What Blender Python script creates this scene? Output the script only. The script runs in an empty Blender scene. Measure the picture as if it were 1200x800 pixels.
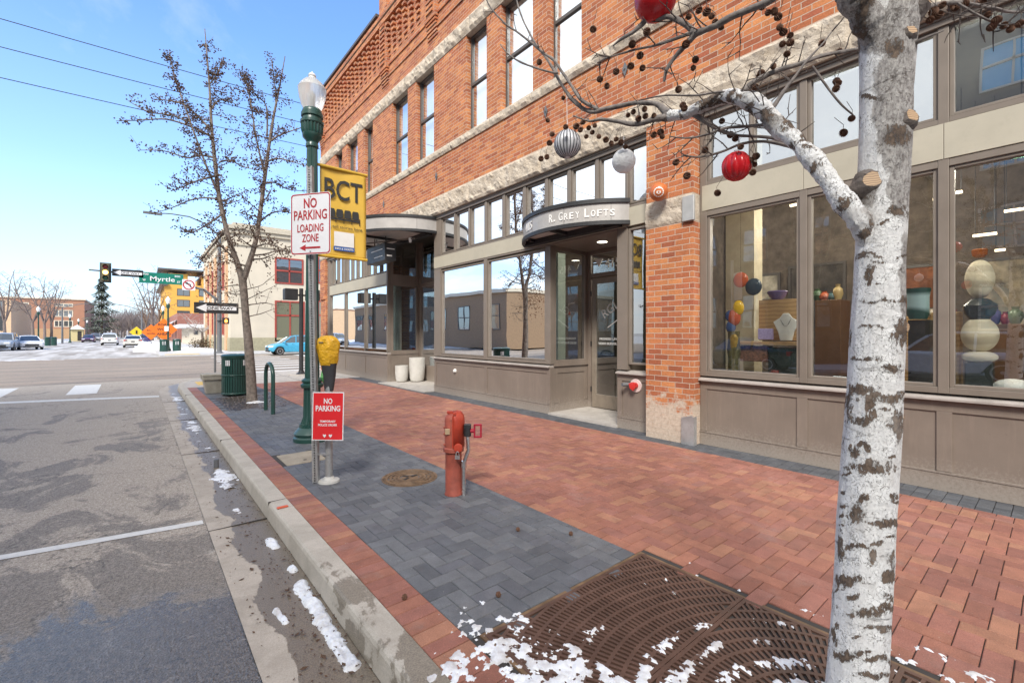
import bpy, math, random
from mathutils import Vector, Matrix, noise
R = random.Random(7)
sc = bpy.context.scene
col = bpy.data.collections.new('street_scene'); sc.collection.children.link(col)
F = 530.0; EYE = 1.5
TH = math.atan((600-162)/F); S, C_ = math.sin(TH), math.cos(TH)

def at(px, py, t):
    """point seen towards (px,py) of the 1200x800 photograph at forward distance t"""
    u = (px-600)/F
    return Vector((t*(S+u*C_), t*(C_-u*S), EYE+t*(391-py)/F))
def dist_x(px, X):
    u = (px-600)/F
    return X/(S+u*C_)
def dist_y(px, Y):
    u = (px-600)/F
    return Y/(C_-u*S)

# ------------------------------------------------------------------ materials
def nt(name):
    m = bpy.data.materials.new(name); m.use_nodes = True
    t = m.node_tree; t.nodes.clear()
    o = t.nodes.new('ShaderNodeOutputMaterial')
    b = t.nodes.new('ShaderNodeBsdfPrincipled')
    t.links.new(b.outputs[0], o.inputs[0])
    return m, t, b, o
def N(t, typ, **kw):
    n = t.nodes.new(typ)
    for k, v in kw.items():
        if k == 'op': n.operation = v
        elif k == 'inp':
            for a, c in v.items(): n.inputs[a].default_value = c
        else: setattr(n, k, v)
    return n
def ramp(t, src, stops, interp='LINEAR'):
    r = t.nodes.new('ShaderNodeValToRGB'); r.color_ramp.interpolation = interp
    e = r.color_ramp.elements
    while len(e) < len(stops): e.new(.5)
    for k, (p, c) in enumerate(stops):
        e[k].position = p; e[k].color = (c, c, c, 1) if isinstance(c, (int, float)) else (*c, 1)
    t.links.new(src, r.inputs[0]); return r.outputs[0]
def mix(t, fac, a, b, mode='MIX'):
    n = t.nodes.new('ShaderNodeMix'); n.data_type = 'RGBA'; n.blend_type = mode
    for ix, v in ((0, fac), (6, a), (7, b)):
        sock = n.inputs[ix]
        if hasattr(v, 'node'): t.links.new(v, sock)
        elif ix == 0: sock.default_value = v
        elif isinstance(v, (int, float)): sock.default_value = (v, v, v, 1)
        else: sock.default_value = (*v, 1)
    return n.outputs[2]
def math_(t, op, a, b=0.0, clamp=False):
    n = t.nodes.new('ShaderNodeMath'); n.operation = op; n.use_clamp = clamp
    for k, v in enumerate((a, b)):
        if hasattr(v, 'node'): t.links.new(v, n.inputs[k])
        else: n.inputs[k].default_value = v
    return n.outputs[0]
def noise_(t, vec, scale, detail=5, rough=.55, dist=0.0):
    n = t.nodes.new('ShaderNodeTexNoise'); t.links.new(vec, n.inputs['Vector'])
    n.inputs['Scale'].default_value = scale; n.inputs['Detail'].default_value = detail
    n.inputs['Roughness'].default_value = rough; n.inputs['Distortion'].default_value = dist
    return n.outputs['Fac']
def objco(t): return t.nodes.new('ShaderNodeTexCoord').outputs['Object']
def scaled(t, vec, s):
    m = t.nodes.new('ShaderNodeMapping'); m.inputs['Scale'].default_value = s
    t.links.new(vec, m.inputs['Vector']); return m.outputs[0]
def bump(t, h, strength=.3, dist=.01):
    b = t.nodes.new('ShaderNodeBump'); b.inputs['Strength'].default_value = strength
    b.inputs['Distance'].default_value = dist; t.links.new(h, b.inputs['Height']); return b.outputs[0]

_mc = {}
def pm(name, c, rough=.6, metal=0.0, var=.18, vs=6.0, bmp=.15, bs=60.0, bd=.004, dirt=0.0, spec=None):
    """plain painted / cast surface with uneven tone, specks of dirt and fine bump"""
    if name in _mc: return _mc[name]
    m, t, b, o = nt(name)
    v = objco(t)
    n1 = noise_(t, v, vs, 6, .6)
    f = ramp(t, n1, [(.3, 1-var), (.7, 1+var*.6)])
    cc = mix(t, 1.0, c, f, 'MULTIPLY')
    if dirt:
        n2 = noise_(t, v, vs*5, 6, .7)
        cc = mix(t, ramp(t, n2, [(.55, 0.0), (.75, dirt)]), cc, (c[0]*.35+.02, c[1]*.33+.02, c[2]*.3+.02))
    t.links.new(cc, b.inputs['Base Color'])
    r = ramp(t, n1, [(.3, max(0, rough-.08)), (.7, min(1, rough+.1))])
    t.links.new(r, b.inputs['Roughness'])
    b.inputs['Metallic'].default_value = metal
    if spec is not None: b.inputs['Specular IOR Level'].default_value = spec
    if bmp:
        t.links.new(bump(t, noise_(t, v, bs, 4, .6), bmp, bd), b.inputs['Normal'])
    _mc[name] = m; return m
def emis(name, c, s):
    m, t, b, o = nt(name)
    b.inputs['Base Color'].default_value = (*c, 1)
    b.inputs['Emission Color'].default_value = (*c, 1); b.inputs['Emission Strength'].default_value = s
    return m
def glass(name, tint=(.75, .8, .78), refl=.14, rough=.0, opaque=None, fm=1.35):
    """window pane: fresnel reflection over a see-through tinted pane (or over a dark body)"""
    m, t, b, o = nt(name); t.nodes.remove(b)
    g = N(t, 'ShaderNodeBsdfGlossy'); g.inputs['Roughness'].default_value = rough
    g.inputs['Color'].default_value = (.93, .97, 1, 1)
    v = objco(t)
    t.links.new(bump(t, noise_(t, v, 1.3, 1, .4), .04, .05), g.inputs['Normal'])
    if opaque is None:
        d = N(t, 'ShaderNodeBsdfTransparent'); d.inputs['Color'].default_value = (*tint, 1)
    else:
        d = N(t, 'ShaderNodeBsdfDiffuse'); d.inputs['Color'].default_value = (*opaque, 1)
    fr = N(t, 'ShaderNodeFresnel'); fr.inputs['IOR'].default_value = 1.52
    fac = math_(t, 'ADD', math_(t, 'MULTIPLY', fr.outputs[0], fm), refl, True)
    mx = N(t, 'ShaderNodeMixShader')
    t.links.new(fac, mx.inputs[0]); t.links.new(d.outputs[0], mx.inputs[1]); t.links.new(g.outputs[0], mx.inputs[2])
    t.links.new(mx.outputs[0], o.inputs[0]); return m

# ------------------------------------------------------------------ mesh builder
BASE = {}
def base_of(o):
    return BASE.get(o.name, Vector((0, 0, 0)))
class MB:
    def __init__(s): s.v = []; s.f = []; s.mi = []; s.c = []; s.cur = 0; s.cc = None
    def add(s, vs, fs):
        n = len(s.v); s.v += [tuple(p) for p in vs]
        for f in fs:
            s.f.append(tuple(i+n for i in f)); s.mi.append(s.cur); s.c.append(s.cc)
        return s
    def box(s, x0, x1, y0, y1, z0, z1):
        if x0 > x1: x0, x1 = x1, x0
        if y0 > y1: y0, y1 = y1, y0
        if z0 > z1: z0, z1 = z1, z0
        return s.add([(x0,y0,z0),(x1,y0,z0),(x1,y1,z0),(x0,y1,z0),(x0,y0,z1),(x1,y0,z1),(x1,y1,z1),(x0,y1,z1)],
            [(0,3,2,1),(4,5,6,7),(0,1,5,4),(1,2,6,5),(2,3,7,6),(3,0,4,7)])
    def bbox(s, x0, x1, y0, y1, z0, z1, b=.01):
        """box with chamfered edges on every side"""
        P = []
        for sx in (0, 1):
            for sy in (0, 1):
                for sz in (0, 1):
                    x, y, z = (x0, x1)[sx], (y0, y1)[sy], (z0, z1)[sz]
                    dx, dy, dz = (b, -b)[sx], (b, -b)[sy], (b, -b)[sz]
                    P += [(x, y+dy, z+dz), (x+dx, y, z+dz), (x+dx, y+dy, z)]
        I = lambda a, c, d, k: ((a*2+c)*2+d)*3+k
        fs = [(I(0,0,0,0),I(0,0,1,0),I(0,1,1,0),I(0,1,0,0)), (I(1,0,0,0),I(1,1,0,0),I(1,1,1,0),I(1,0,1,0)),
              (I(0,0,0,1),I(1,0,0,1),I(1,0,1,1),I(0,0,1,1)), (I(0,1,0,1),I(0,1,1,1),I(1,1,1,1),I(1,1,0,1)),
              (I(0,0,0,2),I(0,1,0,2),I(1,1,0,2),I(1,0,0,2)), (I(0,0,1,2),I(1,0,1,2),I(1,1,1,2),I(0,1,1,2))]
        for a in (0, 1):
            for c in (0, 1):
                fs.append((I(a,c,0,0),I(a,c,1,0),I(a,c,1,1),I(a,c,0,1)))
                fs.append((I(a,0,c,0),I(a,1,c,0),I(a,1,c,2),I(a,0,c,2)))
                fs.append((I(0,a,c,1),I(1,a,c,1),I(1,a,c,2),I(0,a,c,2)))
                for d in (0, 1): fs.append((I(a,c,d,0),I(a,c,d,1),I(a,c,d,2)))
        return s.add(P, fs)
    def obox(s, c, ax, ay, az):
        c = Vector(c); ax, ay, az = Vector(ax), Vector(ay), Vector(az)
        vs = [c+sx*ax+sy*ay+sz*az for sz in (-1,1) for sx, sy in ((-1,-1),(1,-1),(1,1),(-1,1))]
        return s.add(vs, [(0,3,2,1),(4,5,6,7),(0,1,5,4),(1,2,6,5),(2,3,7,6),(3,0,4,7)])
    def quad(s, *p): return s.add(p, [tuple(range(len(p)))])
    def tube(s, pts, rad, n=8, caps=True, wob=0.0, rng=None):
        pts = [Vector(p) for p in pts]
        if isinstance(rad, (int, float)): rad = [rad]*len(pts)
        vs = []; up = None
        for i, p in enumerate(pts):
            d = (pts[min(i+1, len(pts)-1)]-pts[max(i-1, 0)])
            if d.length < 1e-9: d = Vector((0,0,1))
            d.normalize()
            if up is None:
                a = Vector((1,0,0)) if abs(d.x) < .8 else Vector((0,1,0))
            else: a = up
            a = a-d*a.dot(d)
            if a.length < 1e-6: a = d.orthogonal()
            a.normalize(); b = d.cross(a); up = a
            for k in range(n):
                th = 2*math.pi*k/n
                r = rad[i]*(1+(wob*rng.uniform(-1,1) if rng else 0))
                vs.append(p+a*(r*math.cos(th))+b*(r*math.sin(th)))
        fs = [(i*n+k, i*n+(k+1)%n, (i+1)*n+(k+1)%n, (i+1)*n+k) for i in range(len(pts)-1) for k in range(n)]
        if caps: fs += [tuple(range(n-1, -1, -1)), tuple(range((len(pts)-1)*n, len(pts)*n))]
        return s.add(vs, fs)
    def lathe(s, prof, c=(0,0,0), n=24, flute=0, fd=0.0, axis=None, closed=True):
        """prof: (radius, height) pairs; axis: None for z, else a matrix"""
        vs = []
        M = axis if axis is not None else Matrix.Identity(3)
        for (r, z) in prof:
            for k in range(n):
                th = 2*math.pi*k/n
                rr = r*(1-fd*(.5+.5*math.cos(flute*th))) if flute else r
                vs.append(Vector(c)+M@Vector((rr*math.cos(th), rr*math.sin(th), z)))
        m = len(prof)
        fs = [(i*n+k, i*n+(k+1)%n, (i+1)*n+(k+1)%n, (i+1)*n+k) for i in range(m-1) for k in range(n)]
        if closed: fs += [tuple(range(n-1, -1, -1)), tuple(range((m-1)*n, m*n))]
        return s.add(vs, fs)
    def ball(s, c, r, nu=12, nv=8, sc_=(1,1,1), fn=None):
        vs = []; c = Vector(c)
        for j in range(nv+1):
            ph = math.pi*j/nv
            for k in range(nu):
                th = 2*math.pi*k/nu
                d = Vector((math.sin(ph)*math.cos(th), math.sin(ph)*math.sin(th), math.cos(ph)))
                q = r*(fn(d, th, ph) if fn else 1)
                vs.append(c+Vector((d.x*sc_[0], d.y*sc_[1], d.z*sc_[2]))*q)
        fs = [(j*nu+k, (j+1)*nu+k, (j+1)*nu+(k+1)%nu, j*nu+(k+1)%nu) for j in range(nv) for k in range(nu)]
        return s.add(vs, fs)
    def prism(s, poly, o, ax, ay, az):
        """2-D polygon in (ax, ay) at o, thickened along az"""
        o, ax, ay, az = Vector(o), Vector(ax), Vector(ay), Vector(az)
        n = len(poly)
        vs = [o+ax*p[0]+ay*p[1] for p in poly]+[o+ax*p[0]+ay*p[1]+az for p in poly]
        fs = [tuple(range(n-1,-1,-1)), tuple(range(n, 2*n))]+[(i,(i+1)%n,n+(i+1)%n,n+i) for i in range(n)]
        return s.add(vs, fs)
    def build(s, name, mats, parent=None, smooth=False, base=None, label=None, bevel=0):
        if not isinstance(mats, (list, tuple)): mats = [mats]
        me = bpy.data.meshes.new(name)
        b = base_of(parent) if parent is not None else Vector(base or (0,0,0))
        me.from_pydata([(p[0]-b.x, p[1]-b.y, p[2]-b.z) for p in s.v], [], s.f)
        for m in mats: me.materials.append(m)
        me.polygons.foreach_set('material_index', s.mi)
        me.polygons.foreach_set('use_smooth', [smooth]*len(s.f))
        if any(c is not None for c in s.c):
            a = me.color_attributes.new('tone', 'FLOAT_COLOR', 'CORNER')
            buf = []
            for f, c in zip(s.f, s.c):
                c = c or (1,1,1)
                for _ in f: buf += [c[0], c[1], c[2], 1]
            a.data.foreach_set('color', buf)
        me.update()
        if smooth:
            try: me.set_sharp_from_angle(angle=math.radians(38))
            except Exception: pass
        o = bpy.data.objects.new(name, me); col.objects.link(o)
        if parent is not None: o.parent = parent
        else: o.location = b
        BASE[o.name] = b
        if label: o['label'] = label
        if bevel:
            m = o.modifiers.new('edge', 'BEVEL'); m.width = bevel; m.segments = 2; m.limit_method = 'ANGLE'; m.angle_limit = .6
        return o
def tag(o, label, cat, group=None, kind=None):
    if label: o['label'] = label
    if cat: o['category'] = cat
    if group: o['group'] = group
    if kind: o['kind'] = kind
    return o
def struct(o, kind='structure'): o['kind'] = kind; return o
def thing(name, base, label, cat, group=None, kind=None):
    o = bpy.data.objects.new(name, None); col.objects.link(o); o.location = base
    o.empty_display_size = .2
    BASE[o.name] = Vector(base)
    return tag(o, label, cat, group, kind)
def copy_tree(o, loc=None, rz=None, label=None, parent=None, scale=None):
    c = o.copy(); col.objects.link(c)
    if parent is not None: c.parent = parent
    if loc is not None: c.location = loc
    if rz is not None: c.rotation_euler = (0, 0, rz)
    if scale is not None: c.scale = (scale, scale, scale)
    if label: c['label'] = label
    for ch in list(o.children): copy_tree(ch, parent=c)
    return c
def text_mb(mb, s, o, right, up, w=None, h=None, bold=.0, ext=.001, align='C', shear=0.0, space=1.0):
    """letters as thin raised mesh: centred (or left) on o, fitted to width w and cap height h"""
    cu = bpy.data.curves.new('lettering', 'FONT'); cu.body = s; cu.size = 1; cu.extrude = .5
    cu.offset = bold; cu.shear = shear; cu.resolution_u = 3; cu.space_character = space
    ob = bpy.data.objects.new('lettering', cu); col.objects.link(ob)
    dg = bpy.context.evaluated_depsgraph_get()
    me = bpy.data.meshes.new_from_object(ob.evaluated_get(dg))
    xs = [v.co.x for v in me.vertices]; ys = [v.co.y for v in me.vertices]
    if xs:
        x0, x1 = min(xs), max(xs); y0, y1 = min(ys), max(ys)
        right = Vector(right).normalized(); up = Vector(up).normalized(); nrm = right.cross(up)
        sx = (w/(x1-x0)) if w else (h/(y1-y0)); sy = (h/(y1-y0)) if h else sx
        ox = (x0+x1)/2 if align == 'C' else x0
        oy = (y0+y1)/2
        vs = [Vector(o)+right*((v.co.x-ox)*sx)+up*((v.co.y-oy)*sy)+nrm*(v.co.z*2*ext) for v in me.vertices]
        mb.add(vs, [tuple(p.vertices) for p in me.polygons])
    bpy.data.objects.remove(ob); bpy.data.curves.remove(cu); bpy.data.meshes.remove(me)
    return mb
# ------------------------------------------------------------------ camera, sun, sky
cam = bpy.data.cameras.new('camera'); co = bpy.data.objects.new('camera', cam); col.objects.link(co)
co.location = (0, 0, EYE); co.rotation_euler = (math.radians(90), 0, -TH)
cam.sensor_width = 36; cam.lens = 36*F/1200; cam.shift_y = -9/1200; cam.clip_start = .05; cam.clip_end = 3000
sc.camera = co
sc.view_settings.view_transform = 'Standard'; sc.view_settings.look = 'None'; sc.view_settings.gamma = 1
sc.view_settings.use_curve_mapping = False
sc.view_settings.exposure = 1.05
SUN_EL, SUN_AZ = math.radians(42), math.radians(228)   # azimuth from +Y clockwise: behind-left over the street
sd = Vector((math.sin(SUN_AZ)*math.cos(SUN_EL), math.cos(SUN_AZ)*math.cos(SUN_EL), math.sin(SUN_EL)))
sl = bpy.data.lights.new('sun', 'SUN'); sl.energy = 2.6; sl.angle = math.radians(16); sl.color = (1, .95, .87)
so = bpy.data.objects.new('sun', sl); col.objects.link(so)
so.rotation_euler = sd.to_track_quat('Z', 'Y').to_euler()
so.location = (-20, -20, 30)
w = bpy.data.worlds.new('World'); sc.world = w; w.use_nodes = True
t = w.node_tree; t.nodes.clear()
wo = t.nodes.new('ShaderNodeOutputWorld'); bg = t.nodes.new('ShaderNodeBackground'); t.links.new(bg.outputs[0], wo.inputs[0])
sky = t.nodes.new('ShaderNodeTexSky'); sky.sky_type = 'NISHITA'; sky.sun_disc = False
sky.sun_elevation = SUN_EL; sky.sun_rotation = SUN_AZ; sky.air_density = 1.0; sky.dust_density = .6; sky.ozone_density = 2.2
tc = t.nodes.new('ShaderNodeTexCoord')
sep = t.nodes.new('ShaderNodeSeparateXYZ'); t.links.new(tc.outputs['Generated'], sep.inputs[0])
zc = math_(t, 'MAXIMUM', sep.outputs[2], .03)
cmb = t.nodes.new('ShaderNodeCombineXYZ')
t.links.new(math_(t, 'DIVIDE', sep.outputs[0], math_(t, 'ADD', zc, .12)), cmb.inputs[0])
t.links.new(math_(t, 'DIVIDE', sep.outputs[1], math_(t, 'ADD', zc, .12)), cmb.inputs[1])
cv = scaled(t, cmb.outputs[0], (.9, .38, 1))
c1 = noise_(t, cv, 1.15, 8, .62, .6)
c2 = noise_(t, cv, .38, 3, .5, .2)
thr = math_(t, 'MULTIPLY', math_(t, 'ADD', c1, math_(t, 'MULTIPLY', c2, .8)), .56)
cl = ramp(t, thr, [(.475, 0.0), (.62, .9)])
hz = ramp(t, sep.outputs[2], [(0.0, .80), (.13, .42), (.28, .14), (.5, .0)])    # thin high overcast thickening towards the horizon
fac = math_(t, 'MAXIMUM', hz, math_(t, 'MULTIPLY', cl, .75))
skyc = mix(t, 1.0, sky.outputs[0], (.90, 1.10, 1.32), 'MULTIPLY')
c = mix(t, fac, skyc, (3.3, 3.7, 4.25))
# a bank of bright thin cloud stands over the street side, behind and left of the camera
dt = t.nodes.new('ShaderNodeVectorMath'); dt.operation = 'DOT_PRODUCT'; t.links.new(tc.outputs['Generated'], dt.inputs[0]); dt.inputs[1].default_value = (-.80, -.42, .38)
bank = ramp(t, math_(t, 'ADD', dt.outputs['Value'], math_(t, 'MULTIPLY', math_(t, 'SUBTRACT', c1, .5), .9)), [(.12, 0.0), (.5, .9)])
c = mix(t, bank, c, (4.9, 4.95, 5.0))
t.links.new(c, bg.inputs['Color']); bg.inputs['Strength'].default_value = .14

# ------------------------------------------------------------------ ground surfaces
XK0, XK1, XS1, XG1, XR1, XB = .895, 1.04, 1.26, 2.62, 5.52, 5.92
YC = 15.4     # end of the paved block face, concrete corner beyond
ZR = -.14
def asphalt(name, cross=False):
    m, t, b, o = nt(name)
    v = objco(t)
    fine = noise_(t, v, 150, 4, .8)
    mid = noise_(t, v, 26, 8, .72)
    big = noise_(t, scaled(t, v, (1.0, .62, 1) if not cross else (.16, 1.0, 1)), 1.25 if not cross else 1.1, 12, .70, .9)
    agg = t.nodes.new('ShaderNodeTexVoronoi'); agg.inputs['Scale'].default_value = 95; t.links.new(v, agg.inputs['Vector'])
    spk = noise_(t, v, 55, 3, .9)
    fine = math_(t, 'ADD', math_(t, 'MULTIPLY', fine, .45), math_(t, 'MULTIPLY', spk, .55))
    dry = mix(t, ramp(t, fine, [(.40, 0.0), (.60, 1.0)]), (.20, .168, .135), (.56, .495, .42))
    wetc = mix(t, ramp(t, fine, [(.42, 0.0), (.62, 1.0)]), (.05, .044, .038), (.22, .19, .16))
    if cross:
        msk = ramp(t, big, [(.42, 0.0), (.6, .55)])
        dry = mix(t, .55, dry, (.27, .205, .16))
    else:
        sp = t.nodes.new('ShaderNodeSeparateXYZ'); t.links.new(v, sp.inputs[0])
        yy = math_(t, 'ADD', sp.outputs[1], math_(t, 'MULTIPLY', sp.outputs[0], .25))
        bm = math_(t, 'ADD', big, math_(t, 'MULTIPLY', math_(t, 'SUBTRACT', mid, .5), .16))
        near = ramp(t, math_(t, 'ADD', math_(t, 'MULTIPLY', yy, .13), math_(t, 'MULTIPLY', bm, .42)), [(.655, 1.0), (.685, 0.0)])
        # dryness grows up the street
        lv_ = math_(t, 'ADD', math_(t, 'ADD', bm, math_(t, 'MULTIPLY', yy, -.008)), math_(t, 'MULTIPLY', math_(t, 'MAXIMUM', math_(t, 'SUBTRACT', 5.2, yy), 0.0), .045))
        pat = ramp(t, lv_, [(.452, 0.0), (.50, .62)])
        msk = math_(t, 'MAXIMUM', near, pat)
    cc = mix(t, msk, dry, wetc)
    crust = ramp(t, noise_(t, v, 5, 8, .7), [(.60, 0.0), (.72, .35)])
    cc = mix(t, crust, cc, (.38, .36, .33))
    vc = t.nodes.new('ShaderNodeTexVoronoi'); vc.feature = 'DISTANCE_TO_EDGE'; vc.inputs['Scale'].default_value = .55
    dv = t.nodes.new('ShaderNodeVectorMath'); dv.operation = 'ADD'
    nn = t.nodes.new('ShaderNodeTexNoise'); nn.inputs['Scale'].default_value = 2.5; nn.inputs['Detail'].default_value = 6
    t.links.new(v, nn.inputs['Vector']); t.links.new(v, dv.inputs[0]); t.links.new(nn.outputs['Color'], dv.inputs[1]); t.links.new(dv.outputs[0], vc.inputs['Vector'])
    crack = ramp(t, vc.outputs['Distance'], [(.003, .75), (.012, 0.0)])
    cc = mix(t, math_(t, 'MULTIPLY', crack, ramp(t, mid, [(.45, 0.0), (.6, 1.0)])), cc, (.04, .038, .035))
    t.links.new(cc, b.inputs['Base Color'])
    t.links.new(ramp(t, msk, [(0.0, .92), (.62, .72), (1.0, .27 if not cross else .8)]), b.inputs['Roughness'])
    h = math_(t, 'ADD', math_(t, 'MULTIPLY', agg.outputs['Distance'], 1.0), math_(t, 'MULTIPLY', mid, 1.2))
    t.links.new(bump(t, h, .65, .008), b.inputs['Normal'])
    if not cross:
        t.links.new(math_(t, 'MULTIPLY', near, .32), b.inputs['Coat Weight']); b.inputs['Coat Roughness'].default_value = .16
        t.links.new(bump(t, math_(t, 'ADD', mid, math_(t, 'MULTIPLY', agg.outputs['Distance'], .6)), .5, .006), b.inputs['Coat Normal'])
    return m
def snowroad():
    m, t, b, o = nt('packed_snow_road'); v = objco(t)
    s = noise_(t, scaled(t, v, (1.0, .12, 1)), .9, 7, .6, .3)
    cc = mix(t, ramp(t, s, [(.38, 0.0), (.6, 1.0)]), (.25, .23, .21), (.50, .49, .49))
    t.links.new(cc, b.inputs['Base Color']); b.inputs['Roughness'].default_value = .8
    return m
def concrete(name, c=(.40, .37, .33), stain=.5, wet=.0, wk=.07, chan=0.0):
    m, t, b, o = nt(name); v = objco(t)
    n1 = noise_(t, v, 3.5, 8, .68, .4); n2 = noise_(t, v, 130, 3, .7)
    cc = mix(t, ramp(t, n1, [(.40, 0.0), (.62, stain)]), c, (c[0]*.45, c[1]*.43, c[2]*.40))
    cc = mix(t, ramp(t, n2, [(.35, .4), (.62, 0.0)]), cc, (c[0]*.5, c[1]*.5, c[2]*.48))
    if wet:
        n3 = noise_(t, scaled(t, v, (1, .5, 1)), 2.1, 7, .6, .5)
        sp = t.nodes.new('ShaderNodeSeparateXYZ'); t.links.new(v, sp.inputs[0])
        k = ramp(t, math_(t, 'SUBTRACT', math_(t, 'ADD', n3, math_(t, 'MULTIPLY', n1, .3)), math_(t, 'SUBTRACT', math_(t, 'MULTIPLY', sp.outputs[1], wk), math_(t, 'MULTIPLY', math_(t, 'SUBTRACT', sp.outputs[0], .66), chan))), [(.475, 0.0), (.495, wet)])
        cc = mix(t, k, cc, mix(t, ramp(t, n2, [(.35, 0.0), (.65, 1.0)]), (c[0]*.22, c[1]*.20, c[2]*.17), (c[0]*.48, c[1]*.44, c[2]*.38)))
        t.links.new(ramp(t, k, [(0.0, .85), (1.0, .30 if chan else .5)]), b.inputs['Roughness'])
    else: b.inputs['Roughness'].default_value = .85
    t.links.new(cc, b.inputs['Base Color'])
    t.links.new(bump(t, math_(t, 'ADD', n2, math_(t, 'MULTIPLY', n1, .8)), .4, .006), b.inputs['Normal'])
    return m
def paver_mat(name, rough=.75):
    m, t, b, o = nt(name); v = objco(t)
    a = t.nodes.new('ShaderNodeVertexColor'); a.layer_name = 'tone'
    n1 = noise_(t, v, 9, 6, .65); n2 = noise_(t, v, 170, 3, .7); n3 = noise_(t, v, 1.1, 6, .6)
    cc = mix(t, 1.0, a.outputs['Color'], ramp(t, n1, [(.3, .80), (.7, 1.16)]), 'MULTIPLY')
    cc = mix(t, 1.0, cc, ramp(t, n2, [(.3, .70), (.72, 1.25)]), 'MULTIPLY')
    cc = mix(t, 1.0, cc, ramp(t, n3, [(.35, .90), (.65, 1.06)]), 'MULTIPLY')
    cc = mix(t, ramp(t, noise_(t, v, 2.3, 9, .75), [(.56, 0.0), (.72, .25)]), cc, (.33, .29, .27))
    cc = mix(t, ramp(t, noise_(t, v, 31, 8, .8), [(.60, 0.0), (.70, .5)]), cc, (.10, .075, .065))
    cc = mix(t, ramp(t, noise_(t, scaled(t, v, (1, 1, 1)), 3.7, 8, .8), [(.57, 0.0), (.66, .28)]), cc, (.12, .09, .08))
    cc = mix(t, ramp(t, noise_(t, v, 120, 2, .5), [(.72, 0.0), (.76, .7)]), cc, (.6, .57, .54))
    t.links.new(cc, b.inputs['Base Color'])
    t.links.new(ramp(t, n3, [(.35, rough-.25), (.6, rough+.1)]), b.inputs['Roughness'])
    t.links.new(bump(t, math_(t, 'ADD', n2, n1), .45, .003), b.inputs['Normal'])
    return m
M_asph = asphalt('asphalt'); M_cross = asphalt('asphalt_crossing', True)
M_conc = concrete('kerb_concrete', (.52, .475, .41), .4, .8, .075)
M_gut = concrete('gutter_concrete', (.50, .44, .37), .45, .95, .012, 2.2)
M_side = concrete('sidewalk_concrete', (.50, .46, .42), .4)
M_pave = paver_mat('clay_pavers'); M_joint = pm('joint_sand', (.05, .045, .042), .95)
def snow_mat():
    m, t, b, o = nt('snow'); v = objco(t)
    n = noise_(t, v, 40, 5, .6)
    d = noise_(t, v, 7, 7, .7)
    cc = mix(t, ramp(t, d, [(.46, 0.0), (.68, .8)]), (.76, .78, .81), (.40, .36, .33))
    t.links.new(cc, b.inputs['Base Color']); b.inputs['Roughness'].default_value = .6
    b.inputs['Subsurface Weight'].default_value = .15; b.inputs['Subsurface Radius'].default_value = (.02, .02, .03)
    t.links.new(bump(t, n, .5, .01), b.inputs['Normal']); return m
M_snow = snow_mat()

g = MB(); g.box(-1500, 1500, -1500, 1500, -.5, -.19)
struct(g.build('ground', concrete('ground_far', (.42, .41, .40), .3)))
g = MB()
g.box(-11, .45, -40, 20.6, -.3, ZR); struct(g.build('road', M_asph))
g = MB(); g.box(-120, 160, 20.6, 40.6, -.3, ZR); struct(g.build('cross_street', M_cross))
g = MB(); g.box(-11, 1.2, 40.6, 420, -.3, ZR); struct(g.build('far_road', snowroad()))
# corner of this block: kerb polyline (straight, then a quarter turn into the cross street)
def arc(cx, cy, r, a0, a1, n):
    return [(cx+r*math.cos(a0+(a1-a0)*k/n), cy+r*math.sin(a0+(a1-a0)*k/n)) for k in range(n+1)]
RAD = 3.6; YX = 19.9
def kerbline(off):
    r = RAD-off
    return [(XK0+off, -40), (XK0+off, 0), (XK0+off, 8), (XK0+off, YX-RAD)]+arc(XK0+RAD, YX-RAD, r, math.pi, math.pi/2, 10)[1:]+[(60, YX-off)]
def strip(mb, la, lb, za, zb):
    for (a, b, c, d) in zip(la, la[1:], lb, lb[1:]):
        mb.quad((*a, za), (*b, za), (*d, zb), (*c, zb))
prof = [(-.014, ZR), (-.009, ZR+.05), (-.003, -.028), (.005, -.010), (.020, .001), (.145, .004), (.145, -.03)]
g = MB()
ls = [kerbline(o) for o, z in prof]
for k in range(len(prof)-1): strip(g, ls[k], ls[k+1], prof[k][1], prof[k+1][1])
struct(g.build('kerb', M_conc, smooth=True))
g = MB()
gl = kerbline(-.445); g0 = kerbline(-.014)
strip(g, gl, g0, ZR+.006, ZR-.004); pass
struct(g.build('gutter', M_gut))
# fill asphalt in the turn
g = MB()
gl2 = kerbline(-.445)
poly = [(.44, 12), (.44, 20.61), (20, 20.61), (60, 20.61)]+[p for p in reversed(gl2) if p[1] > 12]
g.quad(*[(x, y, ZR-.004) for x, y in poly]); struct(g.build('road_corner', M_asph))
# joints in the kerb
g = MB()
y = -1.62
while y < 15:
    g.box(XK0-.004, XK0+.144, y, y+.006, -.05, .0052); g.box(XK0-.445, XK0-.012, y, y+.008, ZR-.02, ZR+.0085); y += 3.05
struct(g.build('kerb_joint', M_joint))
# joint bed under pavers, concrete slab at the corner
g = MB(); g.box(XK1, XB+.2, -8, YC, -.3, -.009); struct(g.build('paving_bed', M_joint))
g = MB()
inner = kerbline(.145)
poly = [(XK1, YC)]+[p for p in inner if p[1] > YC]+[(60, YC)]
g.quad(*[(x, y, 0) for x, y in poly]); struct(g.build('corner_sidewalk', M_side))
g = MB()
for k in range(1, 9): g.box(1.1+k*1.45, 1.108+k*1.45, YC+.05, YX-.2, -.01, .003)
g.box(1.2, 12, 17.6, 17.608, -.01, .003)
struct(g.build('slab_joint', M_joint))

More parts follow.
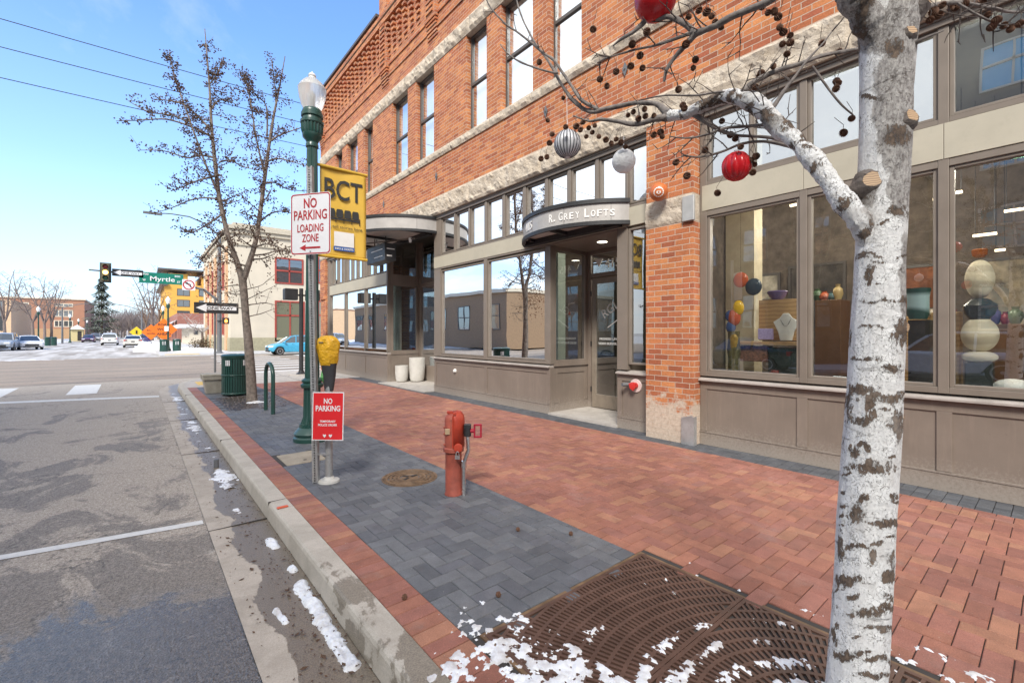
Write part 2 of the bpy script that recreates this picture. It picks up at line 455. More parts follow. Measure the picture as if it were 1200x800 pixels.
# pavers: herringbone cells, each a chamfered block with its own tone
pv = MB(); PR = random.Random(3)
REDS = [(.31,.130,.088),(.295,.120,.083),(.33,.140,.092),(.27,.110,.080),(.31,.130,.096),(.305,.132,.10),(.285,.120,.09),(.325,.137,.092),(.36,.168,.105)]
GREYS = [(.118,.124,.137),(.132,.138,.150),(.108,.114,.128),(.142,.147,.158),(.122,.126,.142)]
def paver(x0, x1, y0, y1, tone, j=.0022, z=None):
    x0 += j; x1 -= j; y0 += j; y1 -= j
    if x1-x0 < .012 or y1-y0 < .012: return
    z = PR.uniform(-.0012, .0012) if z is None else z; b = .0035
    tl = [PR.uniform(-.0008, .0008) for _ in range(4)]
    k = PR.uniform(.90, 1.10)
    pv.cc = tuple(c*k for c in tone)
    pv.add([(x0,y0,-.012),(x1,y0,-.012),(x1,y1,-.012),(x0,y1,-.012),
            (x0,y0,z-b),(x1,y0,z-b),(x1,y1,z-b),(x0,y1,z-b),
            (x0+b,y0+b,z+tl[0]),(x1-b,y0+b,z+tl[1]),(x1-b,y1-b,z+tl[2]),(x0+b,y1-b,z+tl[3])],
           [(8,9,10,11),(4,5,9,8),(5,6,10,9),(6,7,11,10),(7,4,8,11),(0,1,5,4),(1,2,6,5),(2,3,7,6),(3,0,4,7)])
def herring(x0, x1, y0, y1, tones, a=.101, holes=()):
    ni, nj = int((x1-x0)/a)+3, int((y1-y0)/a)+3
    for i in range(-2, ni):
        for j in range(-2, nj):
            k = (i-j) % 4
            if k == 0: r = (x0+i*a, x0+(i+2)*a, y0+j*a, y0+(j+1)*a)
            elif k == 3: r = (x0+i*a, x0+(i+1)*a, y0+j*a, y0+(j+2)*a)
            else: continue
            r = (max(r[0], x0), min(r[1], x1), max(r[2], y0), min(r[3], y1))
            if r[1] <= r[0] or r[3] <= r[2]: continue
            cx, cy = (r[0]+r[1])/2, (r[2]+r[3])/2
            if any(hx0 < cx < hx1 and hy0 < cy < hy1 for hx0, hx1, hy0, hy1 in holes): continue
            paver(*r, PR.choice(tones))
GR = (1.33, 2.65, -.90, 1.82)           # near tree grate
GR2 = (1.36, 2.60, 10.3, 12.6)          # far tree pit
UC = (1.30, 1.76, 5.60, 6.14)           # cover slab
y = -3.0
while y < YC:
    paver(XK1+.006, XS1, y, y+.101, PR.choice(REDS)); y += .101
herring(XS1, XG1, -3, YC, GREYS, holes=[(GR[0]-.03, GR[1]+.02, GR[2]-.02, GR[3]+.02), GR2, (UC[0], UC[1], UC[2], UC[3])])
herring(XG1, XR1, -3, YC, REDS, holes=[(GR[0], GR[1]+.03, GR[2]-.02, GR[3]+.02)])
y = -3.0; yy = 0
while y < YC:
    for k in range(4): paver(XR1+k*.105, XR1+(k+1)*.105, y, y+.105, [tuple(c*.72 for c in q) for q in GREYS][PR.randrange(5)])
    y += .105
struct(pv.build('sidewalk', M_pave))

# paint
M_paint = pm('road_paint', (.66, .65, .62), .75, var=.14, vs=14, dirt=.55)
def ground_quad(name, pts, m, z, lab=None):
    g = MB(); g.quad(*[(x, y, z) for x, y in pts]); return struct(g.build(name, m))
ground_quad('road_marking', [(.435, 4.70), (.435, 4.80), (-6.0, 5.82), (-6.0, 5.72)], M_paint, ZR+.004)
ground_quad('road_marking', [(.42, 14.86), (.42, 15.2), (-10.5, 18.9), (-10.5, 18.45)], M_paint, ZR+.004)
for x in (-1.5, -3.35, -5.2, -7.1, -9.0):
    dy = -x*.12
    ground_quad('road_marking', [(x, 16.75+dy), (x+.62, 16.7+dy), (x+.58, 19.6+dy), (x-.04, 19.7+dy)], M_paint, ZR+.004)
k = 0
for yb in (21.6, 23.4, 25.3, 27.3, 29.4, 31.6, 34.2, 37.0):
    ground_quad('road_marking', [(3.0+k*.12, yb), (7.6, yb), (7.6, yb+.6), (3.05+k*.12, yb+.6)], M_paint, ZR+.004); k += 1
ground_quad('road_marking', [(9.3, 21.0), (9.9, 21.0), (9.9, 38.5), (9.3, 38.5)], M_paint, ZR+.004)
# far side sidewalks
g = MB()
g.box(1.2, 160, 40.6, 60, -.3, -.02); g.box(1.2, 40, 60, 420, -.3, -.021); g.box(-160, -11, 40.6, 420, -.3, -.02); g.box(-60, -11, -40, 20.6, -.3, 0)
struct(g.build('far_sidewalk', concrete('far_concrete', (.55, .55, .56), .3)))
g = MB(); M_tac = pm('tactile_yellow', (.62, .44, .14), .7, dirt=.4)
g.box(1.35, 2.75, 16.0, 17.1, -.01, .006)
for i in range(23):
    for j in range(18): g.box(1.39+i*.06, 1.415+i*.06, 16.04+j*.06, 16.065+j*.06, .006, .011)
struct(g.build('tactile_paving', M_tac))
g = MB(); g.box(1.5, 3.6, 41.0, 42.2, -.02, -.014); struct(g.build('tactile_paving', M_tac))
# cover slab
g = MB(); g.bbox(UC[0]+.01, UC[1]-.01, UC[2]+.01, UC[3]-.01, -.02, .003, .006)
o = g.build('utility_cover', concrete('cover_concrete', (.38, .33, .26), .5), base=(1.5, 5.9, 0))
tag(o, 'rectangular tan concrete utility cover beside the green lamp post', 'utility cover')
g = MB(); g.lathe([(.02, .0035), (.02, .005)], (1.53, 5.72, 0), 12); g.build('lifting_hole', M_joint, o)

# ------------------------------------------------------------------ snow
def snow(name, x0, x1, y0, y1, zg, fn, res=.012, top=.05):
    nx, ny = max(2, int((x1-x0)/res)), max(2, int((y1-y0)/res))
    H = [[fn(x0+(x1-x0)*i/nx, y0+(y1-y0)*j/ny) for j in range(ny+1)] for i in range(nx+1)]
    ids = {}; g = MB(); vs = []; fs = []
    def vid(i, j):
        if (i, j) not in ids:
            ids[(i, j)] = len(vs); h = H[i][j]
            vs.append((x0+(x1-x0)*i/nx, y0+(y1-y0)*j/ny, zg+(min(top, h) if h > 0 else -.006)))
        return ids[(i, j)]
    for i in range(nx):
        for j in range(ny):
            q = (H[i][j], H[i+1][j], H[i+1][j+1], H[i][j+1])
            if max(q) > 0: fs.append((vid(i,j), vid(i+1,j), vid(i+1,j+1), vid(i,j+1)))
    if not fs: return None
    g.add(vs, fs); o = g.build(name, M_snow, smooth=True); o['kind'] = 'stuff'; return o
def fb(x, y, s, sd=0.0, o=5):
    return noise.fractal(Vector((x*s+sd, y*s-sd, sd)), .9, 2.1, o)
TX, TY = 1.98, .46
def f_grate(x, y):
    r = math.hypot(x-TX, y-TY); a = math.atan2(y-TY, x-TX)
    v = .34*math.sin(r*2*math.pi/.147+.6)+.45*fb(x, y, 6)+.30*fb(x, y, 2.1, 3)+.50*fb(x, y, 27, 1)
    v += .62-.42*(y-.55)/.9-.42*(x-1.33)
    v -= .55*max(0, 1-abs(r-.95)/.12) if y > .9 else 0
    return (v-.50)*.020
snow('snow', 1.30, 2.9, -.9, 1.62, .001, f_grate, .009, .016)
def f_kerb(x, y):
    v = .75*fb(x, y, 5.5, 9)+.75*fb(x, y, 22, 2)+(1.80-y)*1.25-abs(x-1.30)*1.0
    return (v-.16)*.012
snow('snow', .96, 1.62, -.9, 2.15, .002, f_kerb, .007, .02)
def seg(ax, ay, bx, by, w):
    L = math.hypot(bx-ax, by-ay)
    def f(x, y):
        u = ((x-ax)*(bx-ax)+(y-ay)*(by-ay))/L/L; uc = min(1, max(0, u))
        d = math.hypot(x-(ax+uc*(bx-ax)), y-(ay+uc*(by-ay)))
        return min((1-d/w)*.035, .016)+.016*fb(x, y, 9, ax, 3)+.004*fb(x, y, 30, 1, 2)-.004
    return f
def gut(ax, ay, bx, by, w, z=ZR+.002, res=.007, top=.04):
    m = w*1.7
    snow('snow', min(ax,bx)-m, max(ax,bx)+m, min(ay,by)-m, max(ay,by)+m, z, seg(ax,ay,bx,by,w), res, top)
gut(.815, 3.17, .815, 2.23, .045, top=.05, res=.006)
gut(.80, 4.02, .81, 3.84, .035)
gut(.825, 3.43, .83, 3.38, .026)
gut(.63, 2.95, .645, 2.80, .022)
gut(.83, 1.95, .83, 1.75, .03)
gut(.70, 4.9, .71, 4.8, .03)
def f_far(x, y):
    return .03*fb(x, y, 1.9, 5)+.02*fb(x, y, 7, 2)-.004-.02*abs(x-.74)/.14
snow('snow', .50, .875, 5.6, 16.0, ZR+.002, f_far, .03, .02)
# ploughed heaps at the far corner and along the far kerbs
def heap(name, x0, x1, y0, y1, h, res=.4, z=-.02):
    def f(x, y):
        ex = min((x-x0)/(x1-x0), (x1-x)/(x1-x0))*4; ey = min((y-y0)/(y1-y0), (y1-y)/(y1-y0))*8
        return h*min(1, ex, ey)*(.55+.6*fb(x, y, .55, x0)+.3*fb(x, y, 2, 3))-.03
    snow(name, x0, x1, y0, y1, z, f, res, h*2)
heap('snow_bank', -.4, 2.6, 52, 90, .8, .35, ZR)
heap('snow_bank', 2.0, 6.0, 44.5, 60, .18, .3)
heap('snow_bank', -13.5, -10.6, 72, 160, .5, .5, ZR)
heap('snow_bank', -7.5, -2.5, 40.2, 41.2, .05, .12, ZR)
heap('snow_bank', -26, -11.5, 60, 150, .22, .8)
# litter in the gutter: leaves, twigs, grit
M_leaf = pm('dead_leaf', (.10, .055, .03), .8, var=.4, vs=30)
lt = MB(); LR = random.Random(12)
for k in range(1700):
    y = 1.2+13*LR.random()**1.6; x = .64+.235*LR.random()**.7
    if LR.random() < .3: x = .46+.34*LR.random()
    s = LR.uniform(.003, .012)*(1 if LR.random() < .85 else 2); a = LR.random()*6.3
    dx, dy = math.cos(a)*s, math.sin(a)*s; z = ZR+.006+LR.random()*.006
    lt.quad((x-dx, y-dy, z), (x+dy*.5, y-dx*.5, z+.003), (x+dx, y+dy, z+.004), (x-dy*.5, y+dx*.5, z))
struct(lt.build('gutter_litter', M_leaf), 'stuff')
# ------------------------------------------------------------------ brick building on the right
def brick_mat(name, old=0.0):
    m, t, b, o = nt(name); v = objco(t)
    sp = t.nodes.new('ShaderNodeSeparateXYZ'); t.links.new(v, sp.inputs[0])
    cb = t.nodes.new('ShaderNodeCombineXYZ')
    wob = noise_(t, v, 14, 3, .5)
    t.links.new(math_(t, 'ADD', math_(t, 'ADD', sp.outputs[0], sp.outputs[1]), math_(t, 'MULTIPLY', wob, .008)), cb.inputs[0])
    t.links.new(math_(t, 'ADD', sp.outputs[2], math_(t, 'MULTIPLY', noise_(t, v, 9, 2, .5), .010)), cb.inputs[1])
    br = t.nodes.new('ShaderNodeTexBrick'); t.links.new(cb.outputs[0], br.inputs['Vector'])
    br.inputs['Scale'].default_value = 1; br.inputs['Brick Width'].default_value = .215; br.inputs['Row Height'].default_value = .0757
    br.inputs['Mortar Size'].default_value = .0052; br.inputs['Mortar Smooth'].default_value = .15; br.inputs['Bias'].default_value = 0
    br.inputs['Color1'].default_value = (0, 0, 0, 1); br.inputs['Color2'].default_value = (1, 1, 1, 1); br.inputs['Mortar'].default_value = (.5, .5, .5, 1)
    tone = mix(t, 1.0, ramp(t, br.outputs['Color'], [(0, 0.0), (1, 1.0)]), 0.5, 'MIX') if False else br.outputs['Color']
    r = t.nodes.new('ShaderNodeValToRGB'); e = r.color_ramp.elements
    cols = [(0, (.29, .085, .04)), (.25, (.38, .12, .048)), (.5, (.44, .155, .06)), (.75, (.54, .215, .08)), (1, (.35, .10, .05))]
    while len(e) < len(cols): e.new(.5)
    for k, (p, c) in enumerate(cols): e[k].position = p; e[k].color = (*c, 1)
    t.links.new(tone, r.inputs[0])
    f1 = noise_(t, v, 60, 4, .7); f2 = noise_(t, v, 2.2, 6, .6)
    cc = mix(t, 1.0, r.outputs[0], ramp(t, f1, [(.25, .68), (.75, 1.28)]), 'MULTIPLY')
    cc = mix(t, 1.0, cc, ramp(t, f2, [(.3, .84), (.7, 1.14)]), 'MULTIPLY')
    # lime bloom here and there
    bl = ramp(t, noise_(t, v, 5.5, 9, .75), [(.60, 0.0), (.72, .45)])
    cc = mix(t, bl, cc, (.55, .42, .34))
    mort = mix(t, noise_(t, v, 90, 3, .7), (.38, .29, .22), (.58, .48, .39))
    cc = mix(t, br.outputs['Fac'], cc, mort)
    if old:
        k = math_(t, 'ADD', math_(t, 'MULTIPLY', sp.outputs[2], -.95), math_(t, 'MULTIPLY', noise_(t, v, 6, 8, .7), 1.25))
        patch = ramp(t, k, [(.03, 0.0), (.18, 1.0)])
        lime = mix(t, noise_(t, v, 22, 6, .8), (.22, .12, .07), (.80, .72, .60))
        cc = mix(t, math_(t, 'MULTIPLY', patch, old), cc, lime)
    t.links.new(cc, b.inputs['Base Color']); b.inputs['Roughness'].default_value = .9
    h = math_(t, 'ADD', math_(t, 'MULTIPLY', br.outputs['Fac'], -1.0), math_(t, 'MULTIPLY', f1, .5))
    t.links.new(bump(t, h, .8, .008), b.inputs['Normal'])
    return m
def stone_mat():
    m, t, b, o = nt('rough_sandstone'); v = objco(t)
    n1 = noise_(t, v, 5, 8, .7); n2 = noise_(t, v, 38, 6, .7, .6)
    cc = mix(t, ramp(t, n1, [(.32, 0.0), (.68, 1.0)]), (.42, .345, .26), (.60, .53, .44))
    cc = mix(t, ramp(t, n2, [(.30, .75), (.47, 0.0)]), cc, (.20, .14, .09))
    t.links.new(cc, b.inputs['Base Color']); b.inputs['Roughness'].default_value = .92
    t.links.new(bump(t, math_(t, 'ADD', n2, n1), .9, .02), b.inputs['Normal']); return m
M_brick = brick_mat('red_brick'); M_brick_old = brick_mat('weathered_brick', .95); M_stone = stone_mat()
def scuffed(name, c):
    m, t, b, o = nt(name); v = objco(t)
    sp = t.nodes.new('ShaderNodeSeparateXYZ'); t.links.new(v, sp.inputs[0])
    n1 = noise_(t, v, 2.2, 6, .6); n2 = noise_(t, scaled(t, v, (9, 9, .8)), 2.0, 6, .7); n3 = noise_(t, v, 38, 6, .75)
    cc = mix(t, 1.0, c, ramp(t, n1, [(.3, .88), (.7, 1.10)]), 'MULTIPLY')
    cc = mix(t, ramp(t, n2, [(.52, 0.0), (.70, .30)]), cc, (c[0]*1.45, c[1]*1.45, c[2]*1.45))
    low = math_(t, 'ADD', math_(t, 'MULTIPLY', sp.outputs[2], -1.4), math_(t, 'MULTIPLY', n3, 1.3))
    cc = mix(t, ramp(t, low, [(.28, 0.0), (.62, .55)]), cc, (.36, .32, .28))
    cc = mix(t, ramp(t, n3, [(.63, 0.0), (.70, .5)]), cc, (c[0]*.5, c[1]*.48, c[2]*.45))
    t.links.new(cc, b.inputs['Base Color']); t.links.new(ramp(t, n1, [(.3, .40), (.7, .60)]), b.inputs['Roughness'])
    t.links.new(bump(t, n3, .12, .004), b.inputs['Normal']); return m
M_taupe = scuffed('taupe_paint', (.205, .165, .135))
M_taupe2 = pm('taupe_frame', (.19, .158, .13), .45, var=.08, vs=5, bmp=.05)
M_fascia = pm('fascia_panel', (.42, .385, .305), .55, var=.12, vs=1.7, bmp=.1, dirt=.15)
M_dframe = pm('dark_window_frame', (.085, .075, .068), .45, var=.1)
M_dark = pm('dark_interior', (.035, .03, .028), .9, bmp=0)
M_black = pm('black_metal', (.022, .022, .024), .45, bmp=.05)
M_glass = glass('shop_glass', (.76, .79, .77), .22, fm=1.5)
M_glass_hi = glass('transom_glass', (.30, .36, .38), .42)
M_glass_up = glass('sash_glass', (.92, .95, .96), .02, fm=.75)
M_curtain = pm('white_sheer_curtain', (.74, .76, .76), .9, var=.06, bmp=.05)
M_white = pm('white_paint', (.78, .77, .74), .5, var=.06, dirt=.12)
M_ledge = pm('painted_ledge', (.37, .33, .30), .5, dirt=.2)
M_zinc = pm('zinc_canopy', (.40, .38, .36), .42, metal=.15, var=.12, vs=4)

bld = thing('brick_building', (XB, 10, 0), 'three storey red brick building with taupe shopfronts and sandstone bands', 'building')
XW = 5.86; Y0B, Y1B = -8.0, 19.6
wins = [(.6, 1.5), (2.3, 3.1), (5.22, 6.02), (6.46, 7.45), (7.96, 8.75), (10.24, 11.21), (11.71, 12.71), (14.17, 14.88), (15.5, 16.49), (17.02, 17.77)]
ZS, ZL = 6.15, 8.40
g = MB()
g.box(XW, 6.2, Y0B, Y1B, 4.975, 5.95)
e = [Y0B]+[v for w_ in wins for v in w_]+[Y1B]
for a, b in zip(e[::2], e[1::2]): g.box(XW, 6.2, a, b, 5.95, 8.80)
for a, b in wins: g.box(6.02, 6.2, a, b, 5.95, 6.12); g.box(6.02, 6.2, a, b, 8.42, 8.80)
g.box(XW, 6.2, Y0B, Y1B, 8.80, 11.30)
g.box(XW-.02, 6.2, Y0B, 13.44, 11.30, 12.6)
# projecting string courses and corbel table
for z in (9.30, 9.62): g.box(XW-.03, XW+.01, Y0B, Y1B-.02, z, z+.07)
y = -2.0
while y < 19.2:
    if not (9.9 < y < 10.6 or 12.8 < y < 13.5):
        for k in range(7):
            z = 9.86+k*.151; d = .02+.016*k
            g.box(XW-d, XW+.01, y+.02*(k % 2), y+.16+.05*(k % 2), z, z+.072)
    y += .37
g.box(XW-.13, XW+.01, Y0B, Y1B-.01, 10.93, 11.08)
g.box(XW-.16, XW+.01, Y0B, Y1B-.005, 11.12, 11.24)
for (a, b) in ((10.02, 10.55), (12.93, 13.44), (19.02, 19.58), (4.2, 4.7)):
    g.box(XW-.10, XW+.01, a, b, 9.55, 12.62 if b < 14 else 11.34)
    for k in range(6): g.box(XW-.10+.017*(6-k)*.9, XW+.01, a+.02, b-.02, 9.02+k*.09, 9.07+k*.09)
    for k in range(12): g.box(XW-.135, XW-.098, a+.1, b-.1, 9.7+k*.14, 9.77+k*.14)
# ends and back of the block
g.box(6.2, 20, Y1B-.3, Y1B, 0, 11.3); g.box(6.2, 20, Y0B, Y0B+.3, 0, 11.3); g.box(19.7, 20, Y0B+.3, Y1B-.3, 0, 11.3)
g.box(XW, 6.2, 18.92, Y1B, 0, 4.5)
g.build('brick_wall', M_brick, bld)
g = MB(); g.box(XW-.18, 6.25, 13.5, Y1B+.05, 11.345, 11.43); g.box(XW-.2, 6.25, Y0B, 13.46, 12.62, 12.72); g.build('coping', M_dframe, bld)
g = MB(); g.box(6.2, 19.7, Y0B+.3, Y1B-.3, 11.1, 11.2); g.build('roof', M_dark, bld)
def rough(mb, y0, y1, z0, z1, X, d=.03, res=.05, back=.2, seed=0, block=.9):
    """rock-faced stone course: a displaced grid with flat returns and block joints"""
    ny = max(3, int((y1-y0)/res)); nz = max(3, int((z1-z0)/res)); vs = []
    for j in range(nz+1):
        for i in range(ny+1):
            y = y0+(y1-y0)*i/ny; z = z0+(z1-z0)*j/nz
            e_ = min(1, min(z-z0, z1-z)/.04+.0)
            bj = abs(((y+seed) % block)-block/2)/(block/2) if block else 0; e_ *= min(1, (1-bj)*18) if block else 1
            dd = d*e_*(.75+.9*noise.fractal(Vector((y*5+seed, z*6, seed)), .8, 2.1, 5))
            vs.append((X-dd, y, z))
    fs = [(j*(ny+1)+i, j*(ny+1)+i+1, (j+1)*(ny+1)+i+1, (j+1)*(ny+1)+i) for j in range(nz) for i in range(ny)]
    mb.add(vs, fs)
    mb.quad((X, y0, z1), (X, y1, z1), (X+back, y1, z1), (X+back, y0, z1)); mb.quad((X, y0, z0), (X+back, y0, z0), (X+back, y1, z0), (X, y1, z0))
    mb.quad((X, y0, z0), (X, y0, z1), (X+back, y0, z1), (X+back, y0, z0)); mb.quad((X, y1, z0), (X+back, y1, z0), (X+back, y1, z1), (X, y1, z1))
g = MB(); rough(g, -5, Y1B-.02, 4.52, 4.972, 5.84, .035, .05, .36, 1, 2.4); g.build('stone_band', M_stone, bld)
g = MB(); rough(g, -5, Y1B-.02, 5.952, 6.148, 5.835, .035, .05, .3, 5, 1.6); g.build('sill_band', M_stone, bld)
g = MB(); rough(g, -5, Y1B-.02, 8.402, 8.795, 5.845, .05, .07, .15, 9, 1.1); g.build('lintel_band', M_stone, bld)
g = MB(); g.box(XW-.035, XW+.0, 11.2, 12.5, 11.4, 12.1); g.build('name_stone', M_stone, bld)
M_tie = pm('iron_tie', (.16, .165, .175), .6, metal=.3)
for (y, z) in ((6.09, 5.63), (4.31, 5.62), (10.1, 5.5), (13.3, 5.5)):
    g = MB(); g.prism([(0, .11), (.05, 0), (0, -.11), (-.05, 0)], (XW-.012, y, z), (0, 1, 0), (0, 0, 1), (-.012, 0, 0))
    g.lathe([(.014, 0), (.014, .02)], (XW-.042, y, z), 8, axis=Matrix(((0,0,1),(0,1,0),(-1,0,0)))); g.build('tie_plate', M_tie, bld)

def frame_rect(mb, X0, X1, y0, y1, z0, z1, w_, wt=None, wb=None):
    wt = w_ if wt is None else wt; wb = w_ if wb is None else wb
    mb.box(X0, X1, y0, y0+w_, z0, z1); mb.box(X0, X1, y1-w_, y1, z0, z1)
    mb.box(X0, X1, y0+w_, y1-w_, z1-wt, z1); mb.box(X0, X1, y0+w_, y1-w_, z0, z0+wb)
CR = random.Random(5)
for (a, b) in wins:
    f = MB(); zm = 7.27
    frame_rect(f, 5.985, 6.06, a, b, ZS+.0, ZL, .045)
    f.box(5.975, 6.05, a+.045, b-.045, zm-.03, zm+.03)
    wo_ = f.build('window', M_dframe, bld)
    p = MB(); p.quad((6.03, a+.045, zm+.03), (6.03, b-.045, zm+.03), (6.03, b-.045, ZL-.045), (6.03, a+.045, ZL-.045)); p.build('pane', M_glass_up, wo_)
    p = MB(); p.quad((6.012, a+.045, ZS+.045), (6.012, b-.045, ZS+.045), (6.012, b-.045, zm-.03), (6.012, a+.045, zm-.03)); p.build('pane', M_glass_up, wo_)
    c = MB(); n = 60; ph = CR.random()*6
    xs = [(6.13+.012*math.sin(ph+k*.9)+.006*math.sin(k*2.3), a-.02+(b-a+.04)*k/n) for k in range(n+1)]
    for (p0, p1) in zip(xs, xs[1:]): c.quad((p0[0], p0[1], ZS-.0), (p1[0], p1[1], ZS), (p1[0], p1[1], ZL+.02), (p0[0], p0[1], ZL+.02))
    c.build('curtain', M_curtain, wo_, smooth=True)
g = MB(); g.box(6.2, 19.7, Y0B+.3, Y1B-.3, 5.3, 5.5); g.box(6.6, 6.7, Y0B+.3, Y1B-.3, 5.5, 9); g.box(6.2, 19.7, Y0B+.3, Y1B-.3, 8.9, 9.0); g.build('floor_slab', M_dark, bld)

# header beam under the stone, base band
ZH0, ZH1 = 4.43, 4.515
def header(y0, y1):
    g = MB(); g.box(5.90, 6.16, y0, y1, ZH0, ZH1); g.box(5.885, 5.9, y0, y1, ZH1-.03, ZH1); g.build('header', M_taupe2, bld)
header(-2.4, 3.13); header(3.87, 10.34); header(10.34, 18.9)

def bulkhead(y0, y1, splits, X=XB, xin=.12, zt=.90):
    """panelled timber base with rails, recessed fields and a sloped ledge on top"""
    g = MB()
    g.box(X, X+xin, y0, y1, 0.0, .175)                 # plinth board
    g.box(X+.022, X+xin, y0, y1, .175, zt-.03)         # field
    g.box(X+.008, X+.022, y0, y1, .755, zt-.03)        # top rail
    g.box(X-.006, X+.0, y0, y1, .165, .185)
    ss = [y0]+splits+[y1]
    for s_ in ss[1:-1]: g.box(X+.008, X+.022, s_-.055, s_+.055, .185, .755)
    g.box(X+.008, X+.022, y0, y0+.09, .185, .755); g.box(X+.008, X+.022, y1-.09, y1, .185, .755)
    o_ = g.build('bulkhead', M_taupe, bld, bevel=.004)
    l = MB(); l.add([(X-.045, y0, zt-.035), (X-.045, y1, zt-.035), (X+xin, y1, zt-.035), (X+xin, y0, zt-.035),
                     (X-.045, y0, zt-.01), (X-.045, y1, zt-.01), (X+xin, y1, zt+.03), (X+xin, y0, zt+.03)],
                    [(0,3,2,1), (4,5,6,7), (0,1,5,4), (1,2,6,5), (2,3,7,6), (3,0,4,7)])
    l.build('ledge', M_ledge, bld, bevel=.003)
    return o_
def shopwin(panes, y0, y1, z0, z1, X=XB, gm=None, name='shop_window', fw=.05):
    """one fixed light per opening: a frame and its pane"""
    for (a, b) in panes:
        f = MB(); frame_rect(f, X+.02, X+.10, a-.035, b+.035, z0-.03, z1+.03, .035, .03, .03)
        fo = f.build(name, M_taupe2, bld, bevel=.004)
        p = MB(); p.quad((X+.065, a, z0), (X+.065, b, z0), (X+.065, b, z1), (X+.065, a, z1)); p.build('pane', gm or M_glass, fo)
def posts(ys, z0, z1, X=XB, w_=.035, d=.12):
    for (a, b) in ys:
        g = MB(); g.box(X, X+d, a, b, z0, z1); g.build('mullion', M_taupe2, bld, bevel=.005)

# --- right-hand shop (nearest the camera)
bulkhead(-2.4, 3.13, [1.90, .70, -.5, -1.6])
RP = [(1.96, 3.00), (.78, 1.81), (-.42, .63), (-1.62, -.57)]
shopwin(RP, -2.4, 3.13, 1.02, 3.06)
posts([(3.036, 3.13), (1.846, 1.924), (.666, .744), (-.534, -.456), (-2.4, -1.656)], .93, 4.43)
def bar1(nm, a, b, z0, z1, m, x0=XB+.003, x1=XB+.12):
    g = MB(); g.box(x0, x1, a, b, z0, z1); g.build(nm, m, bld, bevel=.004)
for a, b in ((1.924, 3.036), (.744, 1.846), (-.456, .666), (-1.656, -.534)):
    for z0, z1 in ((.93, .99), (3.09, 3.16), (3.505, 3.555)): bar1('transom_bar', a, b, z0, z1, M_taupe2)
for a, b in ((1.884, 3.10), (.704, 1.880), (-.5, .700), (-1.7, -.504)): bar1('fascia', a, b, 3.163, 3.502, M_fascia, XB-.006, XB+.1)
shopwin([(2.50, 3.00), (1.96, 2.43), (.78, 1.81), (-.42, .63), (-1.62, -.57)], -2.4, 3.13, 3.59, 4.40, gm=M_glass_hi, name='transom_window')
posts([(2.448, 2.482)], 3.555, 4.43)
# --- pillar between the shops
g = MB(); g.box(5.745, 6.1, 3.135, 3.865, .0, 3.03); g.box(5.75, 6.1, 3.14, 3.86, 3.40, 4.515)
pil = g.build('brick_pillar', M_brick_old, bld)
g = MB(); rough(g, 3.14, 3.86, 3.033, 3.397, 5.745, .02, .03, .35, 3, 0); g.build('stone_block', M_stone, pil)
g = MB(); g.bbox(5.70, 5.742, 3.10, 3.27, 3.02, 3.36, .006); g.build('junction_box', pm('grey_steel', (.42, .42, .41), .45, metal=.4), pil)
g = MB(); g.prism([(0, 0), (.17, .0), (.165, .36), (.02, .40), (0, .38)], (5.722, 3.125, 0), (0, 1, 0), (0, 0, 1), (.018, 0, 0)); g.box(5.722, 5.80, 3.112, 3.124, 0, .38)
g.build('corner_guard', pm('scuffed_steel', (.50, .50, .50), .4, metal=.6, dirt=.5), pil)
# --- left-hand shop with the loft entrance
bulkhead(6.06, 10.34, [8.1])
shopwin([(8.19, 9.98), (6.22, 8.00)], 6.06, 10.3, 1.02, 3.08)
posts([(10.02, 10.34), (8.04, 8.155), (6.04, 6.18)], .93, 3.14)
for a, b, z0, z1 in ((6.04, 10.34, 3.143, 3.18), (6.182, 8.038, .93, .985), (8.157, 10.018, .93, .985), (3.87, 10.34, 3.475, 3.515)): bar1('transom_bar', a, b, z0, z1, M_taupe2)
for a, b in ((8.102, 10.34), (6.2, 8.098), (3.87, 6.196)): bar1('fascia', a, b, 3.183, 3.472, M_fascia, XB-.006, XB+.1)
TL = [(9.42, 9.95), (8.80, 9.28), (8.16, 8.66), (7.52, 8.0), (6.86, 7.36), (6.22, 6.70), (5.64, 6.07), (5.0, 5.49), (4.38, 4.86), (3.93, 4.27)]
shopwin(TL, 3.87, 10.3, 3.56, 4.39, gm=M_glass_hi, name='transom_window')
es = sorted([v for p in TL for v in p])[1:-1]
posts([(es[i]+.037, es[i+1]-.037) for i in range(0, len(es), 2)]+[(9.99, 10.34)], 3.515, 4.43)
# side light and panel right of the loft door
bulkhead(3.87, 4.52, [])
posts([(4.32, 4.52)], .93, 3.18)
shopwin([(3.93, 4.28)], 3.87, 4.32, 1.05, 3.12)
# --- entrance recess
g = MB()
g.box(XB+.125, 7.0, 6.062, 6.16, 0.0, .175); g.box(XB+.125, 7.0, 6.085, 6.16, .175, .88); g.box(XB+.125, 7.0, 6.07, 6.085, .755, .88); g.box(XB+.125, XB+.22, 6.07, 6.085, .185, .755); g.box(6.9, 7.0, 6.07, 6.085, .185, .755)
g.box(XB+.10, 7.0, 6.04, 6.16, .885, .935)
g.box(XB+.125, XB+.17, 6.06, 6.16, .935, 3.15); g.box(6.92, 7.0, 6.06, 6.16, .935, 3.15); g.box(XB+.17, 6.92, 6.06, 6.16, 3.08, 3.15); g.box(XB+.17, 6.92, 6.06, 6.16, .935, 1.0)
g.box(XB+.125, 7.0, 4.42, 4.50, 0, 3.15)
g.box(6.99, 7.1, 4.5, 4.98, 0, 3.15); g.box(6.99, 7.1, 5.98, 6.06, 0, 3.15); g.box(6.99, 7.1, 4.98, 5.98, 2.62, 2.70); g.box(6.99, 7.1, 4.98, 5.98, 3.08, 3.15)
g.build('entrance_surround', M_taupe, bld)
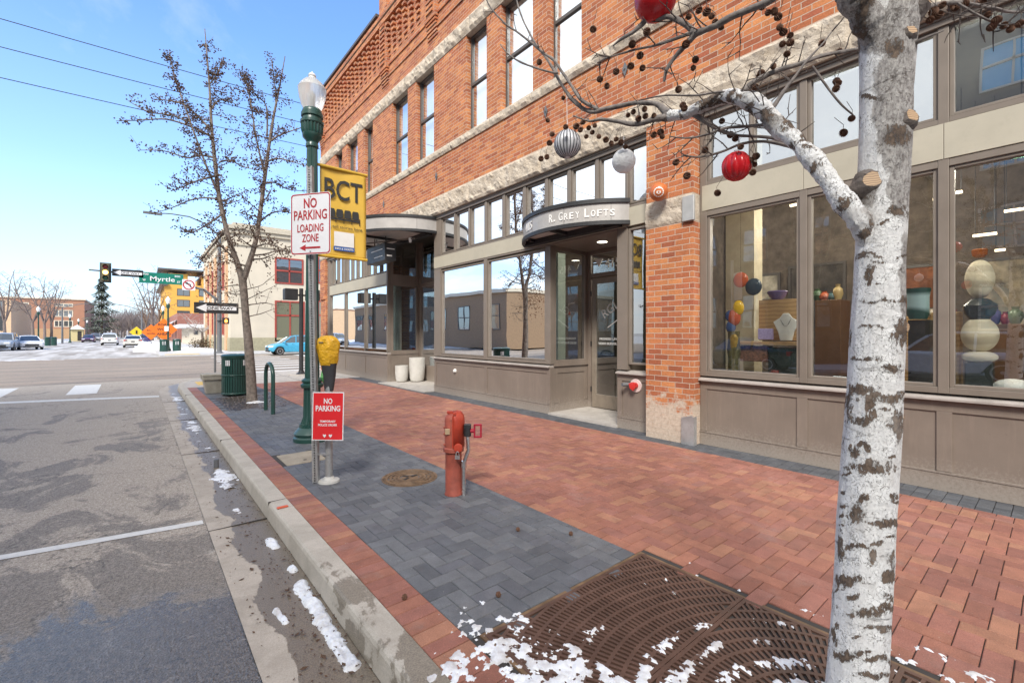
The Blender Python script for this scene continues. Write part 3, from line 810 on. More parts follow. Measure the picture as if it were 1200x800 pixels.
g = MB(); g.quad((XB+.17, 6.10, 1.0), (6.92, 6.10, 1.0), (6.92, 6.10, 3.08), (XB+.17, 6.10, 3.08)); g.build('side_pane', M_glass, bld)
g = MB(); g.quad((7.03, 4.98, 2.70), (7.03, 5.98, 2.70), (7.03, 5.98, 3.08), (7.03, 4.98, 3.08)); tp = g.build('door_transom_pane', M_glass, bld)
g = MB(); text_mb(g, '415', (7.02, 5.48, 2.87), (0, -1, 0), (0, 0, 1), h=.17); g.build('lettering', M_white, tp); g = MB(); g.prism([(-.1, .08), (.1, .08), (0, -.08)], (7.022, 5.80, 2.9), (0, 1, 0), (0, 0, 1), (-.002, 0, 0)); g.build('triangle_mark', M_white, tp)
g = MB(); g.box(XB-.04, 7.0, 4.5, 6.06, -.01, .035); g.build('doorstep', M_side, bld)
g = MB(); g.box(XB+.0, 7.1, 4.5, 6.06, 3.155, 3.18); so_ = g.build('soffit', M_taupe, bld)
d = MB(); frame_rect(d, 7.0, 7.05, 5.0, 5.96, .045, 2.6, .10, .11, .26)
door = d.build('door', pm('door_taupe', (.235, .195, .155), .45), bld, bevel=.004)
g = MB(); g.quad((7.025, 5.1, .30), (7.025, 5.86, .30), (7.025, 5.86, 2.5), (7.025, 5.1, 2.5)); g.build('pane', glass('door_glass', (.35, .42, .40), .10), door)
g = MB(); g.tube([(6.94, 5.05, .9), (6.94, 5.05, 1.35)], .013, 8); g.tube([(7.0, 5.05, .95), (6.94, 5.05, .95)], .01, 6); g.tube([(7.0, 5.05, 1.3), (6.94, 5.05, 1.3)], .01, 6)
g.build('handle', pm('brushed_steel', (.5, .5, .5), .3, metal=.9), door)
for z in (.4, 1.3, 2.3):
    g = MB(); g.box(6.985, 7.0, 5.965, 5.985, z-.05, z+.05); g.build('hinge', M_black, door)
g = MB()
text_mb(g, 'RGL', (7.018, 5.52, 1.98), Vector((0, -1, .62)), Vector((0, .62, 1)), h=.17)
g.build('lettering', M_white, door); g = MB()
g.obox((7.02, 5.42, 1.72), (0, -.16, .10), (.001, 0, 0), (0, .006, .008))
g.build('painted_line', M_white, door); g = MB()
text_mb(g, 'PREMISES UNDER', (7.018, 5.50, 1.40), (0, -1, 0), (0, 0, 1), w=.56, h=.045, bold=.02)
text_mb(g, 'VIDEO SURVEILLANCE', (7.018, 5.48, 1.31), (0, -1, 0), (0, 0, 1), w=.66, h=.045, bold=.02)
g.build('lettering', M_white, door)
# --- recess of the far shop
g = MB()
X2 = 7.0
g.box(XB+.125, X2, 13.2, 13.3, 0, .88); g.box(XB+.125, XB+.2, 13.2, 13.3, .88, 4.43); g.box(X2-.08, X2, 13.2, 13.3, .88, 4.43); g.box(XB+.2, X2-.08, 13.2, 13.3, 3.0, 3.35); g.box(XB+.2, X2-.08, 13.2, 13.3, .88, .98); g.box(XB+.13, X2, 13.18, 13.2, .86, .92)
g.box(XB+.125, X2, 10.24, 10.34, 0, 4.43)
g.box(X2, X2+.1, 10.34, 10.5, 0, 4.43); g.box(X2, X2+.1, 13.05, 13.2, 0, 4.43); g.box(X2, X2+.1, 11.95, 12.05, 0, 4.43); g.box(X2, X2+.1, 10.5, 13.05, 3.0, 3.12); g.box(X2, X2+.1, 12.05, 13.05, 0, .5)
g.build('recess_surround', M_taupe, bld)
g = MB(); g.quad((XB+.12, 13.24, .98), (X2-.08, 13.24, .98), (X2-.08, 13.24, 3.0), (XB+.12, 13.24, 3.0)); g.quad((XB+.12, 13.24, 3.35), (X2-.08, 13.24, 3.35), (X2-.08, 13.24, 4.4), (XB+.12, 13.24, 4.4)); g.build('side_pane', M_glass, bld)
g = MB(); g.quad((X2+.04, 12.05, .5), (X2+.04, 13.05, .5), (X2+.04, 13.05, 3.0), (X2+.04, 12.05, 3.0)); g.quad((X2+.04, 10.5, 3.12), (X2+.04, 13.05, 3.12), (X2+.04, 13.05, 4.4), (X2+.04, 10.5, 4.4)); g.build('recess_pane', M_glass, bld)
d = MB(); frame_rect(d, X2+.02, X2+.07, 10.92, 11.94, .04, 2.98, .09, .1, .2); d2 = d.build('door', M_taupe2, bld)
g = MB(); g.quad((X2+.045, 11.01, .24), (X2+.045, 11.85, .24), (X2+.045, 11.85, 2.88), (X2+.045, 11.01, 2.88)); g.build('pane', M_glass, d2)
g = MB(); g.tube([(X2-.04, 11.8, .8), (X2-.04, 11.8, 1.5)], .015, 8); g.build('handle', _mc['brushed_steel'], d2)
g = MB(); g.box(XB-.3, X2, 10.34, 13.2, -.01, .02); g.build('doorstep', M_side, bld)
# --- far shop
bulkhead(13.2, 18.9, [15.03, 16.95])
P3 = [(13.3, 14.97), (15.1, 16.88), (17.02, 18.6)]
shopwin(P3, 13.2, 18.9, 1.02, 3.0)
posts([(13.2, 13.262), (15.01, 15.06), (16.92, 16.98), (18.64, 18.9)], .93, 4.43)
g = MB(); g.box(XB-.004, XB+.12, 13.264, 18.638, 3.035, 3.40); g.build('fascia', M_fascia, bld)
T3 = [(13.32+k*.5, 13.72+k*.5) for k in range(11)]
shopwin(T3, 13.2, 18.9, 3.46, 4.38, gm=M_glass_hi, name='transom_window', fw=.04)
posts([(13.32+k*.5+.44, 13.32+k*.5+.46) for k in range(10)], 3.4, 4.43)
g = MB(); g.box(XW-.05, 5.9, 18.95, 19.6, 2.9, 3.15); g.box(XW-.03, 5.9, 18.93, 19.58, 3.15, 4.5); g.build('corner_pier', M_brick, bld)

# --- rooms behind the glass
M_room = pm('shop_wall', (.155, .125, .10), .9, var=.5, bmp=0); M_floorw = pm('shop_floor', (.16, .12, .09), .5, bmp=0)
g = MB(); g.box(10.5, 10.6, -6, 19.2, 0, 4.6); g.box(XB+.2, 7.6, 3.4, 3.5, 0, 4.6); g.box(7.12, 10.5, 8.9, 9.0, 0, 4.6); g.box(6.2, 10.5, -6.1, -6, 0, 4.6); g.build('interior_wall', M_room, bld)
g = MB(); g.box(XB+.2, 10.5, -6, 19.2, 4.6, 4.7); g.build('ceiling', pm('shop_ceiling', (.20, .18, .16), .9, bmp=0), bld)
g = MB(); g.box(7.1, 10.5, -6, 19.2, -.1, .03); g.build('interior_floor', M_floorw, bld)
g = MB(); g.box(XB+.13, 7.0, -2.3, 3.12, .86, .93); g.build('display_platform', pm('platform_cloth', (.40, .46, .52), .8, var=.5, vs=9), bld)
WRn = random.Random(44)
for (y, z, w_, h_, c_) in ((4.6, 1.5, .9, 1.2, (.16, .18, .17)), (6.0, 1.2, .7, .9, (.30, .14, .06)), (3.75, 2.2, .6, .6, (.5, .46, .38)), (2.6, 1.3, 1.0, 1.6, (.08, .07, .06)), (1.2, 1.9, .8, .8, (.26, .10, .05)), (.2, 1.4, .7, 1.3, (.42, .36, .26)), (-1.2, 1.6, .9, .9, (.12, .15, .18))):
    X_ = 10.47 if y > 3.4 or True else 10.47
    g = MB(); frame_rect(g, X_-.04, X_, y, y+w_, z, z+h_, .05); fo = g.build('picture_frame', M_dframe, bld)
    g = MB(); g.quad((X_-.02, y+.05, z+.05), (X_-.02, y+w_-.05, z+.05), (X_-.02, y+w_-.05, z+h_-.05), (X_-.02, y+.05, z+h_-.05)); g.build('canvas', pm('canvas_%d' % int(c_[0]*100), c_, .8, var=.7, vs=5), fo)
# plaster column, back shelves and arch seen in the near shop
g = MB(); g.box(7.2, 7.5, 2.95, 3.38, 0, 4.6); g.build('interior_column', pm('cream_plaster', (.66, .58, .42), .8), bld)
for (x, y) in ((7.6, 7.5), (7.4, 9.5), (7.5, 16)):
    g = MB(); g.box(x, x+.25, y, y+.5, 0, 3.4); g.build('interior_column', pm('pale_screen', (.55, .68, .62), .7), bld)

# --- canopies
def canopy(y0, y1, b, z0, z1, text=None, text2=None):
    ch = (y1-y0)/2; r = (ch*ch+b*b)/(2*b); cx = XB+r-b; cy = (y0+y1)/2; a = math.asin(min(1, ch/r))
    if b > ch*.98: a = math.pi/2
    n = 40
    P = lambda th, rr: (cx-rr*math.cos(th), cy-rr*math.sin(th))
    ths = [-a+2*a*k/n for k in range(n+1)]
    g = MB()
    for t0, t1 in zip(ths, ths[1:]):
        p0, p1, q0, q1 = P(t0, r), P(t1, r), P(t0, r-.04), P(t1, r-.04)
        g.add([(*p0, z0), (*p1, z0), (*p1, z1), (*p0, z1), (*q0, z0), (*q1, z0), (*q1, z1), (*q0, z1)],
              [(0,1,2,3), (4,7,6,5), (0,4,5,1), (3,2,6,7)])
    cn = g.build('canopy', M_zinc, bld, smooth=True)
    for zz, h in ((z1-.03, .065), (z0-.03, .06)):
        g = MB()
        for t0, t1 in zip(ths, ths[1:]):
            p0, p1, q0, q1 = P(t0, r+.03), P(t1, r+.03), P(t0, r-.03), P(t1, r-.03)
            g.add([(*p0, zz), (*p1, zz), (*p1, zz+h), (*p0, zz+h), (*q0, zz), (*q1, zz), (*q1, zz+h), (*q0, zz+h)],
                  [(0,1,2,3), (4,7,6,5), (0,4,5,1), (3,2,6,7)])
        g.build('rim', M_black, cn, smooth=True)
    g = MB(); pts = [P(th, r-.035) for th in ths]
    g.quad(*[(x, y, z1-.02) for x, y in pts]); g.build('top_sheet', M_black, cn)
    g = MB(); g.quad(*[(x, y, z0+.05) for x, y in pts]); g.build('underside', pm('soffit_white', (.50, .47, .44), .5), cn)
    g = MB()
    for f in (-.62, 0, .62):
        x = P(f*a, r)[0]; g.obox(((x+XB)/2+.05, cy-math.sin(f*a)*r, z0+.02), ((XB-x)/2-.08, 0, 0), (0, .03, 0), (0, 0, .028))
    g.obox((XB-.08, cy, z0+.0), (.06, 0, 0), (0, ch*.9, 0), (0, 0, .05)); g.build('rib', M_black, cn)
    g = MB()
    for f in (-.8, -.27, .27, .8):
        t_ = f*a; p = P(t_, r+.001); g.obox((p[0], p[1], (z0+z1)/2), (.003*math.sin(t_), -.003*math.cos(t_), 0), (-.0015*math.cos(t_), -.0015*math.sin(t_), 0), (0, 0, (z1-z0)/2-.035))
    g.build('seam', M_dframe, cn); g = MB()
    if text:
        for s_, tc_, wd, h in text:
            # wrap letters one at a time round the curve
            L = len(s_); th = tc_-wd/2/r
            widths = [.55 if c_ == ' ' else (.45 if c_ in '.' else (1.15 if k and False else 1.0)) for k, c_ in enumerate(s_)]
            tot = sum(widths); cur = th
            for c_, wv in zip(s_, widths):
                da = wd*wv/tot/r; mid = cur+da/2; cur += da
                if c_ == ' ': continue
                p = P(mid, r+.006); rt = Vector((-math.sin(mid)*1.0, -(-math.cos(mid))*-1.0, 0))
                tang = Vector((math.sin(mid), -math.cos(mid), 0))
                big = c_ in h[1]
                hh = h[0]*(1.0 if big else .78)
                if c_ == '.': 
                    g.obox(Vector((p[0], p[1], (z0+z1)/2-h[0]/2+.018)), tang*.015, (0, 0, .015), Vector((math.cos(mid), math.sin(mid), 0))*.004); continue
                text_mb(g, c_.upper(), Vector((p[0], p[1], (z0+z1)/2-h[0]/2+hh/2)), tang, (0, 0, 1), w=wd*wv/tot*.78*(1 if big else .95), h=hh, bold=.015, ext=.004)
        g.build('lettering', pm('raised_white_letters', (.72, .71, .69), .45), cn)
    return cn, P, r, a
cn, Pc, rc, ac = canopy(4.28, 6.74, .64, 3.24, 3.58, [('R. Grey Lofts', .435, 1.14, (.135, 'RGL')), ('415', -.36, .34, (.14, '415'))])
g = MB(); M_lamp = emis('lit_downlight', (1, .9, .72), 2.5)
g.lathe([(.09, 3.150), (.09, 3.152)], (6.45, 5.25, 0), 16); g.build('downlight', M_lamp, bld)
canopy(10.22, 13.6, 1.62, 4.11, 4.46)
g = MB(); g.tube([(5.2, 11.4, 3.98), (5.2, 12.9, 3.98)], .02, 6); g.tube([(5.1, 12.2, 4.15), (5.1, 12.2, 3.9)], .015, 6); g.tube([(5.5, 10.6, 3.96), (4.9, 12.4, 4.02)], .02, 6); g.build('light_bar', M_taupe2, bld)
g = MB()
for (x, y) in ((5.45, 10.75), (5.1, 12.0)): g.lathe([(.03, -.06), (.045, .06)], (x, y, 3.93), 10)
g.build('spotlight', M_white, bld)
# fire connection and small vent on the bulkheads
g = MB(); ax = Matrix(((0,0,-1),(0,1,0),(1,0,0)))
g.lathe([(.105, -.02), (.105, .0), (.10, .004)], (XB+.006, 4.17, .70), 28, axis=ax); fc = g.build('fire_connection', pm('pale_escutcheon', (.72, .58, .55), .5, dirt=.2), bld)
g = MB()
g.lathe([(.05, 0), (.05, .05), (.058, .052), (.058, .085), (.02, .09)], (XB, 4.17, .70), 20, axis=ax)
for k in range(3): a_ = k*2.1+.4; g.obox((XB-.07, 4.17+.06*math.cos(a_), .70+.06*math.sin(a_)), (.012, 0, 0), (0, .012, 0), (0, 0, .012))
g.build('cap', pm('fire_red', (.55, .03, .025), .4), fc)
g = MB(); g.tube([(XB-.0, 4.27, .71), (XB-.12, 4.33, .71)], .03, 10); g.build('bell', M_tie, fc)
g = MB(); g.lathe([(.05, -.0), (.05, .02), (.03, .05), (.01, .055)], (XB+.022, 9.35, .60), 16, axis=ax); g.build('vent_knob', M_white, bld)
# blade sign under the far canopy
g = MB(); g.bbox(5.0, 5.32, 11.3, 12.5, 3.44, 3.9, .01); sg = g.build('hanging_sign', M_black, base=(5.16, 11.9, 3.9))
tag(sg, 'black box sign hanging under the far curved canopy', 'sign')
g = MB(); 
for k, (a, b) in enumerate(((11.45, 12.2), (11.45, 12.0))): g.box(4.996, 4.9995, a, b, 3.74-k*.18, 3.765-k*.18)
g.box(5.05, 5.27, 11.296, 11.2995, 3.74, 3.765); g.box(5.05, 5.2, 11.296, 11.2995, 3.55, 3.59); g.build('lettering', M_white, sg)
g = MB(); g.tube([(5.16, 11.6, 3.9), (5.16, 11.6, 4.14)], .012, 6); g.tube([(5.16, 12.2, 3.9), (5.16, 12.2, 4.14)], .012, 6); g.build('hanger', M_black, sg)
# orange round ornament on the pillar
oc = Vector((5.58, 3.55, 3.47))
def ribbed(nr, amp): return lambda d, th, ph: 1+amp*math.cos(nr*th)*math.sin(ph)
g = MB(); g.ball(oc, .125, 32, 20); ob_ = g.build('ball_ornament', pm('orange_lacquer', (.52, .14, .04), .35, var=.2, vs=9), base=oc, smooth=True)
tag(ob_, 'orange ball with a pale ring emblem mounted on the brick pillar', 'ornament')
g = MB()
vd = (Vector((0, 0, EYE))-oc).normalized(); rt = vd.cross(Vector((0, 0, 1))).normalized()*-1; up_ = rt.cross(vd)*-1
up_ = Vector((0,0,1)); up_ = (up_-vd*up_.dot(vd)).normalized(); rt = up_.cross(vd)
for k in range(14):
    a0, a1 = k*math.tau/14, (k+1)*math.tau/14-.08
    for (r0, r1) in ((.055, .068),):
        pts = []
        for (rr, aa) in ((r0, a0), (r1, a0), (r1, a1), (r0, a1)):
            dz = math.sqrt(.127**2-rr*rr); pts.append(oc+vd*dz+rt*(rr*math.cos(aa))+up_*(rr*math.sin(aa)))
        g.quad(*pts)
for (x, y, w_, h_) in ((-.02, 0, .008, .03), (.0, .012, .02, .008), (.02, 0, .008, .03), (0, -.02, .012, .008)):
    g.obox(oc+vd*.125+rt*x+up_*y, rt*w_, up_*h_*.5, vd*.002)
g.build('emblem', M_white, ob_)
g = MB(); g.tube([oc+Vector((.1, 0, 0)), (5.745, 3.55, 3.47)], .02, 8); g.build('bracket', M_black, ob_)
# white planters in the far recess
M_pot = concrete('white_planter', (.62, .60, .56), .25)
for nm, x, y, r, h, lb in (('planter', 6.28, 12.95, .20, .52, 'short white round planter at the front of the recessed doorway'), ('planter', 6.68, 12.72, .24, .76, 'tall white round planter nearest the recessed shop door')):
    g = MB(); g.lathe([(r*.62, .02), (r*.82, .05), (r*.93, .15), (r, h*.6), (r*1.0, h), (r*.88, h), (r*.88, h-.08)], (x, y, .0), 32)
    o = g.build(nm, M_pot, base=(x, y, .02), smooth=True); tag(o, lb, 'planter')
    g = MB(); g.lathe([(r*.88, h-.075), (r*.88, h-.07)], (x, y, 0), 24); g.build('soil', M_dark, o)
# ------------------------------------------------------------------ display in the near shop window
def swirl(name, a, b_, sc_=9):
    m, t, b, o = nt(name); v = objco(t)
    wv = t.nodes.new('ShaderNodeTexWave'); wv.inputs['Scale'].default_value = sc_; wv.inputs['Distortion'].default_value = 3; wv.inputs['Detail'].default_value = 3
    wv.bands_direction = 'Z'; t.links.new(v, wv.inputs['Vector'])
    cc = mix(t, ramp(t, wv.outputs['Fac'], [(.35, 0.0), (.75, 1.0)]), a, b_)
    t.links.new(cc, b.inputs['Base Color']); b.inputs['Roughness'].default_value = .6; return m
M_sandst = swirl('banded_stone', (.80, .70, .52), (.58, .50, .37), 2.2)
M_basalt = pm('dark_glaze', (.05, .055, .05), .25)
def shoppos(px, py, X):
    return at(px, py, dist_x(px, X))
PZ = .93
b0 = shoppos(1148, 430, 6.55); bx, by = b0.x, b0.y
cair = thing('stone_cairn_sculpture', (bx, by, PZ), 'tall sculpture of balanced pale stones and dark slabs in the shop window', 'sculpture')
def zc_(py, X=6.55, px=1148): return EYE+dist_x(px, X)*(391-py)/F
g = MB(); g.bbox(bx-.10, bx+.10, by-.10, by+.10, PZ, zc_(424), .01); g.build('block', M_basalt, cair)
g = MB(); g.ball((bx, by, zc_(418)), .17, 28, 16, (.78, .78, .36)); g.build('flat_stone', M_sandst, cair, smooth=True)
g = MB(); g.ball((bx, by, zc_(392)), .178, 28, 20, (.78, .78, .98)); g.build('round_stone', M_sandst, cair, smooth=True)
g = MB(); g.lathe([(.07, zc_(374)-0), (.11, zc_(368)), (.13, zc_(358)), (.08, zc_(352)), (.06, zc_(350))], (bx, by, 0), 24); g.build('dark_bowl', M_basalt, cair, smooth=True)
g = MB(); g.ball((bx, by, zc_(326)), .145, 28, 20, (.76, .76, 1.42), fn=lambda d, th, ph: 1-.10*max(0, d.z)); g.build('egg_stone', M_sandst, cair, smooth=True)
g = MB(); g.lathe([(.03, zc_(302)), (.055, zc_(299)), (.06, zc_(293)), (.05, zc_(292))], (bx, by, 0), 18); g.build('amber_cup', pm('amber_glass', (.45, .13, .03), .15, bmp=0), cair, smooth=True)
p = shoppos(1187, 446, 6.35); g = MB(); g.ball((p.x, p.y, PZ+.075), .13, 24, 14, (1, 1, .55)); o = g.build('pale_stone', M_white, base=(p.x, p.y, PZ), smooth=True); tag(o, 'low white oval stone lying at the lower right of the shop window', 'stone')
def pot(name, px, pyb, X, prof, m, label, cat):
    """prof: (radius px, y px) pairs turned into a vessel at window depth X"""
    d = dist_x(px, X); p = at(px, pyb, d)
    pr = [(r*d/F, EYE+d*(391-y)/F) for r, y in prof]
    if pr[0][1] > pr[-1][1]: pr = pr[::-1]
    g = MB(); g.lathe(pr, (p.x, p.y, 0), 24); o = g.build(name, m, base=(p.x, p.y, pr[0][1]), smooth=True); tag(o, label, cat); return o, p, pr
M_drip = swirl('teal_drip_glaze', (.03, .09, .08), (.45, .62, .66), .9)
def plinth(name, px0, px1, y0, y1, X, m, label, cat, dep=.22, z0=None):
    d0, d1 = dist_x(px0, X), dist_x(px1, X); a = at(px0, y0, d0); c = at(px1, y1, d1)
    zt = a.z; zb = c.z if z0 is None else z0
    g = MB(); g.bbox(X, X+dep, c.y, a.y, min(zb, zt), max(zb, zt), .006)
    o = g.build(name, m, base=(X+dep/2, (a.y+c.y)/2, min(zb, zt))); return tag(o, label, cat)
M_wood = swirl('pale_wood', (.50, .32, .15), (.40, .24, .11), 6)
pot('vase', 1076, 373, 6.5, [(8, 374), (10, 368), (10, 348), (11, 342), (11.5, 338), (9, 338)], M_drip, 'teal vase with pale drip glaze on the display plinth', 'vase')
plinth('display_box', 1064, 1090, 375, 440, 6.45, M_dark, 'dark display box standing under the teal vase', 'box', z0=PZ)
plinth('wooden_display_box', 1090, 1125, 366, 430, 6.62, M_wood, 'pale wooden box behind the balanced stone sculpture', 'box', z0=PZ)
plinth('wooden_display_box', 889, 940, 352, 399, 6.62, M_wood, 'pale wooden box behind the white necklace bust', 'box', .25)
plinth('display_shelf', 866, 935, 400, 405, 6.38, M_wood, 'wooden shelf board carrying the jewellery and necklace bust', 'shelf', .5)
plinth('storage_basket', 867, 898, 405, 424, 6.45, pm('rust_cloth', (.22, .10, .07), .9, var=.8, vs=40), 'speckled rust coloured basket under the jewellery shelf', 'basket')
plinth('dark_display_box', 900, 935, 407, 433, 6.5, M_basalt, 'dark grey box under the necklace bust', 'box', z0=PZ)
plinth('gift_box', 888, 905, 385, 398, 6.42, pm('lilac_card', (.42, .34, .58), .7, var=.3, vs=40), 'small lilac patterned box left of the necklace bust', 'box', .05)
pot('glass_bowl', 911, 353, 6.7, [(3, 353), (8, 348), (11, 342), (10, 341), (7, 347), (2, 351)], pm('purple_glass', (.20, .15, .35), .15, bmp=0), 'purple glass bowl standing on the pale wooden box', 'bowl')
d = dist_x(921, 6.45); p = at(921, 399, d); s_ = d/F
g = MB(); g.prism([(-6*s_, 0), (6*s_, 0), (8*s_, 10*s_), (13*s_, 22*s_), (6*s_, 27*s_), (3*s_, 32*s_), (-3*s_, 32*s_), (-6*s_, 27*s_), (-13*s_, 22*s_), (-8*s_, 10*s_)], (p.x, p.y, p.z+.0), (.25, -.97, 0), (0, 0, 1), (.05, 0.012, 0))
o = g.build('necklace_bust', pm('white_velvet', (.72, .70, .66), .9), base=p, bevel=.008); tag(o, 'white necklace display bust on the shelf in the shop window', 'jewellery bust')
g = MB(); g.tube([(p.x-.012, p.y+(-6+k)*s_, p.z+(26-9*math.sin(math.pi*k/12))*s_) for k in range(13)], .0035, 5); g.build('necklace', _mc['brushed_steel'], o)
# totem of coloured glass
X = 6.35; d = dist_x(860, X); p = at(860, 433, d); s_ = d/F; zz = lambda y: EYE+d*(391-y)/F
tot = thing('glass_totem', (p.x, p.y, PZ), 'totem of coloured glass with a yellow ball on a dark column', 'sculpture')
g = MB(); g.lathe([(7*s_, PZ), (6*s_, zz(420)), (7.5*s_, zz(410)), (6*s_, zz(398)), (6.5*s_, zz(388))], (p.x, p.y, 0), 14); g.build('column', pm('olive_glaze', (.12, .10, .04), .4, var=.6, vs=30), tot, smooth=True)
for nm, dx, y, r, c in (('blue_disc', -4, 383, 7, (.05, .10, .25)), ('orange_blade', 1, 372, 9, (.50, .10, .04)), ('blue_disc', -6, 370, 6, (.10, .16, .30)), ('yellow_ball', 7, 361, 8, (.70, .42, .02))):
    g = MB(); g.ball((p.x-.01, p.y-dx*s_*.8, zz(y)), r*s_, 18, 12, (.5, .8, 1.1)); g.build(nm, pm(nm+'_glass', c, .15, bmp=0), tot, smooth=True)
for (px, py, r, c, lb) in ((868, 328, 9, (.50, .10, .03), 'orange glass disc hanging in the shop window'), (883, 336, 10, (.04, .06, .08), 'dark glass disc hanging right of the orange disc')):
    d = dist_x(px, 6.4); q = at(px, py, d); g = MB(); g.ball(q, r*d/F, 20, 12, (.3, .95, 1)); o = g.build('glass_disc', pm('disc_'+('a' if px == 868 else 'b'), c, .15, bmp=0), base=q, smooth=True); tag(o, lb, 'glass disc')
    g = MB(); g.tube([q, (q.x, q.y, 3.3)], .002, 4); g.build('cord', M_black, o)
# further back: cabinets, rods, lit fittings, pendant
plinth('glass_shelf', 955, 985, 352, 440, 8.2, pm('walnut', (.16, .08, .035), .5), 'dark wooden cabinet at the back of the near shop', 'cabinet', .5, z0=.03)
plinth('counter', 1020, 1120, 372, 430, 9.0, M_wood, 'long wooden counter at the back of the near shop', 'counter', .6, z0=.03)
plinth('counter', 1150, 1200, 380, 430, 8.4, _mc['walnut'], 'walnut counter at the right behind the stone sculpture', 'counter', .6, z0=.03)
SR = random.Random(9)
pal = [(.5,.12,.05),(.1,.2,.22),(.55,.42,.2),(.6,.55,.48),(.12,.1,.25),(.3,.05,.06),(.08,.15,.08)]
nouns = ['amber','teal','ochre','cream','indigo','crimson','moss green']
for k in range(14):
    i = k % 7; X = 8.9+.12*(k % 3); px = [1028, 1040, 1052, 1094, 1104, 1116, 958, 966, 975, 982, 1156, 1166, 1178, 1190][k]
    if k >= 10: X = 8.5
    elif k >= 6: X = 8.3
    d = dist_x(px, X); top = at(px, {0: 372, 1: 352, 2: 380}[0 if k < 6 else (1 if k < 10 else 2)], d)
    r = SR.uniform(.05, .09); h = SR.uniform(.12, .26)
    g = MB(); g.lathe([(r*.5, 0), (r, h*.4), (r*.85, h*.7), (r*.4, h*.85), (r*.5, h)], (top.x, top.y, top.z), 14)
    o = g.build('pottery_jar', pm('jar_glaze_%s' % nouns[i].replace(' ', '_'), pal[i], .25), base=top, smooth=True)
    tag(o, '%s glazed jar on the %s' % (nouns[i], 'long wooden counter at the back of the shop' if k < 6 else ('dark wooden cabinet behind the display' if k < 10 else 'walnut counter behind the sculpture')), 'jar', 'glazed jars inside the near shop')
# flat cloths laid over the platform
SP = MB(); 
for k in range(26):
    y = 3.0-k*.2; r_ = SR.uniform(.06, .13); SP.obox((6.2+SR.uniform(0, .25), y, PZ+.02+.004*k % .03), (.10+r_, SR.uniform(-.06, .06), 0), (SR.uniform(-.03, .03), .11, .004), (0, 0, .012))
cl = SP.build('display_cloth', pm('blue_white_cloth', (.55, .62, .68), .85, var=.55, vs=14), base=(6.3, .6, PZ)); tag(cl, 'rumpled blue and white cloths spread along the shop window', 'cloth')
for k, (px, py, X, w_) in enumerate(((1120, 226, 8.0, .12), (1154, 275, 8.6, .22), (1100, 233, 9, .12), (1190, 246, 8.8, .2), (932, 240, 7.6, .14), (1172, 293, 9.2, .10))):
    q = shoppos(px, py, X); g = MB(); g.box(q.x-.02, q.x+.02, q.y-w_/2, q.y+w_/2, q.z-.015, q.z+.015)
    o = g.build('strip_light', emis('warm_strip_%d' % k, (1, .8, .55), 2.6), base=q)
    tag(o, 'lit warm strip lamp %s' % ['upper centre behind the right pane','longest, left above the stone sculpture','behind the trunk side of the pane','far right at mid height','near the cream column','small and low over the sculpture'][k], 'lamp', 'lit strip lamps in the shop')
    g = MB(); g.tube([(q.x, q.y-w_*.4, q.z), (q.x, q.y-w_*.4, 4.6)], .004, 4); g.tube([(q.x, q.y+w_*.4, q.z), (q.x, q.y+w_*.4, 4.6)], .004, 4); g.build('cable', M_black, o)
q = shoppos(1197, 180, 6.9); pl = thing('pendant_lamp', q, 'green enamel pendant lamp high at the right of the shop window', 'lamp')
g = MB(); g.lathe([(.16, 0), (.15, .03), (.09, .12), (.03, .16)], q, 24, closed=False); g.build('shade', pm('green_enamel', (.16, .42, .34), .25), pl, smooth=True)
g = MB(); g.ball(q+Vector((0, 0, .03)), .05, 14, 8); g.build('bulb', emis('pendant_bulb', (1, .86, .62), 18), pl)
g = MB(); g.tube([q+Vector((0, 0, .16)), (q.x, q.y, 4.6)], .006, 5); g.build('cord', M_black, pl)
for (x, y, e_) in ((7.4, .6, 70), (8.4, 2.2, 80), (6.7, 1.9, 16), (8.6, 5.2, 60), (6.25, .7, 14)):  # fill lights added to back up the lit fittings; the last brightens the stone sculpture
    l = bpy.data.lights.new('shop_fill_light', 'POINT'); l.energy = e_; l.color = (1, .89, .74); l.shadow_soft_size = .2
    o = bpy.data.objects.new('shop_fill_light', l); col.objects.link(o); o.location = (x, y, 3.4)

# ------------------------------------------------------------------ street furniture
M_green = pm('dark_green_enamel', (.018, .062, .052), .32, var=.15, vs=5, dirt=.25)
M_galv = pm('galvanised_steel', (.40, .40, .40), .42, metal=.5, var=.2, vs=30)
# lamp post
LX, LY = 1.90, 6.745; lt_ = 6.41
zl = lambda y: EYE+lt_*(391-y)/F
lamp = thing('street_lamp', (LX, LY, 0), 'dark green fluted cast iron street lamp with a clear acorn globe', 'street lamp')
g = MB(); g.lathe([(.245, 0), (.245, .05), (.225, .07), (.24, .11), (.21, .15), (.17, .19), (.165, .24)], (LX, LY, 0), 40); g.build('base', M_green, lamp, smooth=True)
g = MB(); g.lathe([(.15, .24), (.118, .34), (.112, .72), (.115, .74)], (LX, LY, 0), 80, flute=16, fd=.14); g.build('pedestal', M_green, lamp, smooth=True)
g = MB(); g.lathe([(.135, .74), (.15, .76), (.15, .79), (.12, .81), (.14, .83), (.14, .85), (.10, .88)], (LX, LY, 0), 40); g.build('collar', M_green, lamp, smooth=True)
g = MB(); g.lathe([(.098, .88), (.085, 2.0), (.073, zl(178)), (.07, zl(172))], (LX, LY, 0), 80, flute=16, fd=.13); g.build('shaft', M_green, lamp, smooth=True)
g = MB(); g.lathe([(.07, zl(174)), (.085, zl(173)), (.085, zl(170)), (.075, zl(168)), (.09, zl(165)), (.125, zl(162)), (.13, zl(158))], (LX, LY, 0), 40)
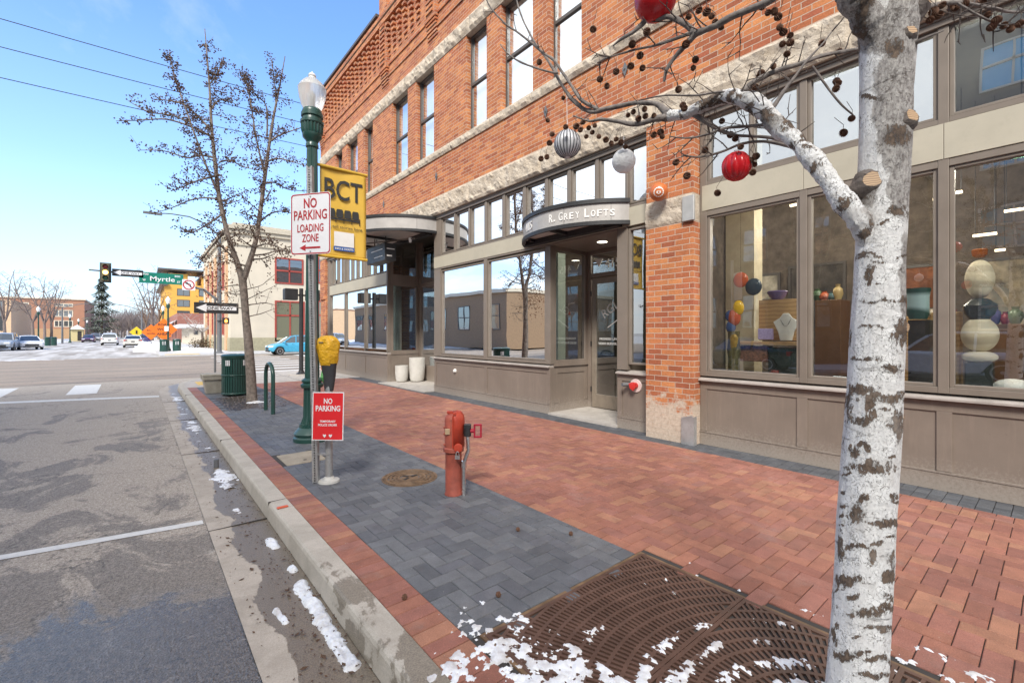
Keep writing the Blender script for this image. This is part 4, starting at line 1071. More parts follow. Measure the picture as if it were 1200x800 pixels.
g.lathe([(.145, zl(147)), (.155, zl(146)), (.155, zl(143)), (.13, zl(142)), (.125, zl(139)), (.145, zl(138)), (.145, zl(134)), (.13, zl(133)), (.13, zl(131)), (.115, zl(129))], (LX, LY, 0), 40); g.build('capital', M_green, lamp, smooth=True)
g = MB(); g.lathe([(.13, zl(158)), (.145, zl(155)), (.150, zl(147))], (LX, LY, 0), 80, flute=18, fd=.12); g.build('fluted_drum', M_green, lamp, smooth=True)
mg, t, b, o_ = nt('frosted_acorn_glass'); b.inputs['Base Color'].default_value = (.86, .87, .84, 1); b.inputs['Roughness'].default_value = .28
b.inputs['Transmission Weight'].default_value = .55; b.inputs['Alpha'].default_value = .82
g = MB(); g.lathe([(.11, zl(130)), (.145, zl(124)), (.175, zl(115)), (.188, zl(106)), (.192, zl(105)), (.18, zl(103)), (.14, zl(98)), (.09, zl(94)), (.05, zl(92))], (LX, LY, 0), 64, flute=20, fd=.035); g.build('globe', mg, lamp, smooth=True)
g = MB(); g.lathe([(.05, zl(93.5)), (.055, zl(92.5)), (.045, zl(91)), (.055, zl(89.5)), (.04, zl(87)), (.012, zl(85.5)), (.004, zl(84))], (LX, LY, 0), 20); g.build('finial', pm('clear_finial', (.75, .76, .75), .2), lamp, smooth=True)
g = MB(); g.lathe([(.03, zl(128)), (.035, zl(112)), (.01, zl(108))], (LX, LY, 0), 12); g.build('lamp_bulb', M_galv, lamp)
# banner with its two arms
BX0, BX1, BY = 2.02, 2.70, 6.80; BZ0, BZ1 = 2.63, 3.93
M_ban = pm('yellow_vinyl', (.68, .43, .06), .45, var=.08, vs=3, bmp=.1, bs=4, bd=.02)
bn = thing('banner', (BX0, BY, BZ0), 'yellow BCT vinyl banner with theatre seats hung from the green lamp post', 'banner')
g = MB(); nx = 14
def wav(x, z): return .010*math.sin((x-BX0)*9+z*1.5)*(.3+abs(z-3.28)*.0+.7)
vsb = []
for i in range(nx+1):
    for j in range(27):
        x_ = BX0+(BX1-BX0)*i/nx; z_b = BZ0+(BZ1-BZ0)*j/26; vsb.append((x_, BY+wav(x_, z_b), z_b))
g.add(vsb, [(i*27+j, (i+1)*27+j, (i+1)*27+j+1, i*27+j+1) for i in range(nx) for j in range(26)])
sh = g.build('sheet', M_ban, bn, smooth=True)
m_ = sh.modifiers.new('thick', 'SOLIDIFY'); m_.thickness = .003
g = MB()
for z in (BZ0+.0, BZ1): g.tube([(LX+.05, BY-.02, z), (BX1+.02, BY, z)], .022, 10)
g.build('arm', pm('yellow_sleeve', (.60, .38, .04), .5), bn)
M_ink = pm('charcoal_ink', (.028, .03, .03), .6, bmp=0)
fx = lambda u: BX0+(BX1-BX0)*u; fz = lambda v: BZ1-(BZ1-BZ0)*v
g = MB(); text_mb(g, 'BCT', (fx(.50), BY-.018, fz(.235)), (1, 0, 0), (0, 0, 1), w=.56, h=.30, bold=.012)
g.build('lettering', M_ink, bn)
g = MB()
for k in range(4):
    x = fx(.165)+k*.118
    g.prism([(0, 0), (.10, 0), (.098, .10), (.085, .125), (.012, .125), (-.002, .10)], (x, BY-.016, fz(.55)), (1, 0, 0), (0, 0, 1), (0, -.002, 0))
    g.prism([(-.012, 0), (.108, 0), (.112, -.03), (-.004, -.03)], (x, BY-.016, fz(.555)), (1, 0, 0), (0, 0, 1), (0, -.002, 0))
    g.box(x-.012, x-.002, BY-.018, BY-.016, fz(.555)-.075, fz(.555)+.02)
g.box(fx(.165)+.46, fx(.165)+.472, BY-.018, BY-.016, fz(.555)-.075, fz(.555)+.03)
g.build('seat_emblem', M_ink, bn)
g = MB(); text_mb(g, 'We tell stories here.', (fx(.50), BY-.018, fz(.655)), (1, 0, 0), (0, 0, 1), w=.58, h=.045); g.build('lettering', M_ink, bn)
g = MB(); g.box(fx(.29), fx(.72), BY-.019, BY-.015, fz(.875), fz(.71)); g.build('white_panel', M_white, bn)
g = MB(); g.box(fx(.28), fx(.73), BY-.021, BY-.014, fz(.925), fz(.878)); g.build('blue_strip', pm('banner_blue', (.02, .10, .36), .5), bn)
g = MB(); text_mb(g, 'INFO & TICKETS', (fx(.505), BY-.0235, fz(.902)), (1, 0, 0), (0, 0, 1), w=.27, h=.028, bold=.02); g.build('lettering', M_white, bn)
# perforated sign post with loading-zone sign
SB = Vector((1.386, 4.784, 0)); ST = Vector((1.340, 4.83, 3.19)); sd_ = (ST-SB).normalized()
toC = Vector((-SB.x, -SB.y, 0)).normalized(); rtc = Vector((toC.y, -toC.x, 0))*-1
rtc = Vector((C_, -S, 0))
np_ = thing('parking_sign', SB, 'white and red NO PARKING LOADING ZONE sign on a perforated steel post', 'sign')
g = MB(); w_ = .026
fr = -Vector((S, C_, 0))
for sg_ in (-1, 1):
    g.obox((SB+ST)/2+rtc*(w_*.86)*sg_, rtc*.006, fr*w_, (ST-SB)/2)
g.obox((SB+ST)/2-fr*w_, rtc*w_, fr*.002, (ST-SB)/2)
L_ = (ST-SB).length; k = 0
while k*.0254 < L_-.02:
    c0 = SB+sd_*(.012+k*.0254)+fr*w_
    g.obox(c0+sd_*.0, rtc*w_*.8, fr*.0015, sd_*.006)
    for sg_ in (-1, 1): g.obox(c0+sd_*.0127+rtc*(.0145*sg_), rtc*.0062, fr*.0015, sd_*.0068)
    k += 1
g.build('post', M_galv, np_)
cS = at(364, 262.2, 4.50)
a_ = math.radians(14); sr = (rtc*math.cos(a_)-Vector((S, C_, 0))*math.sin(a_)).normalized(); su = Vector((0, 0, 1)); sn = sr.cross(su)
def rrect(w_, h_, r, n=6):
    P = []
    for cx, cy, a0 in ((w_/2-r, h_/2-r, 0), (-w_/2+r, h_/2-r, 90), (-w_/2+r, -h_/2+r, 180), (w_/2-r, -h_/2+r, 270)):
        for k in range(n+1): a = math.radians(a0+90*k/n); P.append((cx+r*math.cos(a), cy+r*math.sin(a)))
    return P
M_sred = pm('sign_red', (.42, .022, .03), .45, bmp=0); M_swhite = pm('sign_white', (.74, .74, .76), .4, var=.05, bmp=0, dirt=.1)
g = MB(); g.prism(rrect(.458, .61, .035), cS, sr, su, sn*.003); pl_ = g.build('plate', M_swhite, np_)
g = MB(); W, H_ = .445, .597
o1, o2 = rrect(.448, .60, .033), rrect(.426, .578, .026); n = len(o1)
for i in range(n):
    j = (i+1) % n
    g.quad(*[cS+sn*.0045+sr*p[0]+su*p[1] for p in (o1[i], o1[j], o2[j], o2[i])])
g.build('border', M_sred, pl_)
g = MB()
T = lambda s_, x, y, w_, h_, **k: text_mb(g, s_, cS+sn*.005+sr*x+su*y, sr, su, w=w_, h=h_, **k)
T('NO', 0, .205, .15, .098, bold=.018); T('PARKING', 0, .088, .38, .098, bold=.012); T('LOADING', 0, -.042, .30, .078, bold=.012); T('ZONE', 0, -.142, .19, .078, bold=.012)
g.obox(cS+sn*.005+sr*.03-su*.238, sr*.085, su*.009, sn*.0008); g.prism([(-.125, 0), (-.055, .032), (-.055, -.032)], cS+sn*.0045-su*.238, sr, su, sn*.001)
g.build('lettering', M_sred, pl_)
g = MB()
for y in (.27, -.275): g.lathe([(.009, .003), (.008, .008), (.003, .009)], cS+su*y, 8, axis=Matrix((sr, su, sn)).transposed())
g.build('bolt', M_galv, pl_)
# meter pole
MX, MY = 1.495, 4.73
mt = thing('parking_meter', (MX, MY, 0), 'parking meter covered by a yellow bag on a steel pole', 'parking meter')
g = MB(); g.tube([(MX, MY, 0), (MX-.002, MY, 1.02)], .036, 18); g.build('pole', M_galv, mt, smooth=True)
g = MB(); g.lathe([(.105, 0), (.10, .02), (.06, .03), (.045, .05), (.036, .055)], (MX, MY, 0), 28); g.build('flange', pm('flange_grey', (.5, .49, .46), .6, dirt=.4), mt, smooth=True)
zm_ = lambda y: EYE+4.57*(391-y)/F
g = MB(); cM = Vector((MX-.0, MY, 0))
rr = [(.045, zm_(458)), (.052, zm_(452)), (.066, zm_(440)), (.076, zm_(428)), (.08, zm_(426))]
def ringed(mb, rr, wx=1.0, wy=.72, jit=0.0, n=24, rng=random.Random(2), tilt=0):
    vs = []
    for r, z in rr:
        for k in range(n):
            th = math.tau*k/n; q = 1+jit*noise.noise(Vector((math.cos(th)*2, math.sin(th)*2, z*14)))
            p = cM+rtc*(r*wx*math.cos(th)*q+tilt*(z-rr[0][1]))+fr*(r*wy*math.sin(th)*q); vs.append((p.x, p.y, z))
    m = len(rr); mb.add(vs, [(i*n+k, i*n+(k+1)%n, (i+1)*n+(k+1)%n, (i+1)*n+k) for i in range(m-1) for k in range(n)]+[tuple(range(n-1,-1,-1)), tuple(range((m-1)*n, m*n))])
ringed(g, rr, jit=.12); g.build('bag_hem', pm('black_nylon', (.035, .035, .04), .6, bmp=.4, bs=20, bd=.02), mt, smooth=True)
g = MB(); ringed(g, [(.078, zm_(428)), (.088, zm_(422)), (.098, zm_(414)), (.108, zm_(406)), (.106, zm_(401)), (.09, zm_(397)), (.06, zm_(394)), (.03, zm_(393))], jit=.34, n=36, tilt=-.05)
g.build('bag', pm('yellow_nylon', (.66, .36, .012), .42, var=.25, vs=14, bmp=1.0, bs=16, bd=.03), mt, smooth=True)
g = MB(); g.obox(cM+fr*.068-rtc*.05+Vector((0, 0, zm_(401))), rtc*.022, Vector((.2, .2, .6)).normalized()*.005, fr*.012); g.build('bag_window', M_black, mt)
g = MB(); g.tube([cM-rtc*.05+Vector((0, 0, zm_(430))), cM-rtc*.058+fr*.03+Vector((0, 0, zm_(442))), cM-rtc*.045+Vector((0, 0, zm_(450)))], [.015, .018, .008], 8); g.build('strap', pm('green_webbing', (.10, .32, .10), .7), mt)
# temporary sign
tS = at(384.5, 487.5, 4.46)
ts_ = thing('temporary_sign', (tS.x, tS.y, tS.z-.24), 'small red NO PARKING temporary police order placard strapped to the meter pole', 'sign')
r2 = (rtc-Vector((S, C_, 0))*.04).normalized(); n2 = r2.cross(su); u2 = (su+rtc*.02).normalized()
g = MB(); g.prism([(-.157, -.238), (.157, -.238), (.157, .238), (-.157, .238)], tS, r2, u2, n2*.004); pl2 = g.build('placard', M_swhite, ts_)
g = MB(); g.prism([(-.148, -.229), (.148, -.229), (.148, .229), (-.148, .229)], tS+n2*.0045, r2, u2, n2*.001); g.build('red_field', pm('placard_red', (.66, .025, .03), .35, var=.06, bmp=0), pl2)
g = MB(); T = lambda s_, x, y, w_, h_, **k: text_mb(g, s_, tS+n2*.0065+r2*x+u2*y, r2, u2, w=w_, h=h_, **k)
T('NO', 0, .150, .085, .055, bold=.02); T('PARKING', 0, .078, .245, .056, bold=.02); T('TEMPORARY', 0, -.05, .16, .022, bold=.02); T('POLICE ORDER', 0, -.085, .19, .022, bold=.02)
for x in (-.03, .03): g.prism([(0, -.02), (.016, 0), (.014, .014), (0, .008), (-.014, .014), (-.016, 0)], tS+n2*.0062+r2*x-u2*.19, r2, u2, n2*.001)
g.build('lettering', M_swhite, pl2)
g = MB(); g.obox((SB+Vector((MX, MY, 0)))/2+Vector((0, 0, zm_(532))), rtc*.075, fr*.03, (0, 0, .006)); g.build('strap', M_galv, ts_)
# standpipe
HX, HY = 2.28, 3.62
M_hyd = pm('faded_fire_red', (.33, .075, .048), .65, var=.35, vs=9, dirt=.8); M_hyd2 = pm('fresh_fire_red', (.42, .045, .02), .5, var=.25, vs=12, dirt=.5)
hy = thing('fire_hydrant', (HX, HY, 0), 'slim red wall post hydrant with a padlock and a chrome drain pipe', 'hydrant')
g = MB(); g.lathe([(.082, 0), (.082, .012), (.076, .02), (.076, .40), (.080, .41)], (HX, HY, 0), 32); g.build('barrel', M_hyd, hy, smooth=True)
g = MB(); g.lathe([(.080, .395), (.096, .405), (.096, .435), (.086, .445)], (HX, HY, 0), 32); g.build('collar', M_hyd, hy, smooth=True)
g = MB(); g.lathe([(.083, .44), (.083, .70), (.078, .725), (.06, .745), (.03, .755)], (HX, HY, 0), 32); g.build('head', M_hyd, hy, smooth=True)
g = MB()
cH = Vector((HX, HY, 0))
vs = []; n = 14
for z, rr_ in ((.45, .094), (.70, .094), (.735, .088), (.765, .066), (.775, .03)):
    for k in range(n+1):
        a = -1.45+2.1*k/n
        p = cH+rtc*(rr_*math.cos(a))-Vector((S, C_, 0))*(-rr_*math.sin(a)*1.0); vs.append((p.x, p.y, z))
g.add(vs, [(j*(n+1)+k, j*(n+1)+k+1, (j+1)*(n+1)+k+1, (j+1)*(n+1)+k) for j in range(4) for k in range(n)])
dr = g.build('door', M_hyd2, hy, smooth=True); m_ = dr.modifiers.new('t', 'SOLIDIFY'); m_.thickness = .010; m_.offset = 1
g = MB(); g.obox(cH+rtc*.006+fr*.092+Vector((0, 0, .60)), rtc*.006, fr*.006, (0, 0, .15)); g.obox(cH+rtc*-.03+Vector((0, 0, .765)), rtc*.03, fr*.02, (0, 0, .012)); g.obox(cH+rtc*.02+fr*.07+Vector((0, 0, .765)), rtc*.012, fr*.03, (0, 0, .012)); g.build('hinge', M_hyd2, hy, bevel=.003)
g = MB(); g.obox(cH-rtc*.045+fr*.080+Vector((0, 0, .60)), rtc*.022, fr*.006, (0, 0, .026)); g.build('name_plate', pm('brass_plate', (.50, .36, .22), .5, metal=.3), hy, bevel=.002)
for z in (.63, .57, .47): 
    g = MB(); g.lathe([(.012, 0), (.012, .012), (.006, .016)], cH-rtc*.078+fr*.03+Vector((0, 0, z)), 8, axis=Matrix((rtc*-1, Vector((0,0,1)), fr)).transposed()); g.build('bolt', M_hyd, hy)
g = MB(); g.lathe([(.040, 0), (.040, .02), (.03, .022)], cH+rtc*.055+fr*.085+Vector((0, 0, .455)), 18, axis=Matrix((rtc, Vector((0,0,1)), fr)).transposed()); g.build('hasp_disc', M_hyd2, hy)
g = MB(); pc = cH+rtc*.05+fr*.112+Vector((0, 0, .375)); g.obox(pc, rtc*.022, fr*.009, (0, 0, .019)); g.tube([pc+rtc*(.014*math.cos(a))+Vector((0, 0, .02+.028*math.sin(a))) for a in [math.pi*k/8 for k in range(9)]], .0045, 6); g.build('padlock', pm('chrome', (.62, .62, .62), .2, metal=.9, bmp=0), hy)
vb = cH+rtc*.135+fr*.04
g = MB(); g.tube([cH+rtc*.08+Vector((0, 0, .585)), vb+Vector((0, 0, .585))], .022, 12); g.tube([vb+Vector((0, 0, .55)), vb+Vector((0, 0, .66))], .034, 14); g.obox(vb+Vector((0, 0, .64)), rtc*.03, fr*.03, (0, 0, .02)); g.build('valve_body', M_black, hy, bevel=.004)
g = MB(); g.tube([vb+rtc*.0+Vector((0, 0, .60)), vb+rtc*.06+Vector((0, 0, .60))], .02, 12)
hc = vb+rtc*.095+Vector((0, 0, .60))
for q_ in ((0, .055), (0, -.055)): g.obox(hc+Vector((0, 0, q_[1])), rtc*.036, fr*.012, (0, 0, .009))
for q_ in (-.03, .03): g.obox(hc+rtc*q_, rtc*.008, fr*.012, (0, 0, .06))
g.build('valve_handle', pm('valve_red', (.35, .01, .03), .4), hy, bevel=.003)
g = MB(); g.tube([vb+Vector((0, 0, .56)), vb+rtc*.005+Vector((0, 0, .50)), vb+rtc*.01+Vector((0, 0, .42)), vb-rtc*.02+Vector((0, 0, .34)), vb-rtc*.035+Vector((0, 0, .27)), vb-rtc*.035+Vector((0, 0, .0))], .019, 14); g.tube([vb-rtc*.035+Vector((0, 0, .26)), vb-rtc*.035+Vector((0, 0, .32))], .026, 12); g.build('drain_pipe', _mc['chrome'], hy, smooth=True)
# manhole
M_rust = pm('rusty_cast_iron', (.20, .125, .07), .6, metal=.2, var=.5, vs=10, dirt=.8)
mh = thing('manhole_cover', (2.185, 4.32, 0), 'round rusty manhole cover with raised rings in the grey paving', 'manhole cover')
g = MB(); pr = [(.285, -.005), (.285, .004), (.272, .006), (.268, .002)]
for k, r in enumerate((.235, .195, .155, .115)): pr += [(r+.016, -.004), (r+.010, .008), (r-.010, .008), (r-.016, -.004)]
pr += [(.08, .002), (.0, .002)]
g.lathe(pr, (2.185, 4.32, .001), 56); g.build('plate', M_rust, mh, smooth=True)
g = MB()
for a in (.3, 1.9, 3.6): g.obox((2.185+.06*math.cos(a), 4.32+.06*math.sin(a), .006), (.035*math.cos(a), .035*math.sin(a), 0), (-.014*math.sin(a), .014*math.cos(a), 0), (0, 0, .0015))
g.build('lift_slot', M_dark, mh)
g = MB()
for k in range(40):
    for r in (.255, .215, .175, .135): 
        if (k*int(r*1000)) % 3: continue
        a = math.tau*k/40+r; g.obox((2.185+r*math.cos(a), 4.32+r*math.sin(a), .0055), (.008*math.cos(a), .008*math.sin(a), 0), (-.014*math.sin(a), .014*math.cos(a), 0), (0, 0, .0015))
g.build('tread_lug', M_rust, mh)
# bike rack (inverted U), bin, concrete planter
BKX = 1.94
g = MB(); pts = [(BKX, 9.35, 0), (BKX, 9.35, .70)]+[(BKX, 9.35+.31-.31*math.cos(a), .70+.23*math.sin(a)) for a in [math.pi*k/10 for k in range(1, 10)]]+[(BKX, 9.97, .70), (BKX, 9.97, 0)]
g.tube(pts, .036, 14); bk = g.build('bike_rack', M_green, base=(BKX, 9.65, 0), smooth=True); tag(bk, 'dark green inverted U bike rack on the grey paving', 'bike rack')
BNX, BNY = 1.84, 12.85
bn_ = thing('litter_bin', (BNX, BNY, 0), 'dark green slatted metal litter bin behind the slim tree trunk', 'litter bin')
g = MB()
for k in range(34):
    a = math.tau*k/34; x, y = BNX+.29*math.cos(a), BNY+.29*math.sin(a)
    g.obox((x, y, .48), (.006*math.cos(a), .006*math.sin(a), 0), (-.019*math.sin(a), .019*math.cos(a), 0), (0, 0, .43))
g.build('slats', M_green, bn_)
for z, h in ((.06, .05), (.50, .035), (.93, .06)):
    g = MB(); g.lathe([(.30, z-h/2), (.305, z), (.30, z+h/2)], (BNX, BNY, 0), 40, closed=False); o = g.build('band', M_green, bn_, smooth=True); m_ = o.modifiers.new('t', 'SOLIDIFY'); m_.thickness = .012
g = MB(); g.lathe([(.26, .08), (.26, .9)], (BNX, BNY, 0), 30); g.build('liner', M_black, bn_)
g = MB(); g.lathe([(.315, .95), (.32, .975), (.27, 1.0), (.17, 1.01), (.16, .99)], (BNX, BNY, 0), 40); g.build('lid', M_green, bn_, smooth=True)
g = MB()
for a in (-2.3, -1.0):
    for k in range(3):
        aa = a+(k-1)*.13; g.obox((BNX+.298*math.cos(aa), BNY+.298*math.sin(aa), .80), (.004*math.cos(aa), .004*math.sin(aa), 0), (-.012*math.sin(aa), .012*math.cos(aa), 0), (0, 0, .065))
g.build('cut_out', M_swhite, bn_)
g = MB(); cx, cy = 1.52, 13.75
def frus(mb, cx, cy, a, b, z0, z1):
    mb.add([(cx-a, cy-a, z0), (cx+a, cy-a, z0), (cx+a, cy+a, z0), (cx-a, cy+a, z0), (cx-b, cy-b, z1), (cx+b, cy-b, z1), (cx+b, cy+b, z1), (cx-b, cy+b, z1)], [(0,3,2,1), (4,5,6,7), (0,1,5,4), (1,2,6,5), (2,3,7,6), (3,0,4,7)])
frus(g, cx, cy, .21, .26, 0, .34); frus(g, cx, cy, .29, .30, .343, .44); frus(g, cx, cy, .31, .30, .443, .49)
o = g.build('concrete_planter', concrete('planter_concrete', (.42, .39, .33), .5), base=(cx, cy, 0), bevel=.012); tag(o, 'square tapered concrete planter beside the green litter bin', 'planter')
# tree grates
M_grate = pm('rust_brown_grate', (.115, .062, .044), .55, metal=.1, var=.35, vs=5, dirt=.5)
def grate(name, rect, cx, cy, label, panels):
    x0, x1, y0, y1 = rect
    tg = thing(name, ((x0+x1)/2, (y0+y1)/2, 0), label, 'tree grate')
    for k, (pa, pb) in enumerate(panels):
        g = MB(); e_ = .022
        g.box(x0, x1, pa+.002, pa+e_, -.03, .002); g.box(x0, x1, pb-e_, pb-.002, -.03, .002); g.box(x0, x0+e_, pa+e_, pb-e_, -.03, .002); g.box(x1-e_, x1, pa+e_, pb-e_, -.03, .002)
        ins = lambda x, y, m=.0: x0+e_-m < x < x1-e_+m and pa+e_-m < y < pb-e_+m
        r = .24; step = .0735
        while r < 1.75:
            n = int(math.tau*r/.027); nb = int(math.tau*r/.06)
            for q in range(nb):        # ring band
                a0, a1 = math.tau*q/nb, math.tau*(q+1)/nb; am = (a0+a1)/2
                if ins(cx+(r+.009)*math.cos(am), cy+(r+.009)*math.sin(am), .012):
                    g.quad(*[(cx+rr*math.cos(a), cy+rr*math.sin(a), .0012) for rr, a in ((r, a0), (r+.018, a0), (r+.018, a1), (r, a1))])
                    g.quad(*[(cx+r*math.cos(a), cy+r*math.sin(a), z) for a, z in ((a1, .0012), (a0, .0012), (a0, -.02), (a1, -.02))])
            for q in range(n):
                a = math.tau*q/n+(.013/r if int(r/step) % 2 else 0); rm = r+.018+.0278
                x, y = cx+rm*math.cos(a), cy+rm*math.sin(a)
                if ins(x, y): g.obox((x, y, -.0095), (.0285*math.cos(a), .0285*math.sin(a), 0), (-.0072*math.sin(a), .0072*math.cos(a), 0), (0, 0, .0105))
            r += step
        g.build('grate_panel', M_grate, tg)
    return tg
tgr = grate('tree_grate', GR, TX, TY, 'rust brown cast iron tree grate with radial slots under the white trunk', [(-.90, -.22), (-.22, .46), (.46, 1.14), (1.14, 1.82)])
g = MB(); g.box(GR[0]-.02, GR[1]+.02, GR[2]-.02, GR[3]+.02, -.2, -.055); struct(g.build('soil_pit', pm('pit_soil', (.05, .035, .026), .9, var=.4, vs=12)))
g = MB()
for (a, b, c, d) in ((GR[0]-.02, GR[0]-.001, GR[2]-.02, GR[3]+.02), (GR[1]+.001, GR[1]+.02, GR[2]-.02, GR[3]+.02), (GR[0], GR[1], GR[3]+.001, GR[3]+.02)): g.box(a, b, c, d, -.06, .0005)
g.build('edge_angle', M_rust, tgr)
g = MB(); g.box(GR2[0], GR2[1], GR2[2], GR2[3], -.1, -.004); struct(g.build('soil_pit', pm('wet_mulch', (.075, .055, .045), .35, var=.7, vs=9, bmp=.8, bs=18, bd=.02)))
gr = MB()
for k in range(420):
    x, y = PR.uniform(GR2[0]+.03, GR2[1]-.03), PR.uniform(GR2[2]+.03, GR2[3]-.03); s_ = PR.uniform(.006, .022)
    gr.ball((x, y, -.002), s_, 6, 4, (1, 1, .5))
struct(gr.build('pebbles', pm('wet_pebble', (.13, .11, .10), .4, var=.6, vs=15)), 'stuff')
# fallen seed balls on the paving: one of them near the grate etc.
M_ball = pm('seed_ball_brown', (.15, .075, .045), .85, var=.4, vs=60)
def spiky(mb, c, r, nu=12, nv=8):
    mb.ball(c, r, nu, nv, fn=lambda d, th, ph: 1+.22*math.sin(th*nu/2*1.0+ph*3)*math.cos(ph*nv/1.0))
for k, (px, py, lb) in enumerate(((607, 622, 'topmost on the grey paving'), (669, 627, 'right of the others on the grey paving'), (584, 699, 'nearest the grate on the grey paving'), (474, 702, 'on the red brick edging strip'))):
    d = F*EYE/(py-391); p = at(px, py, d); g = MB(); spiky(g, (p.x, p.y, .014), .015); o = g.build('seed_ball', M_ball, base=(p.x, p.y, 0)); tag(o, 'fallen brown seed ball, %s' % lb, 'seed ball', 'fallen seed balls')
# red cap lying on the kerb
p = at(331, 595, F*EYE/(204)); g = MB(); g.bbox(p.x-.045, p.x+.045, p.y-.018, p.y+.018, .004, .016, .005); o = g.build('survey_marker', pm('orange_plastic', (.62, .10, .03), .5), base=(p.x, p.y, 0), smooth=True); tag(o, 'small orange marker stuck to the top of the kerb', 'marker')
g = MB(); g.tube([(.74, 6.6, ZR), (.74, 6.6, ZR+.10)], .028, 10); o = g.build('drain_stub', M_tie, base=(.74, 6.6, ZR)); tag(o, 'short dark pipe stub standing in the icy gutter', 'pipe')
# ------------------------------------------------------------------ foreground white-barked tree
def bark_white():
    m, t, b, o = nt('white_bark'); v = objco(t)
    n1 = noise_(t, v, 16, 9, .75, .4); n2 = noise_(t, scaled(t, v, (1, 1, .55)), 75, 6, .75); n3 = noise_(t, scaled(t, v, (.5, .5, 1.5)), 7.5, 9, .72, 1.2)
    tone = t.nodes.new('ShaderNodeVertexColor'); tone.layer_name = 'tone'
    ts = t.nodes.new('ShaderNodeSeparateColor'); t.links.new(tone.outputs['Color'], ts.inputs[0])
    cc = mix(t, ramp(t, n1, [(.30, 0.0), (.56, 1.0)]), (.62, .605, .585), (.90, .89, .87))
    gk = ramp(t, math_(t, 'ADD', ts.outputs[1], math_(t, 'MULTIPLY', math_(t, 'SUBTRACT', n2, .5), 1.4)), [(.38, 0.0), (.58, 1.0)])
    cc = mix(t, math_(t, 'MULTIPLY', gk, .9), cc, mix(t, ramp(t, n2, [(.38, 0.0), (.62, 1.0)]), (.13, .11, .10), (.50, .47, .44)))
    fl = ramp(t, n2, [(.33, 1.0), (.40, 0.0)])
    cc = mix(t, math_(t, 'MULTIPLY', fl, ramp(t, n1, [(.36, 1.0), (.62, .3)])), cc, (.12, .09, .075))
    r3 = ramp(t, n3, [(.605, 0.0), (.65, .8)])
    cc = mix(t, math_(t, 'MULTIPLY', r3, ramp(t, n2, [(.40, 1.0), (.56, .0)])), cc, (.10, .07, .05))
    dk = math_(t, 'ADD', ts.outputs[0], math_(t, 'ADD', math_(t, 'MULTIPLY', math_(t, 'SUBTRACT', n1, .5), .9), math_(t, 'MULTIPLY', math_(t, 'SUBTRACT', n2, .5), 3.6)))
    sc_k = ramp(t, dk, [(.50, 0.0), (.66, 1.0)])
    cc = mix(t, sc_k, cc, mix(t, ramp(t, n2, [(.4, 0.0), (.7, 1.0)]), (.05, .034, .026), (.24, .17, .12)))
    vz = t.nodes.new('ShaderNodeTexVoronoi'); vz.feature = 'DISTANCE_TO_EDGE'; vz.inputs['Scale'].default_value = 11
    dv = t.nodes.new('ShaderNodeVectorMath'); dv.operation = 'ADD'; nn = t.nodes.new('ShaderNodeTexNoise'); nn.inputs['Scale'].default_value = 13; nn.inputs['Detail'].default_value = 6
    t.links.new(v, nn.inputs['Vector']); t.links.new(scaled(t, v, (.7, .7, 1.5)), dv.inputs[0]); t.links.new(nn.outputs['Color'], dv.inputs[1]); t.links.new(dv.outputs[0], vz.inputs['Vector'])
    crk = ramp(t, vz.outputs['Distance'], [(.010, 1.0), (.035, 0.0)])
    crk = math_(t, 'MULTIPLY', crk, ramp(t, n1, [(.47, 0.0), (.55, .9)]))
    cc = mix(t, crk, cc, (.13, .095, .07))
    cc = mix(t, ramp(t, noise_(t, v, 4.5, 7, .7), [(.52, 0.0), (.68, .4)]), cc, (.46, .41, .36))
    ck = math_(t, 'MAXIMUM', sc_k, crk)
    t.links.new(cc, b.inputs['Base Color']); b.inputs['Roughness'].default_value = .85
    h = math_(t, 'SUBTRACT', math_(t, 'ADD', math_(t, 'MULTIPLY', n2, .7), n1), math_(t, 'ADD', math_(t, 'MULTIPLY', ck, .9), math_(t, 'MULTIPLY', r3, .5)))
    t.links.new(bump(t, h, .9, .012), b.inputs['Normal']); return m
M_wbark = bark_white()
M_gbark = pm('grey_twig_bark', (.20, .175, .16), .85, var=.5, vs=30, bmp=.6, bs=90, bd=.004, dirt=.3)
M_cut = swirl('sawn_wood', (.50, .34, .20), (.30, .19, .11), 40)
M_dbark = pm('dark_bark', (.10, .08, .07), .9, var=.4, vs=30)
M_limb = pm('grey_limb_bark', (.27, .245, .225), .85, var=.5, vs=22, bmp=.9, bs=80, bd=.006, dirt=.6)
tree = thing('plane_tree', (TX, TY, 0), 'big white barked tree with pruned stubs and hanging baubles in the foreground', 'tree')
